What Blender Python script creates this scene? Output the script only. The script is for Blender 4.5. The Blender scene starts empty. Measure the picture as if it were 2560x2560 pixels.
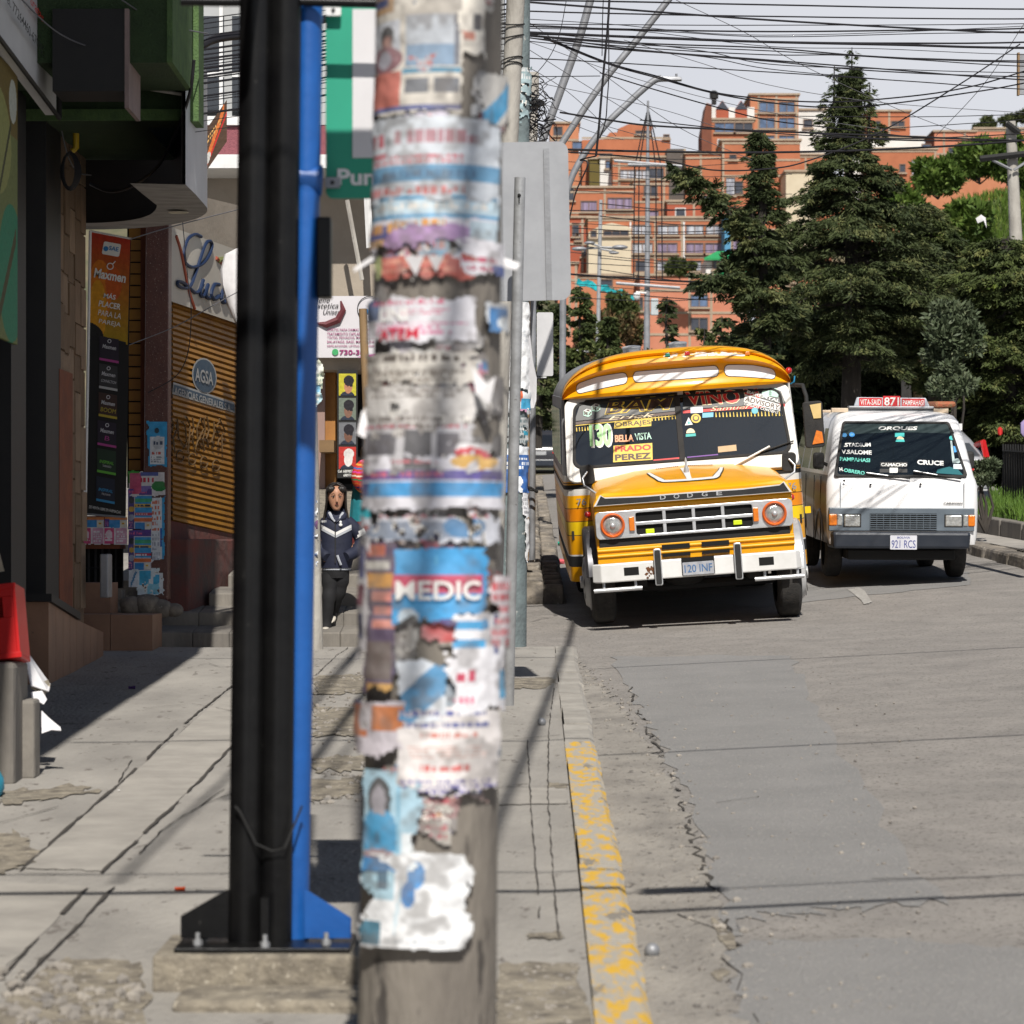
import bpy, bmesh, math, random
import numpy as np
from mathutils import Vector, Matrix
R = math.radians
random.seed(7)
rng = np.random.default_rng(11)
scene = bpy.context.scene
COL = scene.collection
# ------------------------------------------------------------------ camera, sky, sun, exposure
F_PX, EYE, HZ, TAN = 7467.0, 1.8, 1380.0, 0.0364      # focal length in photo pixels, eye height, horizon row, street gradient
cam = bpy.data.cameras.new('camera')
cam.sensor_width = 24.0; cam.sensor_fit = 'HORIZONTAL'; cam.lens = 70.0
cam.shift_y = (HZ - 1280) / 2560
cam.clip_start = 0.3; cam.clip_end = 3000
cam.dof.use_dof = True; cam.dof.focus_distance = 29.5; cam.dof.aperture_fstop = 3.7
camo = bpy.data.objects.new('camera', cam); COL.objects.link(camo)
camo.location = (0, 0, EYE); camo.rotation_euler = (R(90), 0, 0)
scene.camera = camo
SUN_EL, SUN_AZ = 47.0, 4.5       # behind the camera, a little to its right
sl = bpy.data.lights.new('sun', 'SUN'); sl.energy = 5.0; sl.angle = R(0.5); sl.color = (1, .95, .88)
so = bpy.data.objects.new('sun', sl); COL.objects.link(so)
sd = Vector((math.sin(R(SUN_AZ)) * math.cos(R(SUN_EL)), -math.cos(R(SUN_AZ)) * math.cos(R(SUN_EL)), math.sin(R(SUN_EL))))
so.rotation_euler = sd.to_track_quat('Z', 'Y').to_euler()
so.location = (10, -30, 50)
world = bpy.data.worlds.new('World'); scene.world = world; world.use_nodes = True
wn, wl = world.node_tree.nodes, world.node_tree.links
wn.clear()
sky = wn.new('ShaderNodeTexSky'); sky.sky_type = 'NISHITA'; sky.sun_disc = False
sky.sun_elevation = R(SUN_EL); sky.sun_rotation = R(180 - SUN_AZ); sky.altitude = 3600; sky.air_density = 1.0; sky.dust_density = 1.5
bgs = wn.new('ShaderNodeBackground'); bgs.inputs['Strength'].default_value = 0.05
veil = wn.new('ShaderNodeBackground')                      # thin white cloud veil over the far hills
tc = wn.new('ShaderNodeTexCoord'); sep = wn.new('ShaderNodeSeparateXYZ')
mr = wn.new('ShaderNodeMapRange'); mr.inputs['From Min'].default_value = 0.18; mr.inputs['From Max'].default_value = 0.24
mr.inputs['To Min'].default_value = 0.93; mr.inputs['To Max'].default_value = 0.03
cn = wn.new('ShaderNodeTexNoise'); cn.inputs['Scale'].default_value = 3.0; cn.inputs['Detail'].default_value = 5
cr = wn.new('ShaderNodeValToRGB'); cr.color_ramp.elements[0].position = .3; cr.color_ramp.elements[1].position = .75
cr.color_ramp.elements[0].color = (.63, .645, .70, 1); cr.color_ramp.elements[1].color = (.76, .765, .79, 1)
mx = wn.new('ShaderNodeMixShader'); wo = wn.new('ShaderNodeOutputWorld')
wl.new(tc.outputs['Generated'], sep.inputs[0]); wl.new(sep.outputs['Z'], mr.inputs['Value'])
wl.new(tc.outputs['Generated'], cn.inputs['Vector']); wl.new(cn.outputs['Fac'], cr.inputs['Fac'])
wl.new(cr.outputs['Color'], veil.inputs['Color']); veil.inputs['Strength'].default_value = 1.0
wl.new(sky.outputs['Color'], bgs.inputs['Color'])
bk = wn.new('ShaderNodeMapRange'); bk.inputs['From Min'].default_value = -.35; bk.inputs['From Max'].default_value = -.75; bk.inputs['To Max'].default_value = .8   # broken cloud over the street behind the camera
wl.new(sep.outputs['Y'], bk.inputs['Value'])
cm = wn.new('ShaderNodeMapRange'); cm.inputs['From Min'].default_value = .46; cm.inputs['From Max'].default_value = .62; wl.new(cn.outputs['Fac'], cm.inputs['Value'])
mu_ = wn.new('ShaderNodeMath'); mu_.operation = 'MULTIPLY'; wl.new(bk.outputs['Result'], mu_.inputs[0]); wl.new(cm.outputs['Result'], mu_.inputs[1])
mm = wn.new('ShaderNodeMath'); mm.operation = 'MAXIMUM'; wl.new(mr.outputs['Result'], mm.inputs[0]); wl.new(mu_.outputs[0], mm.inputs[1])
wl.new(mm.outputs[0], mx.inputs['Fac']); wl.new(bgs.outputs[0], mx.inputs[1]); wl.new(veil.outputs[0], mx.inputs[2])
wl.new(mx.outputs[0], wo.inputs['Surface'])
scene.view_settings.view_transform = 'Standard'; scene.view_settings.look = 'None'
scene.view_settings.exposure = 0.15; scene.view_settings.gamma = 1.0
# ------------------------------------------------------------------ measuring helpers
def U(px, py, d):                 # photo pixel (2560 px frame) at distance d along the street -> point
 return Vector(((px - 1280) * d / F_PX, d, EYE + (HZ - py) * d / F_PX))
def gz(y): return TAN * y
def UG(px, py, dz=0.0):           # photo pixel on the pavement plane
 d = F_PX * (EYE - dz) / (py - 1108.0)
 return Vector(((px - 1280) * d / F_PX, d, gz(d) + dz))
def road_z(x, y):
 return gz(y) - .11 + .05 * max(0., min(x, 9.) - .5) + .02 * max(0., min(y, 40.) - 27.) + .008 * max(0., min(y, 95.) - 40.)
def UR(px, py):                   # photo pixel on the road
 d = 25.
 for _ in range(60):
  x = (px - 1280) * d / F_PX
  d += ((EYE + (HZ - py) * d / F_PX) - road_z(x, d)) * 6
  d = min(max(d, 4), 140)
 return Vector(((px - 1280) * d / F_PX, d, road_z((px - 1280) * d / F_PX, d)))
# ------------------------------------------------------------------ materials
MATS = {}
def lin(h):
 if isinstance(h, str):
  c = [int(h[i:i + 2], 16) / 255 for i in (0, 2, 4)]
  return tuple(x / 12.92 if x <= .04045 else ((x + .055) / 1.055) ** 2.4 for x in c)
 return tuple(h[:3])
def pm(name, c1, c2=None, scale=8.0, rough=.7, bump=0.0, bscale=None, metal=0.0, spec=.5, coat=0.0, detail=6, lo=.35, hi=.65, c3=None, s3=60.0, t3=.66, stretch=None, emit=None, trans=0.0):
 """procedural surface: two tones mixed by noise, optional third tone as sharp flecks, optional bump"""
 if name in MATS: return MATS[name]
 m = bpy.data.materials.new(name); m.use_nodes = True
 n, l = m.node_tree.nodes, m.node_tree.links
 b = n['Principled BSDF']
 b.inputs['Roughness'].default_value = rough; b.inputs['Metallic'].default_value = metal
 b.inputs['Specular IOR Level'].default_value = spec; b.inputs['Coat Weight'].default_value = coat
 b.inputs['Coat Roughness'].default_value = .08
 c1 = lin(c1); c2 = lin(c2) if c2 is not None else tuple(x * .82 for x in c1)
 t = n.new('ShaderNodeTexCoord'); src = t.outputs['Object']
 if stretch:
  mp = n.new('ShaderNodeMapping'); mp.inputs['Scale'].default_value = stretch
  l.new(src, mp.inputs['Vector']); src = mp.outputs[0]
 nz = n.new('ShaderNodeTexNoise'); nz.inputs['Scale'].default_value = scale; nz.inputs['Detail'].default_value = detail; nz.inputs['Roughness'].default_value = .62
 l.new(src, nz.inputs['Vector'])
 r = n.new('ShaderNodeValToRGB'); r.color_ramp.elements[0].position = lo; r.color_ramp.elements[1].position = hi
 r.color_ramp.elements[0].color = (*c1, 1); r.color_ramp.elements[1].color = (*c2, 1)
 l.new(nz.outputs['Fac'], r.inputs['Fac']); out = r.outputs['Color']
 if c3 is not None:
  n3 = n.new('ShaderNodeTexNoise'); n3.inputs['Scale'].default_value = s3; n3.inputs['Detail'].default_value = 4; n3.inputs['Roughness'].default_value = .7
  l.new(src, n3.inputs['Vector'])
  r3 = n.new('ShaderNodeValToRGB'); r3.color_ramp.elements[0].position = t3; r3.color_ramp.elements[1].position = t3 + .05
  mx = n.new('ShaderNodeMix'); mx.data_type = 'RGBA'
  l.new(n3.outputs['Fac'], r3.inputs['Fac']); l.new(r3.outputs['Color'], mx.inputs['Factor'])
  l.new(out, mx.inputs['A']); mx.inputs['B'].default_value = (*lin(c3), 1); out = mx.outputs['Result']
 l.new(out, b.inputs['Base Color'])
 if bump:
  nb = n.new('ShaderNodeTexNoise'); nb.inputs['Scale'].default_value = bscale or scale * 6; nb.inputs['Detail'].default_value = 8
  l.new(src, nb.inputs['Vector'])
  bp = n.new('ShaderNodeBump'); bp.inputs['Strength'].default_value = bump; bp.inputs['Distance'].default_value = .02
  l.new(nb.outputs['Fac'], bp.inputs['Height']); l.new(bp.outputs[0], b.inputs['Normal'])
 if emit:
  b.inputs['Emission Color'].default_value = (*lin(emit[0]), 1); b.inputs['Emission Strength'].default_value = emit[1]
 if trans: b.inputs['Transmission Weight'].default_value = trans
 MATS[name] = m
 return m
def flat(name, c, rough=.6, metal=0., spec=.5, coat=0.):
 return pm(name, c, tuple(x * .9 for x in lin(c)), 14, rough, 0, None, metal, spec, coat)
def painted(name='printed_paper', rough=.75):          # colours printed on the sheet itself
 if name in MATS: return MATS[name]
 m = bpy.data.materials.new(name); m.use_nodes = True
 n, l = m.node_tree.nodes, m.node_tree.links
 b = n['Principled BSDF']; b.inputs['Roughness'].default_value = rough
 a = n.new('ShaderNodeAttribute'); a.attribute_name = 'print'
 t = n.new('ShaderNodeTexCoord'); nz = n.new('ShaderNodeTexNoise'); nz.inputs['Scale'].default_value = 25; nz.inputs['Detail'].default_value = 5
 l.new(t.outputs['Object'], nz.inputs['Vector'])
 r = n.new('ShaderNodeMapRange'); r.inputs['From Min'].default_value = .3; r.inputs['From Max'].default_value = .7
 r.inputs['To Min'].default_value = .8; r.inputs['To Max'].default_value = 1.05
 l.new(nz.outputs['Fac'], r.inputs['Value'])
 mu = n.new('ShaderNodeMix'); mu.data_type = 'RGBA'; mu.blend_type = 'MULTIPLY'; mu.inputs['Factor'].default_value = 1
 l.new(a.outputs['Color'], mu.inputs['A']); l.new(r.outputs['Result'], mu.inputs['B']); l.new(mu.outputs['Result'], b.inputs['Base Color'])
 bp = n.new('ShaderNodeBump'); bp.inputs['Strength'].default_value = .35; bp.inputs['Distance'].default_value = .02
 l.new(nz.outputs['Fac'], bp.inputs['Height']); l.new(bp.outputs[0], b.inputs['Normal'])
 MATS[name] = m
 return m
def glass(name, tint=(.03, .035, .04), rough=.03, alpha=.6):
 """window glass: dark tinted pane, part see-through, with a mirror-like surface"""
 if name in MATS: return MATS[name]
 m = bpy.data.materials.new(name); m.use_nodes = True
 n, l = m.node_tree.nodes, m.node_tree.links
 n.clear()
 o = n.new('ShaderNodeOutputMaterial'); mx = n.new('ShaderNodeMixShader'); mx2 = n.new('ShaderNodeMixShader')
 tr = n.new('ShaderNodeBsdfTransparent'); tr.inputs['Color'].default_value = (.75, .78, .78, 1)
 df = n.new('ShaderNodeBsdfDiffuse'); df.inputs['Color'].default_value = (*tint, 1)
 gl = n.new('ShaderNodeBsdfGlossy'); gl.inputs['Roughness'].default_value = rough; gl.inputs['Color'].default_value = (.9, .95, 1, 1)
 fr = n.new('ShaderNodeFresnel'); fr.inputs['IOR'].default_value = 1.9
 mx.inputs['Fac'].default_value = alpha
 l.new(tr.outputs[0], mx.inputs[1]); l.new(df.outputs[0], mx.inputs[2])
 l.new(fr.outputs[0], mx2.inputs['Fac']); l.new(mx.outputs[0], mx2.inputs[1]); l.new(gl.outputs[0], mx2.inputs[2])
 l.new(mx2.outputs[0], o.inputs['Surface'])
 MATS[name] = m
 return m
# ------------------------------------------------------------------ mesh helpers
FRONT = Matrix(((1, 0, 0, 0), (0, 0, -1, 0), (0, 1, 0, 0), (0, 0, 0, 1)))        # page facing the camera (x right, y up)
STREET = Matrix(((0, 0, 1, 0), (1, 0, 0, 0), (0, 1, 0, 0), (0, 0, 0, 1)))        # page on the left facades, facing the road
def page(o, base=FRONT): return Matrix.Translation(Vector(o)) @ base
def aim(o, right, up):
 x = Vector(right).normalized(); z = x.cross(Vector(up)).normalized(); y = z.cross(x)
 return Matrix(((x.x, y.x, z.x, o[0]), (x.y, y.y, z.y, o[1]), (x.z, y.z, z.z, o[2]), (0, 0, 0, 1)))
FONT_CACHE = {}
def glyphs(s, offset=0.0, shear=0.0, spacing=1.0):
 k = (s, offset, shear, spacing)
 if k in FONT_CACHE: return FONT_CACHE[k]
 c = bpy.data.curves.new('lettering', 'FONT'); c.body = s; c.size = 1; c.offset = offset; c.shear = shear; c.space_character = spacing
 c.align_x = 'CENTER'; c.align_y = 'CENTER'; c.resolution_u = 3
 ob = bpy.data.objects.new('lettering', c)
 me = bpy.data.meshes.new_from_object(ob)
 vs = [v.co.copy() for v in me.vertices]; fs = [tuple(p.vertices) for p in me.polygons]
 xs = [v.x for v in vs] or [0]; ys = [v.y for v in vs] or [0]
 bb = (min(xs), min(ys), max(xs), max(ys))
 bpy.data.objects.remove(ob); bpy.data.curves.remove(c); bpy.data.meshes.remove(me)
 FONT_CACHE[k] = (vs, fs, bb)
 return FONT_CACHE[k]
def wbase(p):
 t = Vector((0, 0, 0))
 while p is not None:
  if p.get('world_base'): return t + Vector(p['world_base'])
  t = t + p.location; p = p.parent
 return Vector((0, 0, 0))
class MB:
 def __init__(s): s.v = []; s.f = []; s.mi = []; s.mats = []
 def k(s, m):
  if m not in s.mats: s.mats.append(m)
  return s.mats.index(m)
 def add(s, vs, fs, m, M=None):
  b = len(s.v); i = s.k(m)
  s.v += [(M @ Vector(p)) if M is not None else Vector(p) for p in vs]
  s.f += [tuple(b + q for q in f) for f in fs]; s.mi += [i] * len(fs)
  return s
 def box(s, lo, hi, m, M=None):
  x0, y0, z0 = lo; x1, y1, z1 = hi
  v = [(x0, y0, z0), (x1, y0, z0), (x1, y1, z0), (x0, y1, z0), (x0, y0, z1), (x1, y0, z1), (x1, y1, z1), (x0, y1, z1)]
  return s.add(v, [(0, 3, 2, 1), (4, 5, 6, 7), (0, 1, 5, 4), (1, 2, 6, 5), (2, 3, 7, 6), (3, 0, 4, 7)], m, M)
 def hexa(s, v, m, M=None):           # 8 corners: bottom ring then top ring
  return s.add(v, [(0, 3, 2, 1), (4, 5, 6, 7), (0, 1, 5, 4), (1, 2, 6, 5), (2, 3, 7, 6), (3, 0, 4, 7)], m, M)
 def prism(s, poly, d, m, M=None, z0=0.0):   # 2-D polygon (x, y) extruded from z0 to z0 + d
  n = len(poly)
  v = [(x, y, z0) for x, y in poly] + [(x, y, z0 + d) for x, y in poly]
  f = [tuple(reversed(range(n))), tuple(range(n, 2 * n))] + [(i, (i + 1) % n, n + (i + 1) % n, n + i) for i in range(n)]
  return s.add(v, f, m, M)
 def ring(s, outer, inner, d, m, M=None, z0=0.0):   # frame between two outlines with the same count
  n = len(outer)
  v = [(x, y, z) for z in (z0, z0 + d) for x, y in outer] + [(x, y, z) for z in (z0, z0 + d) for x, y in inner]
  f = []
  for i in range(n):
   j = (i + 1) % n
   f += [(n + i, n + j, 3 * n + j, 3 * n + i), (j, i, 2 * n + i, 2 * n + j), (i, j, n + j, n + i), (2 * n + j, 2 * n + i, 3 * n + i, 3 * n + j)]
  return s.add(v, f, m, M)
 def tube(s, pts, r, m, n=8, M=None, caps=True):
  pts = [Vector(p) for p in pts]; N = len(pts)
  rs = list(r) if hasattr(r, '__len__') else [r] * N
  vs = []; up = None
  for i, p in enumerate(pts):
   t = (pts[min(i + 1, N - 1)] - pts[max(i - 1, 0)]).normalized()
   if up is None: up = Vector((0, 0, 1)) if abs(t.z) < .9 else Vector((1, 0, 0))
   a = t.cross(up).normalized(); up = a.cross(t).normalized()
   for k in range(n):
    q = 2 * math.pi * k / n
    vs.append(p + (a * math.cos(q) + up * math.sin(q)) * rs[i])
  f = [(i * n + k, i * n + (k + 1) % n, (i + 1) * n + (k + 1) % n, (i + 1) * n + k) for i in range(N - 1) for k in range(n)]
  f = [tuple(reversed(q)) for q in f]
  if caps: f += [tuple(range(n)), tuple(reversed(range((N - 1) * n, N * n)))]
  return s.add(vs, f, m, M)
 def lathe(s, prof, m, n=24, M=None, caps=True):     # (radius, height) about local z
  vs = [(r * math.cos(2 * math.pi * k / n), r * math.sin(2 * math.pi * k / n), z) for r, z in prof for k in range(n)]
  N = len(prof)
  f = [(i * n + k, i * n + (k + 1) % n, (i + 1) * n + (k + 1) % n, (i + 1) * n + k) for i in range(N - 1) for k in range(n)]
  if caps: f += [tuple(reversed(range(n))), tuple(range((N - 1) * n, N * n))]
  return s.add(vs, f, m, M)
 def ball(s, c, r, m, n=12, k=8, M=None, sc=(1, 1, 1)):
  T = Matrix.Translation(Vector(c)) @ Matrix.Diagonal((*sc, 1))
  if M is not None: T = M @ T
  pr = [(max(1e-4, r * math.sin(math.pi * i / k)), -r * math.cos(math.pi * i / k)) for i in range(k + 1)]
  return s.lathe(pr, m, n, T)
 def loft(s, rings, m, M=None, caps=True, closed=True):   # rings of equal count
  n = len(rings[0]); vs = [p for r in rings for p in r]
  f = [(i * n + k, i * n + (k + 1) % n, (i + 1) * n + (k + 1) % n, (i + 1) * n + k) for i in range(len(rings) - 1) for k in range(n if closed else n - 1)]
  if caps: f += [tuple(reversed(range(n))), tuple(range((len(rings) - 1) * n, len(rings) * n))]
  return s.add(vs, f, m, M)
 def text(s, t, w, h, m, M, offset=0.0, shear=0.0, z=0.003, spacing=1.0):   # fit into a w x h box centred on M
  vs, fs, b = glyphs(t, offset, shear, spacing)
  bw, bh = max(b[2] - b[0], 1e-4), max(b[3] - b[1], 1e-4)
  sx = w / bw; sy = h / bh
  cx, cy = (b[0] + b[2]) / 2, (b[1] + b[3]) / 2
  return s.add([((v.x - cx) * sx, (v.y - cy) * sy, z) for v in vs], fs, m, M)
 def build(s, name, parent=None, smooth=None, bevel=0.0, loc=None, bseg=2):
  """links ONE mesh object; verts are world coordinates re-based on loc / on the parent's location when the parent is unrotated"""
  base = Vector(loc) if loc is not None else Vector((0, 0, 0))
  if parent is not None: base = base + wbase(parent)
  me = bpy.data.meshes.new(name)
  me.from_pydata([tuple(v - base) for v in s.v], [], s.f)
  for m in s.mats: me.materials.append(m)
  me.polygons.foreach_set('material_index', s.mi)
  if smooth is not None:
   me.polygons.foreach_set('use_smooth', [True] * len(s.f))
   if smooth > 0: me.set_sharp_from_angle(angle=R(smooth))
  me.update()
  o = bpy.data.objects.new(name, me); COL.objects.link(o)
  if parent is not None:
   o.parent = parent
   if loc is not None: o.location = loc
  elif loc is not None: o.location = loc
  if bevel:
   bv = o.modifiers.new('edge', 'BEVEL'); bv.width = bevel; bv.segments = bseg; bv.limit_method = 'ANGLE'; bv.angle_limit = R(40); bv.harden_normals = False
  return o
def tag(o, label, cat, group=None, kind=None):
 o['label'] = label; o['category'] = cat
 if group: o['group'] = group
 if kind: o['kind'] = kind
 return o
def thing(name, label, cat, loc=(0, 0, 0), rot=None, group=None, world=True):
 """an Empty at the thing's base; its parts may be given in world coordinates while it is unrotated"""
 o = bpy.data.objects.new(name, None); COL.objects.link(o); o.empty_display_size = .2
 o.location = loc
 if rot is not None: o.rotation_euler = rot
 if world and rot is None: o['world_base'] = tuple(loc)
 return tag(o, label, cat, group)
def structure(mb, name, **kw):
 o = mb.build(name, **kw); o['kind'] = 'structure'; return o
def link_copy(o, parent=None):
 c = o.copy(); COL.objects.link(c)
 if parent is not None: c.parent = parent
 for ch in list(o.children): link_copy(ch, c)
 return c
def rrect(x0, y0, x1, y1, r, n=5):
 pts = []
 for cx, cy, a in ((x1 - r, y1 - r, 0), (x0 + r, y1 - r, 90), (x0 + r, y0 + r, 180), (x1 - r, y0 + r, 270)):
  for i in range(n + 1):
   q = R(a + 90 * i / n); pts.append((cx + r * math.cos(q), cy + r * math.sin(q)))
 return pts
def circ(cx, cy, r, n=20, ry=None):
 return [(cx + r * math.cos(2 * math.pi * i / n), cy + (ry or r) * math.sin(2 * math.pi * i / n)) for i in range(n)]
def smooth_path(P, n=7):
 out = []; P = [P[0] + (P[0] - P[1])] + list(P) + [P[-1] + (P[-1] - P[-2])]
 for i in range(1, len(P) - 2):
  a, b, c, d = P[i - 1], P[i], P[i + 1], P[i + 2]
  for k in range(n):
   t = k / n; out.append(.5 * ((2 * b) + (c - a) * t + (2 * a - 5 * b + 4 * c - d) * t * t + (3 * b - a - 3 * c + d) * t ** 3))
 out.append(P[-2]); return out
# ------------------------------------------------------------------ printed sheets (posters) as fine coloured grids
def vnoise(h, w, cell, seed):
 g = np.random.default_rng(seed)
 gh, gw = int(h / cell) + 3, int(w / cell) + 3
 a = g.random((gh, gw))
 y = np.arange(h) / cell; x = np.arange(w) / cell
 yi, xi = y.astype(int), x.astype(int); fy = (y - yi)[:, None]; fx = (x - xi)[None, :]
 fy = fy * fy * (3 - 2 * fy); fx = fx * fx * (3 - 2 * fx)
 return (a[yi][:, xi] * (1 - fy) * (1 - fx) + a[yi + 1][:, xi] * fy * (1 - fx) + a[yi][:, xi + 1] * (1 - fy) * fx + a[yi + 1][:, xi + 1] * fy * fx)
def canvas(h, w, bg, ops, seed=0):
 g = np.random.default_rng(seed)
 c = np.empty((h, w, 3)); c[:] = lin(bg)
 yy, xx = np.mgrid[0:h, 0:w]; yy = (yy + .5) / h; xx = (xx + .5) / w
 for op in ops:
  k = op[0]
  if k == 'r':
   _, x0, y0, x1, y1, col = op
   c[(xx >= x0) & (xx < x1) & (yy >= y0) & (yy < y1)] = lin(col)
  elif k == 'e':
   _, cx, cy, rx, ry, col = op
   c[((xx - cx) / rx) ** 2 + ((yy - cy) / ry) ** 2 < 1] = lin(col)
  elif k == 'p':                                     # slanted band
   _, x0, y0, x1, y1, t, col = op
   yc = y0 + (y1 - y0) * (xx - x0) / (x1 - x0)
   c[(xx >= x0) & (xx < x1) & (abs(yy - yc) < t)] = lin(col)
  elif k == 't':                                     # lines of print
   _, x0, y0, x1, y1, col, nl = op
   for i in range(nl):
    ya = y0 + (y1 - y0) * (i + .18) / nl; yb = y0 + (y1 - y0) * (i + .82) / nl
    x = x0; end = x0 + (x1 - x0) * g.uniform(.72, 1)
    while x < end:
     ww = (yb - ya) * h / w * g.uniform(.3, .75)
     ya2 = ya + (yb - ya) * g.choice([0, 0, 0, .3])
     c[(xx >= x) & (xx < min(x + ww, end)) & (yy >= ya2) & (yy < yb)] = lin(col)
     x += ww + (yb - ya) * h / w * g.choice([.16, .16, .16, .5])
 return c
def sheet(name, fn, h, w, bg, ops, parent=None, seed=0, tear=(.0, .0, .0, .0), holes=0.0, fade=.0, loc=None, grime=0.0, thick=0.0):
 """fn(u, v) -> xyz arrays (u right, v down, 0..1); torn edges (left, top, right, bottom) as fractions"""
 c = canvas(h, w, bg, ops, seed)
 big = vnoise(h, w, max(3, min(h, w) / 4), seed + 1); fine = vnoise(h, w, 2.5, seed + 2)
 if grime:
  gn = .6 * vnoise(h, w, 14, seed + 21) + .4 * vnoise(h, w, 4, seed + 22)
  k = np.clip((gn - (.66 - .3 * grime)) * 5, 0, 1)[..., None] * grime; c = c * (1 - k) + k * np.array(lin('4a3e34')); c = c * (1 - .3 * grime) + .095 * grime
 if fade: c = c * (1 - fade * big[..., None]) + fade * big[..., None] * .55
 n = .65 * big + .35 * fine
 yy, xx = np.mgrid[0:h, 0:w]; yy = (yy + .5) / h; xx = (xx + .5) / w
 keep = np.ones((h, w), bool)
 l, t, r, b = tear
 if l: keep &= xx > l * n
 if t: keep &= yy > t * n
 if r: keep &= 1 - xx > r * n
 if b: keep &= 1 - yy > b * n
 rim = ~keep
 if holes:
  hn = .7 * vnoise(h, w, max(3, min(h, w) / 5), seed + 3) + .3 * vnoise(h, w, 3, seed + 4)
  rim |= hn < holes; c[(hn < holes + .03)] = lin('e8e4dc'); keep &= hn >= holes
 u, v = np.meshgrid(np.arange(w + 1) / w, np.arange(h + 1) / h)
 X = np.stack(fn(u, v), -1).reshape(-1, 3)
 idx = np.arange((h + 1) * (w + 1)).reshape(h + 1, w + 1)
 q = np.stack([idx[1:, :-1], idx[1:, 1:], idx[:-1, 1:], idx[:-1, :-1]], -1)[keep]
 cc = c[keep]
 if len(q) == 0: return None
 used, inv = np.unique(q, return_inverse=True)
 P = X[used]
 base = np.zeros(3)
 if loc is not None: base = np.array(loc)
 if parent is not None: base = base + np.array(wbase(parent))
 P = P - base
 me = bpy.data.meshes.new(name)
 nq = len(q)
 me.vertices.add(len(P)); me.vertices.foreach_set('co', P.astype(np.float32).ravel())
 me.loops.add(nq * 4); me.loops.foreach_set('vertex_index', inv.ravel().astype(np.int32))
 me.polygons.add(nq); me.polygons.foreach_set('loop_start', np.arange(0, nq * 4, 4, dtype=np.int32))
 me.update(calc_edges=True)
 a = me.color_attributes.new('print', 'FLOAT_COLOR', 'CORNER')
 cols = np.ones((nq, 4, 4), np.float32); cols[:, :, :3] = np.clip(cc, 0, 1)[:, None, :]
 a.data.foreach_set('color', cols.ravel())
 me.polygons.foreach_set('use_smooth', np.ones(nq, bool))
 me.materials.append(painted())
 o = bpy.data.objects.new(name, me); COL.objects.link(o)
 if parent is not None: o.parent = parent
 if loc is not None: o.location = loc
 if thick:
  sm = o.modifiers.new('paper', 'SOLIDIFY'); sm.thickness = thick; sm.offset = -1
 return o
def flat_fn(o, ex, ey):          # o top-left corner, ex across, ey down
 o, ex, ey = np.array(o), np.array(ex), np.array(ey)
 def fn(u, v):
  return tuple(o[i] + ex[i] * u + ey[i] * v for i in range(3))
 return fn
def leaf_cloud(name, P, D, L, W, m, parent=None, loc=None, seed=0):
 """many small pointed leaves: centres P, directions D, lengths L, widths W (numpy)"""
 g = np.random.default_rng(seed); n = len(P)
 D = D / np.maximum(1e-6, np.linalg.norm(D, axis=1, keepdims=True))
 Rn = g.normal(size=(n, 3)); S = np.cross(D, Rn); S /= np.maximum(1e-6, np.linalg.norm(S, axis=1, keepdims=True))
 L = np.broadcast_to(L, n)[:, None]; W = np.broadcast_to(W, n)[:, None]
 V = np.stack([P - D * L * .5, P + S * W * .5, P + D * L * .5, P - S * W * .5], 1).reshape(-1, 3)
 base = np.zeros(3)
 if loc is not None: base = np.array(loc)
 if parent is not None: base = base + np.array(wbase(parent))
 V = V - base
 me = bpy.data.meshes.new(name)
 me.vertices.add(4 * n); me.vertices.foreach_set('co', V.astype(np.float32).ravel())
 me.loops.add(4 * n); me.loops.foreach_set('vertex_index', np.arange(4 * n, dtype=np.int32))
 me.polygons.add(n); me.polygons.foreach_set('loop_start', np.arange(0, 4 * n, 4, dtype=np.int32))
 me.update(calc_edges=True)
 me.materials.append(m)
 o = bpy.data.objects.new(name, me); COL.objects.link(o)
 if parent is not None: o.parent = parent
 if loc is not None: o.location = loc
 return o
# ------------------------------------------------------------------ ground: road, gutter, kerb, pavement, steps, hill
M_ASPH = pm('worn_asphalt', (.288, .268, .246), (.205, .193, .179), 2.4, .9, .6, 55, c3=(.12, .108, .096), s3=34, t3=.565, detail=11, lo=.3, hi=.7)
M_NEWASPH = pm('fresh_asphalt', (.25, .244, .237), (.205, .202, .197), 1.7, .88, .8, 60, c3=(.33, .315, .29), s3=45, t3=.585, detail=11, lo=.3, hi=.7)
M_GUT = pm('gutter_concrete', (.31, .288, .255), (.21, .195, .175), 3.5, .92, .9, 40, c3=(.11, .10, .09), s3=20, t3=.59, stretch=(1, .45, 1))
M_PAVE = pm('pavement_concrete', (.352, .332, .30), (.232, .219, .20), 1.9, .9, .7, 35, c3=(.15, .135, .12), s3=9, t3=.61, stretch=(1, .45, 1), detail=9, lo=.3, hi=.7)
M_PAVE2 = pm('pale_slab_concrete', (.375, .352, .315), (.275, .258, .232), 2.6, .9, .35, 45, c3=(.24, .225, .2), s3=12, t3=.69)
M_RUB = pm('broken_concrete', (.3, .265, .205), (.12, .105, .085), 9, .95, 1.0, 22, c3=(.42, .38, .31), s3=30, t3=.6)
M_CRACK = flat('crack_dirt', (.055, .049, .042), .95)
M_KERB = pm('kerb_concrete', (.36, .34, .305), (.26, .245, .22), 4, .9, .5, 30, c3=(.17, .155, .14), s3=14, t3=.66)
M_YEL = pm('worn_yellow_paint', (.36, .335, .29), (.60, .36, .035), 20, .85, .4, 30, lo=.46, hi=.58, detail=12, stretch=(1, .3, 1), c3=(.22, .2, .17), s3=9, t3=.6)
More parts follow.
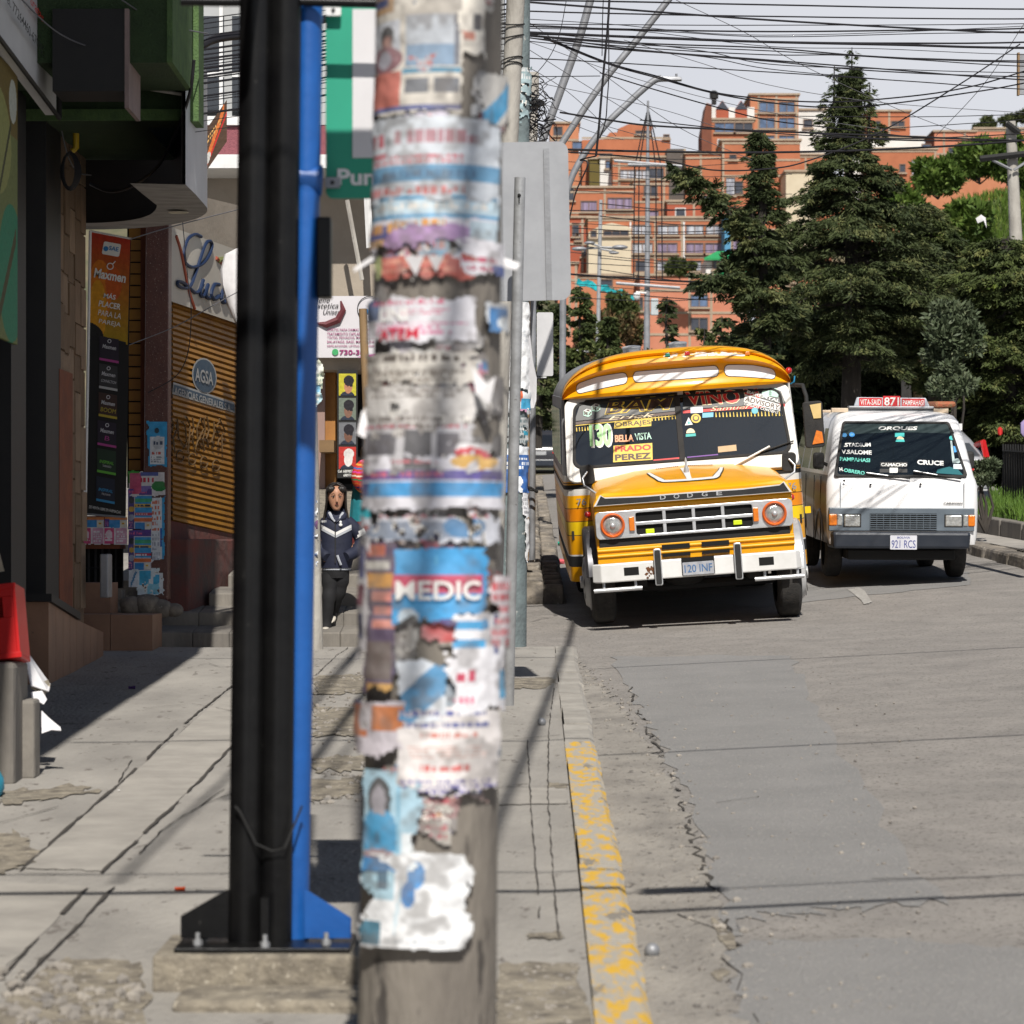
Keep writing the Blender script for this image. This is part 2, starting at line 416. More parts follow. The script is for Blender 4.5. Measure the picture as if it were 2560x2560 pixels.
M_STEP = pm('step_concrete', (.235, .215, .185), (.13, .12, .108), 2.5, .92, .5, 25, c3=(.12, .11, .1), s3=9, t3=.66, stretch=(1, 1, .35))
M_STONE = pm('rough_stone', (.27, .235, .19), (.11, .1, .09), 5, .95, 1.0, 14, c3=(.36, .33, .28), s3=11, t3=.62)
def grid(xs, ys, zf, m, mb=None):
 mb = mb or MB(); nx = len(xs)
 v = [(x, y, zf(x, y)) for y in ys for x in xs]
 f = [(j * nx + i, j * nx + i + 1, (j + 1) * nx + i + 1, (j + 1) * nx + i) for j in range(len(ys) - 1) for i in range(nx - 1)]
 return mb.add(v, f, m)
def seq(a, b, n): return [a + (b - a) * i / n for i in range(n + 1)]
YS = seq(3, 40, 37) + seq(42, 100, 29) + [120, 160, 220, 330]
XR = [-14, -9, -6, -3, -1, .3, .5] + seq(1, 9, 16) + [12, 18, 30, 60, 110]
structure(grid(XR, YS, road_z, M_ASPH), 'road')
def strip_poly(pts, width, jit, mb, m, zfun, dz=.005, seed=1, gap=.12):
 """irregular dark crack along a polyline on the ground"""
 g = random.Random(seed); out = []
 for i in range(len(pts) - 1):
  a, b = Vector(pts[i]), Vector(pts[i + 1]); n = max(2, int((b - a).length / .12))
  for k in range(n + (i == len(pts) - 2)):
   p = a.lerp(b, k / n); t = (b - a).normalized(); s = Vector((t.y, -t.x, 0))
   off = s * g.uniform(-jit, jit); w = width * g.uniform(.35, 1.5) * .5
   out.append((p + off - s * w, p + off + s * w))
 v = []; f = []
 for a, b in out:
  v += [(a.x, a.y, zfun(a.x, a.y) + dz), (b.x, b.y, zfun(b.x, b.y) + dz)]
 k = 0
 for i in range(len(out) - 1):
  if k == 0 and g.random() < gap: k = g.randint(1, 4)
  if k: k -= 1; continue
  f.append((2 * i, 2 * i + 1, 2 * i + 3, 2 * i + 2))
 mb.add(v, f, m)
def blotch(cx, cy, rx, ry, mb, m, zfun, dz=.004, seed=1, n=36, rough=.25):
 g = random.Random(seed); pts = []; a1 = [g.uniform(0, 6.28) for _ in range(6)]
 for i in range(n):
  q = 2 * math.pi * i / n
  k = 1 + rough * sum(math.sin((j + 2) * q + a1[j]) / (1 + .6 * j) for j in range(6)) * .5 + g.uniform(-.06, .06)
  pts.append((cx + rx * k * math.cos(q), cy + ry * k * math.sin(q)))
 v = [(cx, cy, zfun(cx, cy) + dz)] + [(x, y, zfun(x, y) + dz) for x, y in pts]
 mb.add(v, [(0, 1 + i, 1 + (i + 1) % n) for i in range(n)], m)
def region(pix, mb, m, zfun, dz, where, sub=10, jit=.02, seed=3):
 """ground patch with a ragged edge, outline given as photo pixels"""
 g = random.Random(seed); P = [where(*p) for p in pix]; pts = []
 for i in range(len(P)):
  a, b = P[i], P[(i + 1) % len(P)]
  for k in range(sub):
   p = a.lerp(b, k / sub); pts.append((p.x + g.uniform(-jit, jit), p.y + g.uniform(-jit, jit) * 3))
 bm = bmesh.new(); vs = [bm.verts.new((x, y, 0)) for x, y in pts]; fc = bm.faces.new(vs)
 if fc.normal.z < 0: fc.normal_flip()
 bmesh.ops.triangulate(bm, faces=[fc])
 bmesh.ops.subdivide_edges(bm, edges=[e for e in bm.edges if e.calc_length() > .8], cuts=3, use_grid_fill=True)
 bm.verts.index_update(); bm.verts.ensure_lookup_table()
 fs = [tuple(v.index for v in f.verts) if f.normal.z >= 0 else tuple(reversed([v.index for v in f.verts])) for f in bm.faces]
 mb.add([(v.co.x, v.co.y, zfun(v.co.x, v.co.y) + dz) for v in bm.verts], fs, m); bm.free()
def kx(y): return .264 + .0069 * (y - 9.87)              # inner edge of the kerb
KW = .185
# gutter: concrete apron between kerb and asphalt, ragged outer edge
mb = MB(); g = random.Random(5); rows = []
GE = [(4, .74), (9.5, .74), (10.65, .78), (13, .86), (15.8, .90), (18, .88), (19.7, .82), (22, .76), (24.5, .66), (26.2, .58)]
def gedge(y):
 for (a, xa), (b, xb) in zip(GE, GE[1:]):
  if a <= y <= b: return xa + (xb - xa) * (y - a) / (b - a)
 return GE[-1][1]
ys = seq(4, 26.2, 185)
for y in ys:
 x0 = kx(y) + KW - .02; x1 = gedge(y) + g.uniform(-.035, .035)
 rows.append([(x0 + (x1 - x0) * t, y, road_z(x0 + (x1 - x0) * t, y) + .004 + g.uniform(0, .003)) for t in (0, .3, .6, 1)])
mb.add([p for r in rows for p in r], [(4 * j + i, 4 * j + i + 1, 4 * j + i + 5, 4 * j + i + 4) for j in range(len(rows) - 1) for i in range(3)], M_GUT)
structure(mb, 'gutter')
mb = MB()
region([(1830, 2330), (1760, 2130), (1700, 1960), (1640, 1840), (1590, 1760), (1530, 1640), (1985, 1640), (2000, 1700), (2120, 1920), (2340, 2255), (2100, 2275), (1900, 2290)], mb, M_NEWASPH, road_z, .004, UR, seed=4, jit=.05)
region([(1790, 2400), (1870, 2355), (2240, 2350), (2559, 2372), (2900, 2390), (3100, 2800), (1750, 2800), (1850, 2500)], mb, M_NEWASPH, road_z, .0045, UR, seed=6)
region([(1700, 1500), (1990, 1455), (2420, 1430), (2430, 1462), (2060, 1500), (1900, 1520)], mb, M_NEWASPH, road_z, .004, UR, seed=8)
structure(mb, 'asphalt_patch')
mb = MB()
for i, pl in enumerate([[(1840, 2370), (1800, 2290), (1740, 2120), (1690, 1980), (1650, 1880), (1600, 1790), (1575, 1720)],
      [(1690, 2290), (1800, 2330), (2240, 2330), (2700, 2372)], [(2500, 1720), (2700, 1730)], [(2350, 1760), (2480, 1752)],
      [(1900, 2560), (1840, 2480), (1860, 2440), (1800, 2400)], [(2180, 2200), (2559, 2195)], [(1790, 2010), (1900, 1995)]]):
 P = [UR(*p) for p in pl]
 strip_poly(P, .015 if i == 0 else .007, .025 if i == 0 else .008, mb, M_CRACK, road_z, .009, seed=i, gap=.2)
for i, (px, py, rx, ry) in enumerate([(1812, 2345, .03, .3), (1800, 2440, .03, .1)]):
 c = UR(px, py); blotch(c.x, c.y, rx, ry, mb, M_RUB, road_z, .0095, seed=30 + i, rough=.5)
structure(mb, 'road_crack')
# worn white lane mark near the van
mb = MB(); region([(2120, 1475), (2150, 1470), (2180, 1508), (2160, 1512)], mb, pm('worn_white_paint', (.4, .39, .37), (.25, .24, .22), 20, .85), road_z, .009, UR, sub=4); structure(mb, 'lane_marking')
# kerb stones, one course, joints left open
mb = MB(); y = 4.0; g = random.Random(9)
while y < 26.3:
 L = min(g.uniform(.9, 1.25), 26.4 - y); y1 = y + L - .012
 m = M_YEL if y1 < 18.8 else M_KERB
 dz = g.uniform(-.006, .006); dx = g.uniform(-.008, .008)
 a, b = kx(y) + dx, kx(y1) + dx
 zt = lambda yy: gz(yy) + .014 + dz
 n = 4
 secs = []
 for i in range(n + 1):
  yy = y + (y1 - y) * i / n; xx = a + (b - a) * i / n
  z = zt(yy) + g.uniform(-.003, .003)
  secs.append([(xx, yy, z - .25), (xx, yy, z), (xx + KW - .03 + g.uniform(-.006, .004), yy, z - .002), (xx + KW + g.uniform(-.008, .004), yy, z - .025), (xx + KW + .012, yy, z - .25)])
 mb.loft([list(reversed(s)) for s in secs], m)
 y += L
kerb = structure(mb, 'kerb')
# pavement slab
mb = MB()
ys = seq(3, 26.4, 60)
xs = [-5.2, -3.5, -2.8, -2.2, -1.6, -1.0, -.5, 0, .15]
g = random.Random(2)
def pz(x, y): return gz(y) + .004 * math.sin(2.1 * x + 1.3 * y) + .003 * math.sin(5.1 * y - 3 * x)
rows = [[(x, y, pz(x, y)) for x in xs] + [(kx(y) - .006, y, gz(y) + .004)] for y in ys]
n = len(xs) + 1
mb.add([p for r in rows for p in r], [(n * j + i, n * j + i + 1, n * j + i + 1 + n, n * j + i + n) for j in range(len(rows) - 1) for i in range(n - 1)], M_PAVE)
yE = 26.4
mb.add([(-.9, yE, gz(yE)), (kx(yE), yE, gz(yE)), (kx(yE), yE, gz(yE) - .4), (-.9, yE, gz(yE) - .4)], [(0, 1, 2, 3)], M_KERB)
structure(mb, 'pavement')
# two paler slab strips, seams, cracks and broken patches
mb = MB()
region([(55, 2172), (585, 1718), (585, 1865), (262, 2180)], mb, M_PAVE2, pz, .004, UG, jit=.006)
region([(-200, 2190), (225, 2215), (-5, 2440), (-320, 2560)], mb, M_PAVE2, pz, .004, UG, jit=.006)
region([(1245, 1975), (1415, 1970), (1418, 2012), (1245, 2015)], mb, M_PAVE2, pz, .004, UG, jit=.006)
structure(mb, 'pavement_slab')
mb = MB()
LN = [[(50, 2180), (300, 1960), (440, 1830), (583, 1712)], [(255, 2185), (380, 2070), (480, 1970), (583, 1865)], [(0, 2450), (110, 2330), (218, 2222)],
  [(20, 2490), (180, 2330), (285, 2220)], [(310, 2180), (400, 2085), (560, 1975)], [(790, 1690), (840, 1640), (870, 1620)], [(1396, 2350), (1370, 2000), (1372, 1830), (1385, 1720)], [(1350, 2300), (1330, 2050), (1318, 1850)],
  [(40, 2186), (260, 2190)], [(0, 2395), (50, 2393)], [(360, 2230), (560, 2228)], [(510, 2010), (580, 1985)], [(1250, 1625), (1385, 1625)], [(1250, 1648), (1385, 1650)], [(1250, 1850), (1400, 1838)], [(1250, 1972), (1410, 1968)], [(1250, 2015), (1425, 2012)], [(790, 1830), (910, 1832)], [(780, 1950), (910, 1945)], [(775, 2120), (910, 2115)], [(790, 1745), (912, 1750)],
  [(390, 1690), (520, 1660), (560, 1672)], [(0, 2060), (280, 1985), (330, 1900)], [(0, 1990), (190, 1968), (270, 1975)], [(300, 1780), (480, 1760), (580, 1780)], [(780, 2010), (900, 2020)], [(770, 2200), (900, 2190)], [(480, 2370), (360, 2380), (330, 2400)]]
for i, pl in enumerate(LN):
 P = [UG(*p) for p in pl]
 strip_poly(P, .015 if i in (0, 1, 2, 3) else .006, .004, mb, M_CRACK, pz, .0085, seed=50 + i, gap=.025 if i < 8 else .12)
structure(mb, 'pavement_crack')
mb = MB()
for i, (pix, j) in enumerate([([(785, 1690), (925, 1690), (925, 1735), (785, 1735)], .05), ([(785, 1775), (925, 1770), (925, 1840), (780, 1845)], .06), ([(780, 1900), (920, 1890), (915, 1925), (780, 1930)], .05), ([(775, 1950), (915, 1945), (912, 1985), (775, 2005)], .04),
  ([(1240, 1695), (1385, 1695), (1385, 1720), (1240, 1722)], .03), ([(-60, 2095), (40, 2085), (100, 2120), (60, 2170), (-60, 2190)], .04), ([(0, 1980), (200, 1962), (250, 1985), (60, 2010), (0, 2012)], .04),
  ([(150, 2400), (360, 2410), (370, 2560), (310, 2700), (-60, 2700), (20, 2500)], .02), ([(1240, 2415), (1440, 2415), (1470, 2560), (1480, 2640), (1240, 2640)], .015), ([(1320, 2335), (1405, 2335), (1408, 2350), (1320, 2352)], .01), ([(1370, 1960), (1420, 1962), (1415, 1975), (1370, 1972)], .01)]):
 region(pix, mb, M_RUB, pz, .0065 if i != 6 else .0062, UG, jit=j, seed=70 + i)
structure(mb, 'broken_pavement')
# loose stones in the broken patches and along the gutter: nobody could count them
mb = MB(); g = random.Random(21); M_PEB = pm('pebble', (.33, .3, .26), (.16, .15, .14), 7, .9)
def stone(x, y, z, r):
 bm = bmesh.new(); bmesh.ops.create_icosphere(bm, subdivisions=1, radius=r)
 k = [g.uniform(.7, 1.3) for _ in range(3)]
 vs = [Vector((v.co.x * k[0], v.co.y * k[1], v.co.z * k[2] * .7)) * g.uniform(.85, 1.15) + Vector((x, y, z + r * .2)) for v in bm.verts]
 bm.verts.index_update(); mb.add(vs, [tuple(v.index for v in f.verts) for f in bm.faces], M_PEB); bm.free()
for _ in range(260):
 p = UG(g.uniform(0, 360), g.uniform(2420, 2660)); stone(p.x, p.y, pz(p.x, p.y) + .004, g.choice([.006, .008, .012, .02, .03]) * g.uniform(.6, 1.2))
for _ in range(110):
 p = UG(g.uniform(1245, 1450), g.uniform(2420, 2640)); stone(p.x, p.y, pz(p.x, p.y) + .004, g.uniform(.004, .012))
for _ in range(330):
 p = UR(g.uniform(1470, 2300), g.uniform(1680, 2540)); stone(p.x, p.y, road_z(p.x, p.y) + .005, g.choice([.004, .005, .007, .011]))
for _ in range(140):
 y = g.uniform(9, 25); x = gedge(y) + g.gauss(0, .06); stone(x, y, road_z(x, y) + .004, g.uniform(.006, .02))
for _ in range(160):
 p = UG(g.uniform(780, 925), g.uniform(1680, 2010)); stone(p.x, p.y, pz(p.x, p.y) + .004, g.uniform(.006, .022))
o = mb.build('gravel'); tag(o, 'loose stones and grit lying on the broken pavement and road edge', 'gravel', kind='stuff')
# far pavement beyond the side street with its rough stone kerb
mb = MB()
fk = lambda y: .53 + .006 * (y - 33)
rows = []
for y in seq(33.2, 92, 60):
 z = road_z(.5, y) + .26
 rows.append([(-6, y, z), (fk(y) - .42, y, z)])
mb.add([p for r in rows for p in r], [(2 * j, 2 * j + 1, 2 * j + 3, 2 * j + 2) for j in range(len(rows) - 1)], M_PAVE)
y0 = 33.2; z = road_z(.5, y0) + .26
mb.add([(-6, y0, z), (fk(y0) - .42, y0, z), (fk(y0) - .42, y0, z - .6), (-6, y0, z - .6)], [(0, 3, 2, 1)], M_STONE)
structure(mb, 'far_pavement')
mb = MB(); y = 33.15; g = random.Random(4)
while y < 92:
 L = g.uniform(.5, .95); x = fk(y); z = road_z(.5, y)
 h = .26 + g.uniform(-.02, .02); j = [g.uniform(-.03, .03) for _ in range(8)]
 for (xa, xb, hh) in ((-.42, -.2, h), (-.19, .02, h - .03)):
  mb.hexa([(x + xa + j[0], y, z - .3), (x + xb + .05 + j[1], y, z - .3), (x + xb + .05 + j[2], y + L - .03, z - .3), (x + xa, y + L - .03, z - .3),
     (x + xa + .01, y, z + hh + j[4] * .4), (x + xb + j[5], y, z + hh + j[5] * .4), (x + xb + j[6], y + L - .03, z + hh + j[6] * .4), (x + xa + .01, y + L - .03, z + hh + j[7] * .4)], M_STONE)
 y += L
structure(mb, 'far_kerb', bevel=.03)
# hill under the brick houses (steep bare slope) and the grassy bank on the right
def hill_z(x, y):
 a = road_z(0, 90) + (y - 90) * .0585 if y < 345 else road_z(0, 90) + 255 * .0585 + (min(y, 440) - 345) * .345 + max(0, y - 440) * .02
 return a - .4
mb = grid(seq(-300, 300, 30), [96, 130, 180, 240, 300, 325, 340, 355, 370, 385, 400, 420, 440, 470, 520, 700, 1200, 2500], hill_z, pm('dry_hillside', (.16, .13, .08), (.08, .085, .045), .12, .95, .6, 2))
structure(mb, 'hill')
# ------------------------------------------------------------------ poles and signs on the pavement
M_CONC = pm('pole_concrete', (.25, .225, .19), (.13, .115, .10), 4, .9, .6, 40, c3=(.07, .062, .055), s3=12, t3=.60, stretch=(1, 1, .25), lo=.3, hi=.7)
M_CONCL = pm('pale_concrete', (.42, .40, .36), (.3, .28, .25), 6, .9, .4, 40, c3=(.14, .13, .12), s3=16, t3=.68, stretch=(1, 1, .4))
M_TEAL = pm('flaking_teal_grey_paint', (.17, .215, .22), (.11, .135, .14), 4, .75, .5, 30, c3=(.48, .47, .44), s3=11, t3=.635)
M_BLACK = pm('black_enamel', (.004, .004, .0045), (.008, .008, .008), 6, .34, .06, 30, spec=.25, c3=(.04, .038, .036), s3=24, t3=.68)
M_BLUE = pm('blue_enamel', (.008, .095, .36), (.007, .075, .29), 5, .42, .08, 30, c3=(.02, .05, .15), s3=22, t3=.69)
M_STEEL = pm('galvanised_steel', (.40, .41, .42), (.29, .295, .30), 9, .42, .15, 40, metal=.3, c3=(.14, .13, .12), s3=30, t3=.66)
M_DSTEEL = pm('dull_grey_metal', (.30, .31, .33), (.22, .225, .235), 5, .5, .1, 40, metal=.35)
M_WOOD = pm('raw_wood', (.33, .22, .11), (.22, .14, .07), 7, .8, .4, 30, stretch=(1, 1, .12))
M_GREEN = pm('green_sign_face', (.010, .30, .185), (.008, .26, .16), 2, .5)
M_WHITE = pm('white_paint', (.74, .74, .73), (.66, .66, .65), 4, .5, .05)
M_BLK = flat('matt_black', (.012, .012, .012), .8)
# --- the poster-covered concrete pole in front
PD = 7.7
def pole_c(z):                      # centre x and radius at height z
 py = HZ - (z - EYE) * F_PX / PD
 return ((1106 - (py / 2560) * 38) - 1280) * PD / F_PX, (151 + py / 2560 * 22) * PD / F_PX
ZB = gz(PD) - .15
base = (pole_c(ZB)[0], PD, gz(PD))
pole = thing('poster_pole', 'thick concrete pole in front, plastered with torn posters', 'pole', base)
mb = MB()
rings = []
for z in seq(ZB, 9.5, 40):
 cx, r = pole_c(z); r = max(r, .08)
 rings.append([(cx + r * math.cos(2 * math.pi * k / 40), PD + r * math.sin(2 * math.pi * k / 40), z) for k in range(40)])
mb.loft(rings, M_CONC); mb.build('shaft', pole, smooth=50)
def pole_sheet(x0, y0, x1, y1, bg, ops, seed, tear=(0, 0, 0, 0), holes=0., fade=.15, lift=.004, slant=0.0, curl=0.0, cell=.0052):
 z1 = EYE + (HZ - y0) * PD / F_PX; z0 = EYE + (HZ - y1) * PD / F_PX
 cx, r = pole_c((z0 + z1) / 2); pc = 1280 + cx * F_PX / PD; pr = r * F_PX / PD
 a0 = math.asin(max(-1, min(1, (x0 - pc) / pr))); a1 = math.asin(max(-1, min(1, (x1 - pc) / pr)))
 if x0 < pc - pr: a0 -= .35
 if x1 > pc + pr: a1 += .35
 w = max(6, int((a1 - a0) * r / cell)); h = max(6, int((z1 - z0) / cell))
 bn = vnoise(h + 1, w + 1, 9, seed + 9) * .006
 def fn(u, v):
  z = z1 + (z0 - z1) * v + slant * (u - .5); a = a0 + (a1 - a0) * u
  cxz = (1106 - ((HZ - (z - EYE) * F_PX / PD) / 2560) * 38 - 1280) * PD / F_PX
  rz = (151 + (HZ - (z - EYE) * F_PX / PD) / 2560 * 22) * PD / F_PX
  e = np.maximum(0, v - .75) ** 2 * curl * 8 + bn
  rr = rz + lift + e
  return cxz + rr * np.sin(a), PD - rr * np.cos(a), z
 return sheet('poster', fn, h, w, bg, ops, pole, seed, tear, holes, fade, grime=.62 if seed < 300 else .5)
g = random.Random(3); lift = .002
shred_cols = ['d8d4cc', 'b8b2a8', '8a8074', '5a4e44', '3a302a', 'e6e4e0', 'c9c2b6', '6e625a', 'd0c8d8', '9fb4c6', 'd9a89a']
for i in range(64):                                     # old layers and remnants
 y = g.uniform(-30, 1990); h = g.uniform(60, 190); x = g.uniform(910, 1180); w = g.uniform(70, 200)
 bg = g.choice(shred_cols)
 ops = [('t', .05, g.uniform(.1, .4), .95, g.uniform(.5, .9), g.choice(['3a302a', 'b02a3a', '2a3a7a', '777070', '503c30', 'c0382a', '1d6fa8']), g.randint(2, 6))]
 if g.random() < .35: ops.insert(0, ('r', 0, g.uniform(.1, .4), 1, g.uniform(.5, .8), g.choice(['2b7fb8', 'c43a3a', 'e0a030', '3a2a6a', '1c9fd0', 'd05a78'])))
 pole_sheet(x, y, x + w, y + h, bg, ops, 100 + i, (.3, .35, .3, .5), .22, .5, lift + .0001 * i, g.uniform(-.03, .03), g.choice([0, 0, .004, .012]))
L = lambda k: .010 + .0007 * k
PS = [
 (945, -40, 1160, 330, 'd9d2c6', [('r', 0, 0, .12, .97, 'c8741c'), ('r', .12, .12, .5, .24, 'c9a070'), ('r', .14, .14, .44, .2, '243a78'), ('t', .5, .03, .95, .14, 'a08c78', 3), ('r', .12, .3, .55, .62, 'c8ccd4'), ('e', .42, .4, .08, .07, '1a1418'), ('e', .43, .45, .055, .05, '9a6a5c'), ('e', .4, .56, .18, .09, '7a3c48'), ('e', .4, .56, .08, .06, '9a98a4'), ('r', .6, .28, .97, .62, 'b4bac2'), ('r', .6, .48, .97, .62, '7894b0'), ('r', .93, .28, .97, .62, '6a6e78'), ('r', .1, .64, .56, .88, 'c8604a'), ('r', .58, .63, .98, .67, '2a86aa'), ('r', .6, .7, .77, .8, '5a5e66'), ('r', .8, .7, .96, .8, '62666e'), ('r', .04, .88, 1, .91, '3c4a8c')], (0, 0, .05, .12), 0),
 (1140, -30, 1210, 190, 'e4ddd0', [('r', .55, .4, .8, .6, '33343f'), ('r', .1, .62, .6, .7, 'c06a4c')], (.1, 0, .2, .3), 0),
 (1165, 190, 1262, 340, 'dcd8d0', [('p', .1, 1, .9, .1, .2, '2aa0d4'), ('r', .8, .1, 1, 1, '1c7cc4')], (.3, .1, .1, .3), 0),
 (935, 305, 1240, 525, 'cdd4dc', [('t', .06, .17, .34, .4, 'c23a50', 1), ('t', .4, .15, .98, .38, 'b8808c', 1), ('r', 0, .58, 1, .76, '4c8fb8'), ('r', 0, .42, .35, .46, 'c23a50'), ('t', .04, .46, .95, .56, 'cc5a68', 2), ('t', .05, .6, .95, .74, '2f6f98', 1), ('t', .1, .8, .98, .93, 'd46a6a', 1)], (.02, .08, .03, .05), 0),
 (945, 500, 1238, 590, 'bcd6e4', [('r', 0, .1, 1, .2, '2c86b4'), ('t', .1, .25, .95, .5, 'e8e6e0', 1), ('r', 0, .58, 1, .68, '3a92c4'), ('t', .2, .7, .95, .95, 'd49038', 1)], (.05, .1, .04, .2), 0),
 (930, 560, 1235, 650, 'dedae4', [('r', 0, .2, .55, .62, '2c3c8c'), ('t', .08, .05, .6, .5, 'd8982c', 1), ('t', .1, .5, .4, .85, 'e0a83c', 1), ('e', .62, .75, .28, .6, 'b48cc0'), ('p', .55, .95, .0, .9, .12, '2a8ad0'), ('r', .8, .1, 1, .9, 'b8ccd8')], (.1, .1, .05, .5), 0),
 (950, 640, 1200, 725, 'c2503c', [('t', .1, .2, .9, .7, 'd88a70', 2), ('r', 0, 0, .15, 1, 'a8b070')], (.15, .3, .2, .4), .1),
 (1120, 610, 1245, 715, 'e6e4ea', [('t', .2, .4, .9, .8, 'c44a6a', 2), ('r', .7, .6, 1, .9, '3454a0')], (.25, .1, .05, .5), 0),
 (925, 745, 1190, 880, 'e2e0e6', [('r', 0, .1, .38, .48, '24548c'), ('t', .3, .1, .95, .22, 'd0587c', 1), ('t', .42, .28, .9, .4, 'd86a8c', 2), ('t', .36, .52, .97, .76, 'd8709c', 3)], (.1, .2, .06, .3), .0),
 (1195, 760, 1255, 850, 'd8dce0', [('r', .1, .2, 1, .9, '2478b8'), ('e', .5, .6, .25, .2, 'dfe6ea')], (.2, .1, .1, .3), 0),
 (935, 880, 1200, 985, 'dcd6cc', [('t', .05, .1, .95, .35, '4a3a2c', 1), ('t', .05, .5, .95, .8, '90867a', 3)], (.1, .2, .1, .3), .27),
 (925, 960, 1195, 1110, 'd8d4d0', [('t', .1, .05, .9, .3, '8c8278', 3), ('t', .1, .55, .9, .95, '786e68', 3)], (.1, .15, .1, .2), .2),
 (930, 1060, 1205, 1200, 'c6c4c8', [('t', .05, .04, .95, .12, 'c25060', 1), ('r', .1, .2, .4, .6, '55525a'), ('r', .45, .15, .62, .9, '3c3a40'), ('r', .66, .2, .8, .7, '6c6870'), ('t', .05, .66, .95, .76, 'c25060', 1), ('t', .1, .8, .9, .97, '8a868c', 2)], (.05, .1, .2, .2), .12),
 (1110, 1110, 1215, 1180, 'e4e2e4', [('e', .5, .7, .5, .5, 'd62a3c'), ('t', .2, .6, .8, .85, 'f0d8d8', 1)], (.1, .1, .1, .2), 0),
 (920, 1130, 1245, 1290, 'e0dee6', [('r', .1, .3, .95, .46, '4a3a94'), ('t', .1, .32, .8, .44, 'd45a78', 1), ('r', .22, .5, .96, .72, '1b94d4'), ('r', .17, .48, .24, .7, '33307c'), ('e', .78, .18, .12, .12, 'd8a84a'), ('r', .55, .5, .6, .72, '1f86c0')], (.04, .2, .06, .18), 0),
 (918, 1280, 1240, 1375, 'cfd2dc', [('e', .5, .5, .3, .25, '8894a8'), ('e', .75, .4, .1, .3, '3a78a8'), ('t', .1, .05, .9, .2, 'c85a6a', 1)], (.1, .3, .1, .5), .3),
 (935, 1345, 1010, 1735, '4a3058', [('r', .1, .04, .7, .12, 'b85a3a'), ('r', 0, .15, .8, .2, 'c8c4bc'), ('r', .1, .22, .9, .32, 'c88c2c'), ('r', .3, .34, 1, .4, 'cc7a6c'), ('r', .4, .43, 1, .48, 'cc7a6c'), ('r', .35, .52, 1, .57, 'cc8070'), ('r', .1, .65, .9, .9, '5c4a44'), ('r', .2, .92, 1, .99, 'c8963c')], (.15, .05, .1, .1), .05),
 (905, 1330, 950, 1660, 'dcd8dc', [('r', .45, .1, .8, .35, '3c4488'), ('r', .45, .4, .8, .55, '7c2444'), ('r', .45, .62, .8, .8, '2c3c80')], (.05, .1, .1, .2), 0),
 (1000, 1370, 1215, 1580, '149ada', [('r', 0, .32, .86, .52, 'c8285a'), ('r', .4, .1, .42, .2, '5ab8e0'), ('e', .16, .82, .1, .12, 'c4d4e0'), ('e', .5, .95, .2, .12, '4a3c84')], (0, .02, .28, .3), 0),
 (1100, 1520, 1240, 1800, 'ecebf0', [('r', .1, .1, .6, .18, '1fa0dc'), ('r', .15, .26, .55, .34, '1fa0dc'), ('t', .2, .5, .5, .66, 'd02a58', 1), ('t', .1, .74, .5, .84, 'd8507c', 1), ('r', .7, .05, .78, .4, '33448c'), ('r', .8, .55, .95, .8, '4aa8d8'), ('t', .6, .85, .95, .95, 'd07a4c', 1)], (.3, .1, .08, .2), 0),
 (1195, 1430, 1256, 1640, 'e0d4d8', [('t', .1, .1, .9, .9, 'd0424c', 6)], (.3, .1, .05, .2), .1),
 (1000, 1640, 1130, 1800, 'dfe6ee', [('p', 0, 1, 1, .1, .3, '3a90c4')], (.2, .15, .2, .1), 0),
 (912, 1740, 1035, 1900, 'd4ccd4', [('r', 0, .05, .5, .25, '3c3c78'), ('r', .2, .1, .6, .6, 'c8681c'), ('r', .65, .1, 1, .5, 'cc701c'), ('e', .55, .3, .1, .2, 'e4dee4')], (.05, .1, .1, .4), .1),
 (1005, 1755, 1235, 1985, 'eae4e2', [('t', .05, .03, .8, .13, '3c4a98', 1), ('t', .02, .16, .85, .24, '4a5498', 1), ('t', .2, .27, .8, .36, 'd88474', 1), ('t', .1, .42, .85, .56, 'd8b0a4', 4), ('t', .2, .6, .6, .72, 'd4605c', 1), ('t', .05, .78, .9, .98, '6a64a8', 4)], (.04, .1, .2, .25), .0),
 (935, 1905, 1085, 2165, 'a8cfe2', [('r', .55, 0, .6, 1, '7ab4d0'), ('e', .3, .3, .18, .2, '17171d'), ('r', .13, .3, .47, .48, '1b1b22'), ('e', .3, .32, .11, .14, '8f8a92'), ('e', .3, .56, .25, .17, '0c8ec0'), ('r', .05, .55, .55, .8, '0c8ec0'), ('p', .22, .38, .4, .4, .06, '8f8a92'), ('e', .3, .83, .25, .05, 'b09098'), ('r', .05, .86, .58, 1, '0a80c0'), ('r', .62, .62, 1, .98, 'e6eef2')], (.06, .06, .35, .05), 0),
 (915, 2110, 1185, 2350, 'eef0f2', [('p', 0, 1, .18, .0, .03, '6aa8bc'), ('e', .2, .16, .1, .1, 'd8c09a'), ('r', .1, .2, .4, .5, 'a8cfe0'), ('r', .28, .12, .36, .4, '3a6a84'), ('e', .55, .24, .06, .14, '1090dc'), ('e', .5, .44, .05, .13, '1080cc'), ('p', .4, .85, .45, .4, .12, 'cfe4ee'), ('r', .12, .72, .3, .97, '14708c'), ('t', .35, .88, .9, .95, 'c0c6cc', 1)], (.3, .05, .2, .02), 0),
]
for k, (x0, y0, x1, y1, bg, ops, tear, holes) in enumerate(PS):
 pole_sheet(x0, y0, x1, y1, bg, ops, 300 + 11 * k, tear, holes, .14, L(k), 0, .006 if k % 3 == 0 else .002, cell=.0042)
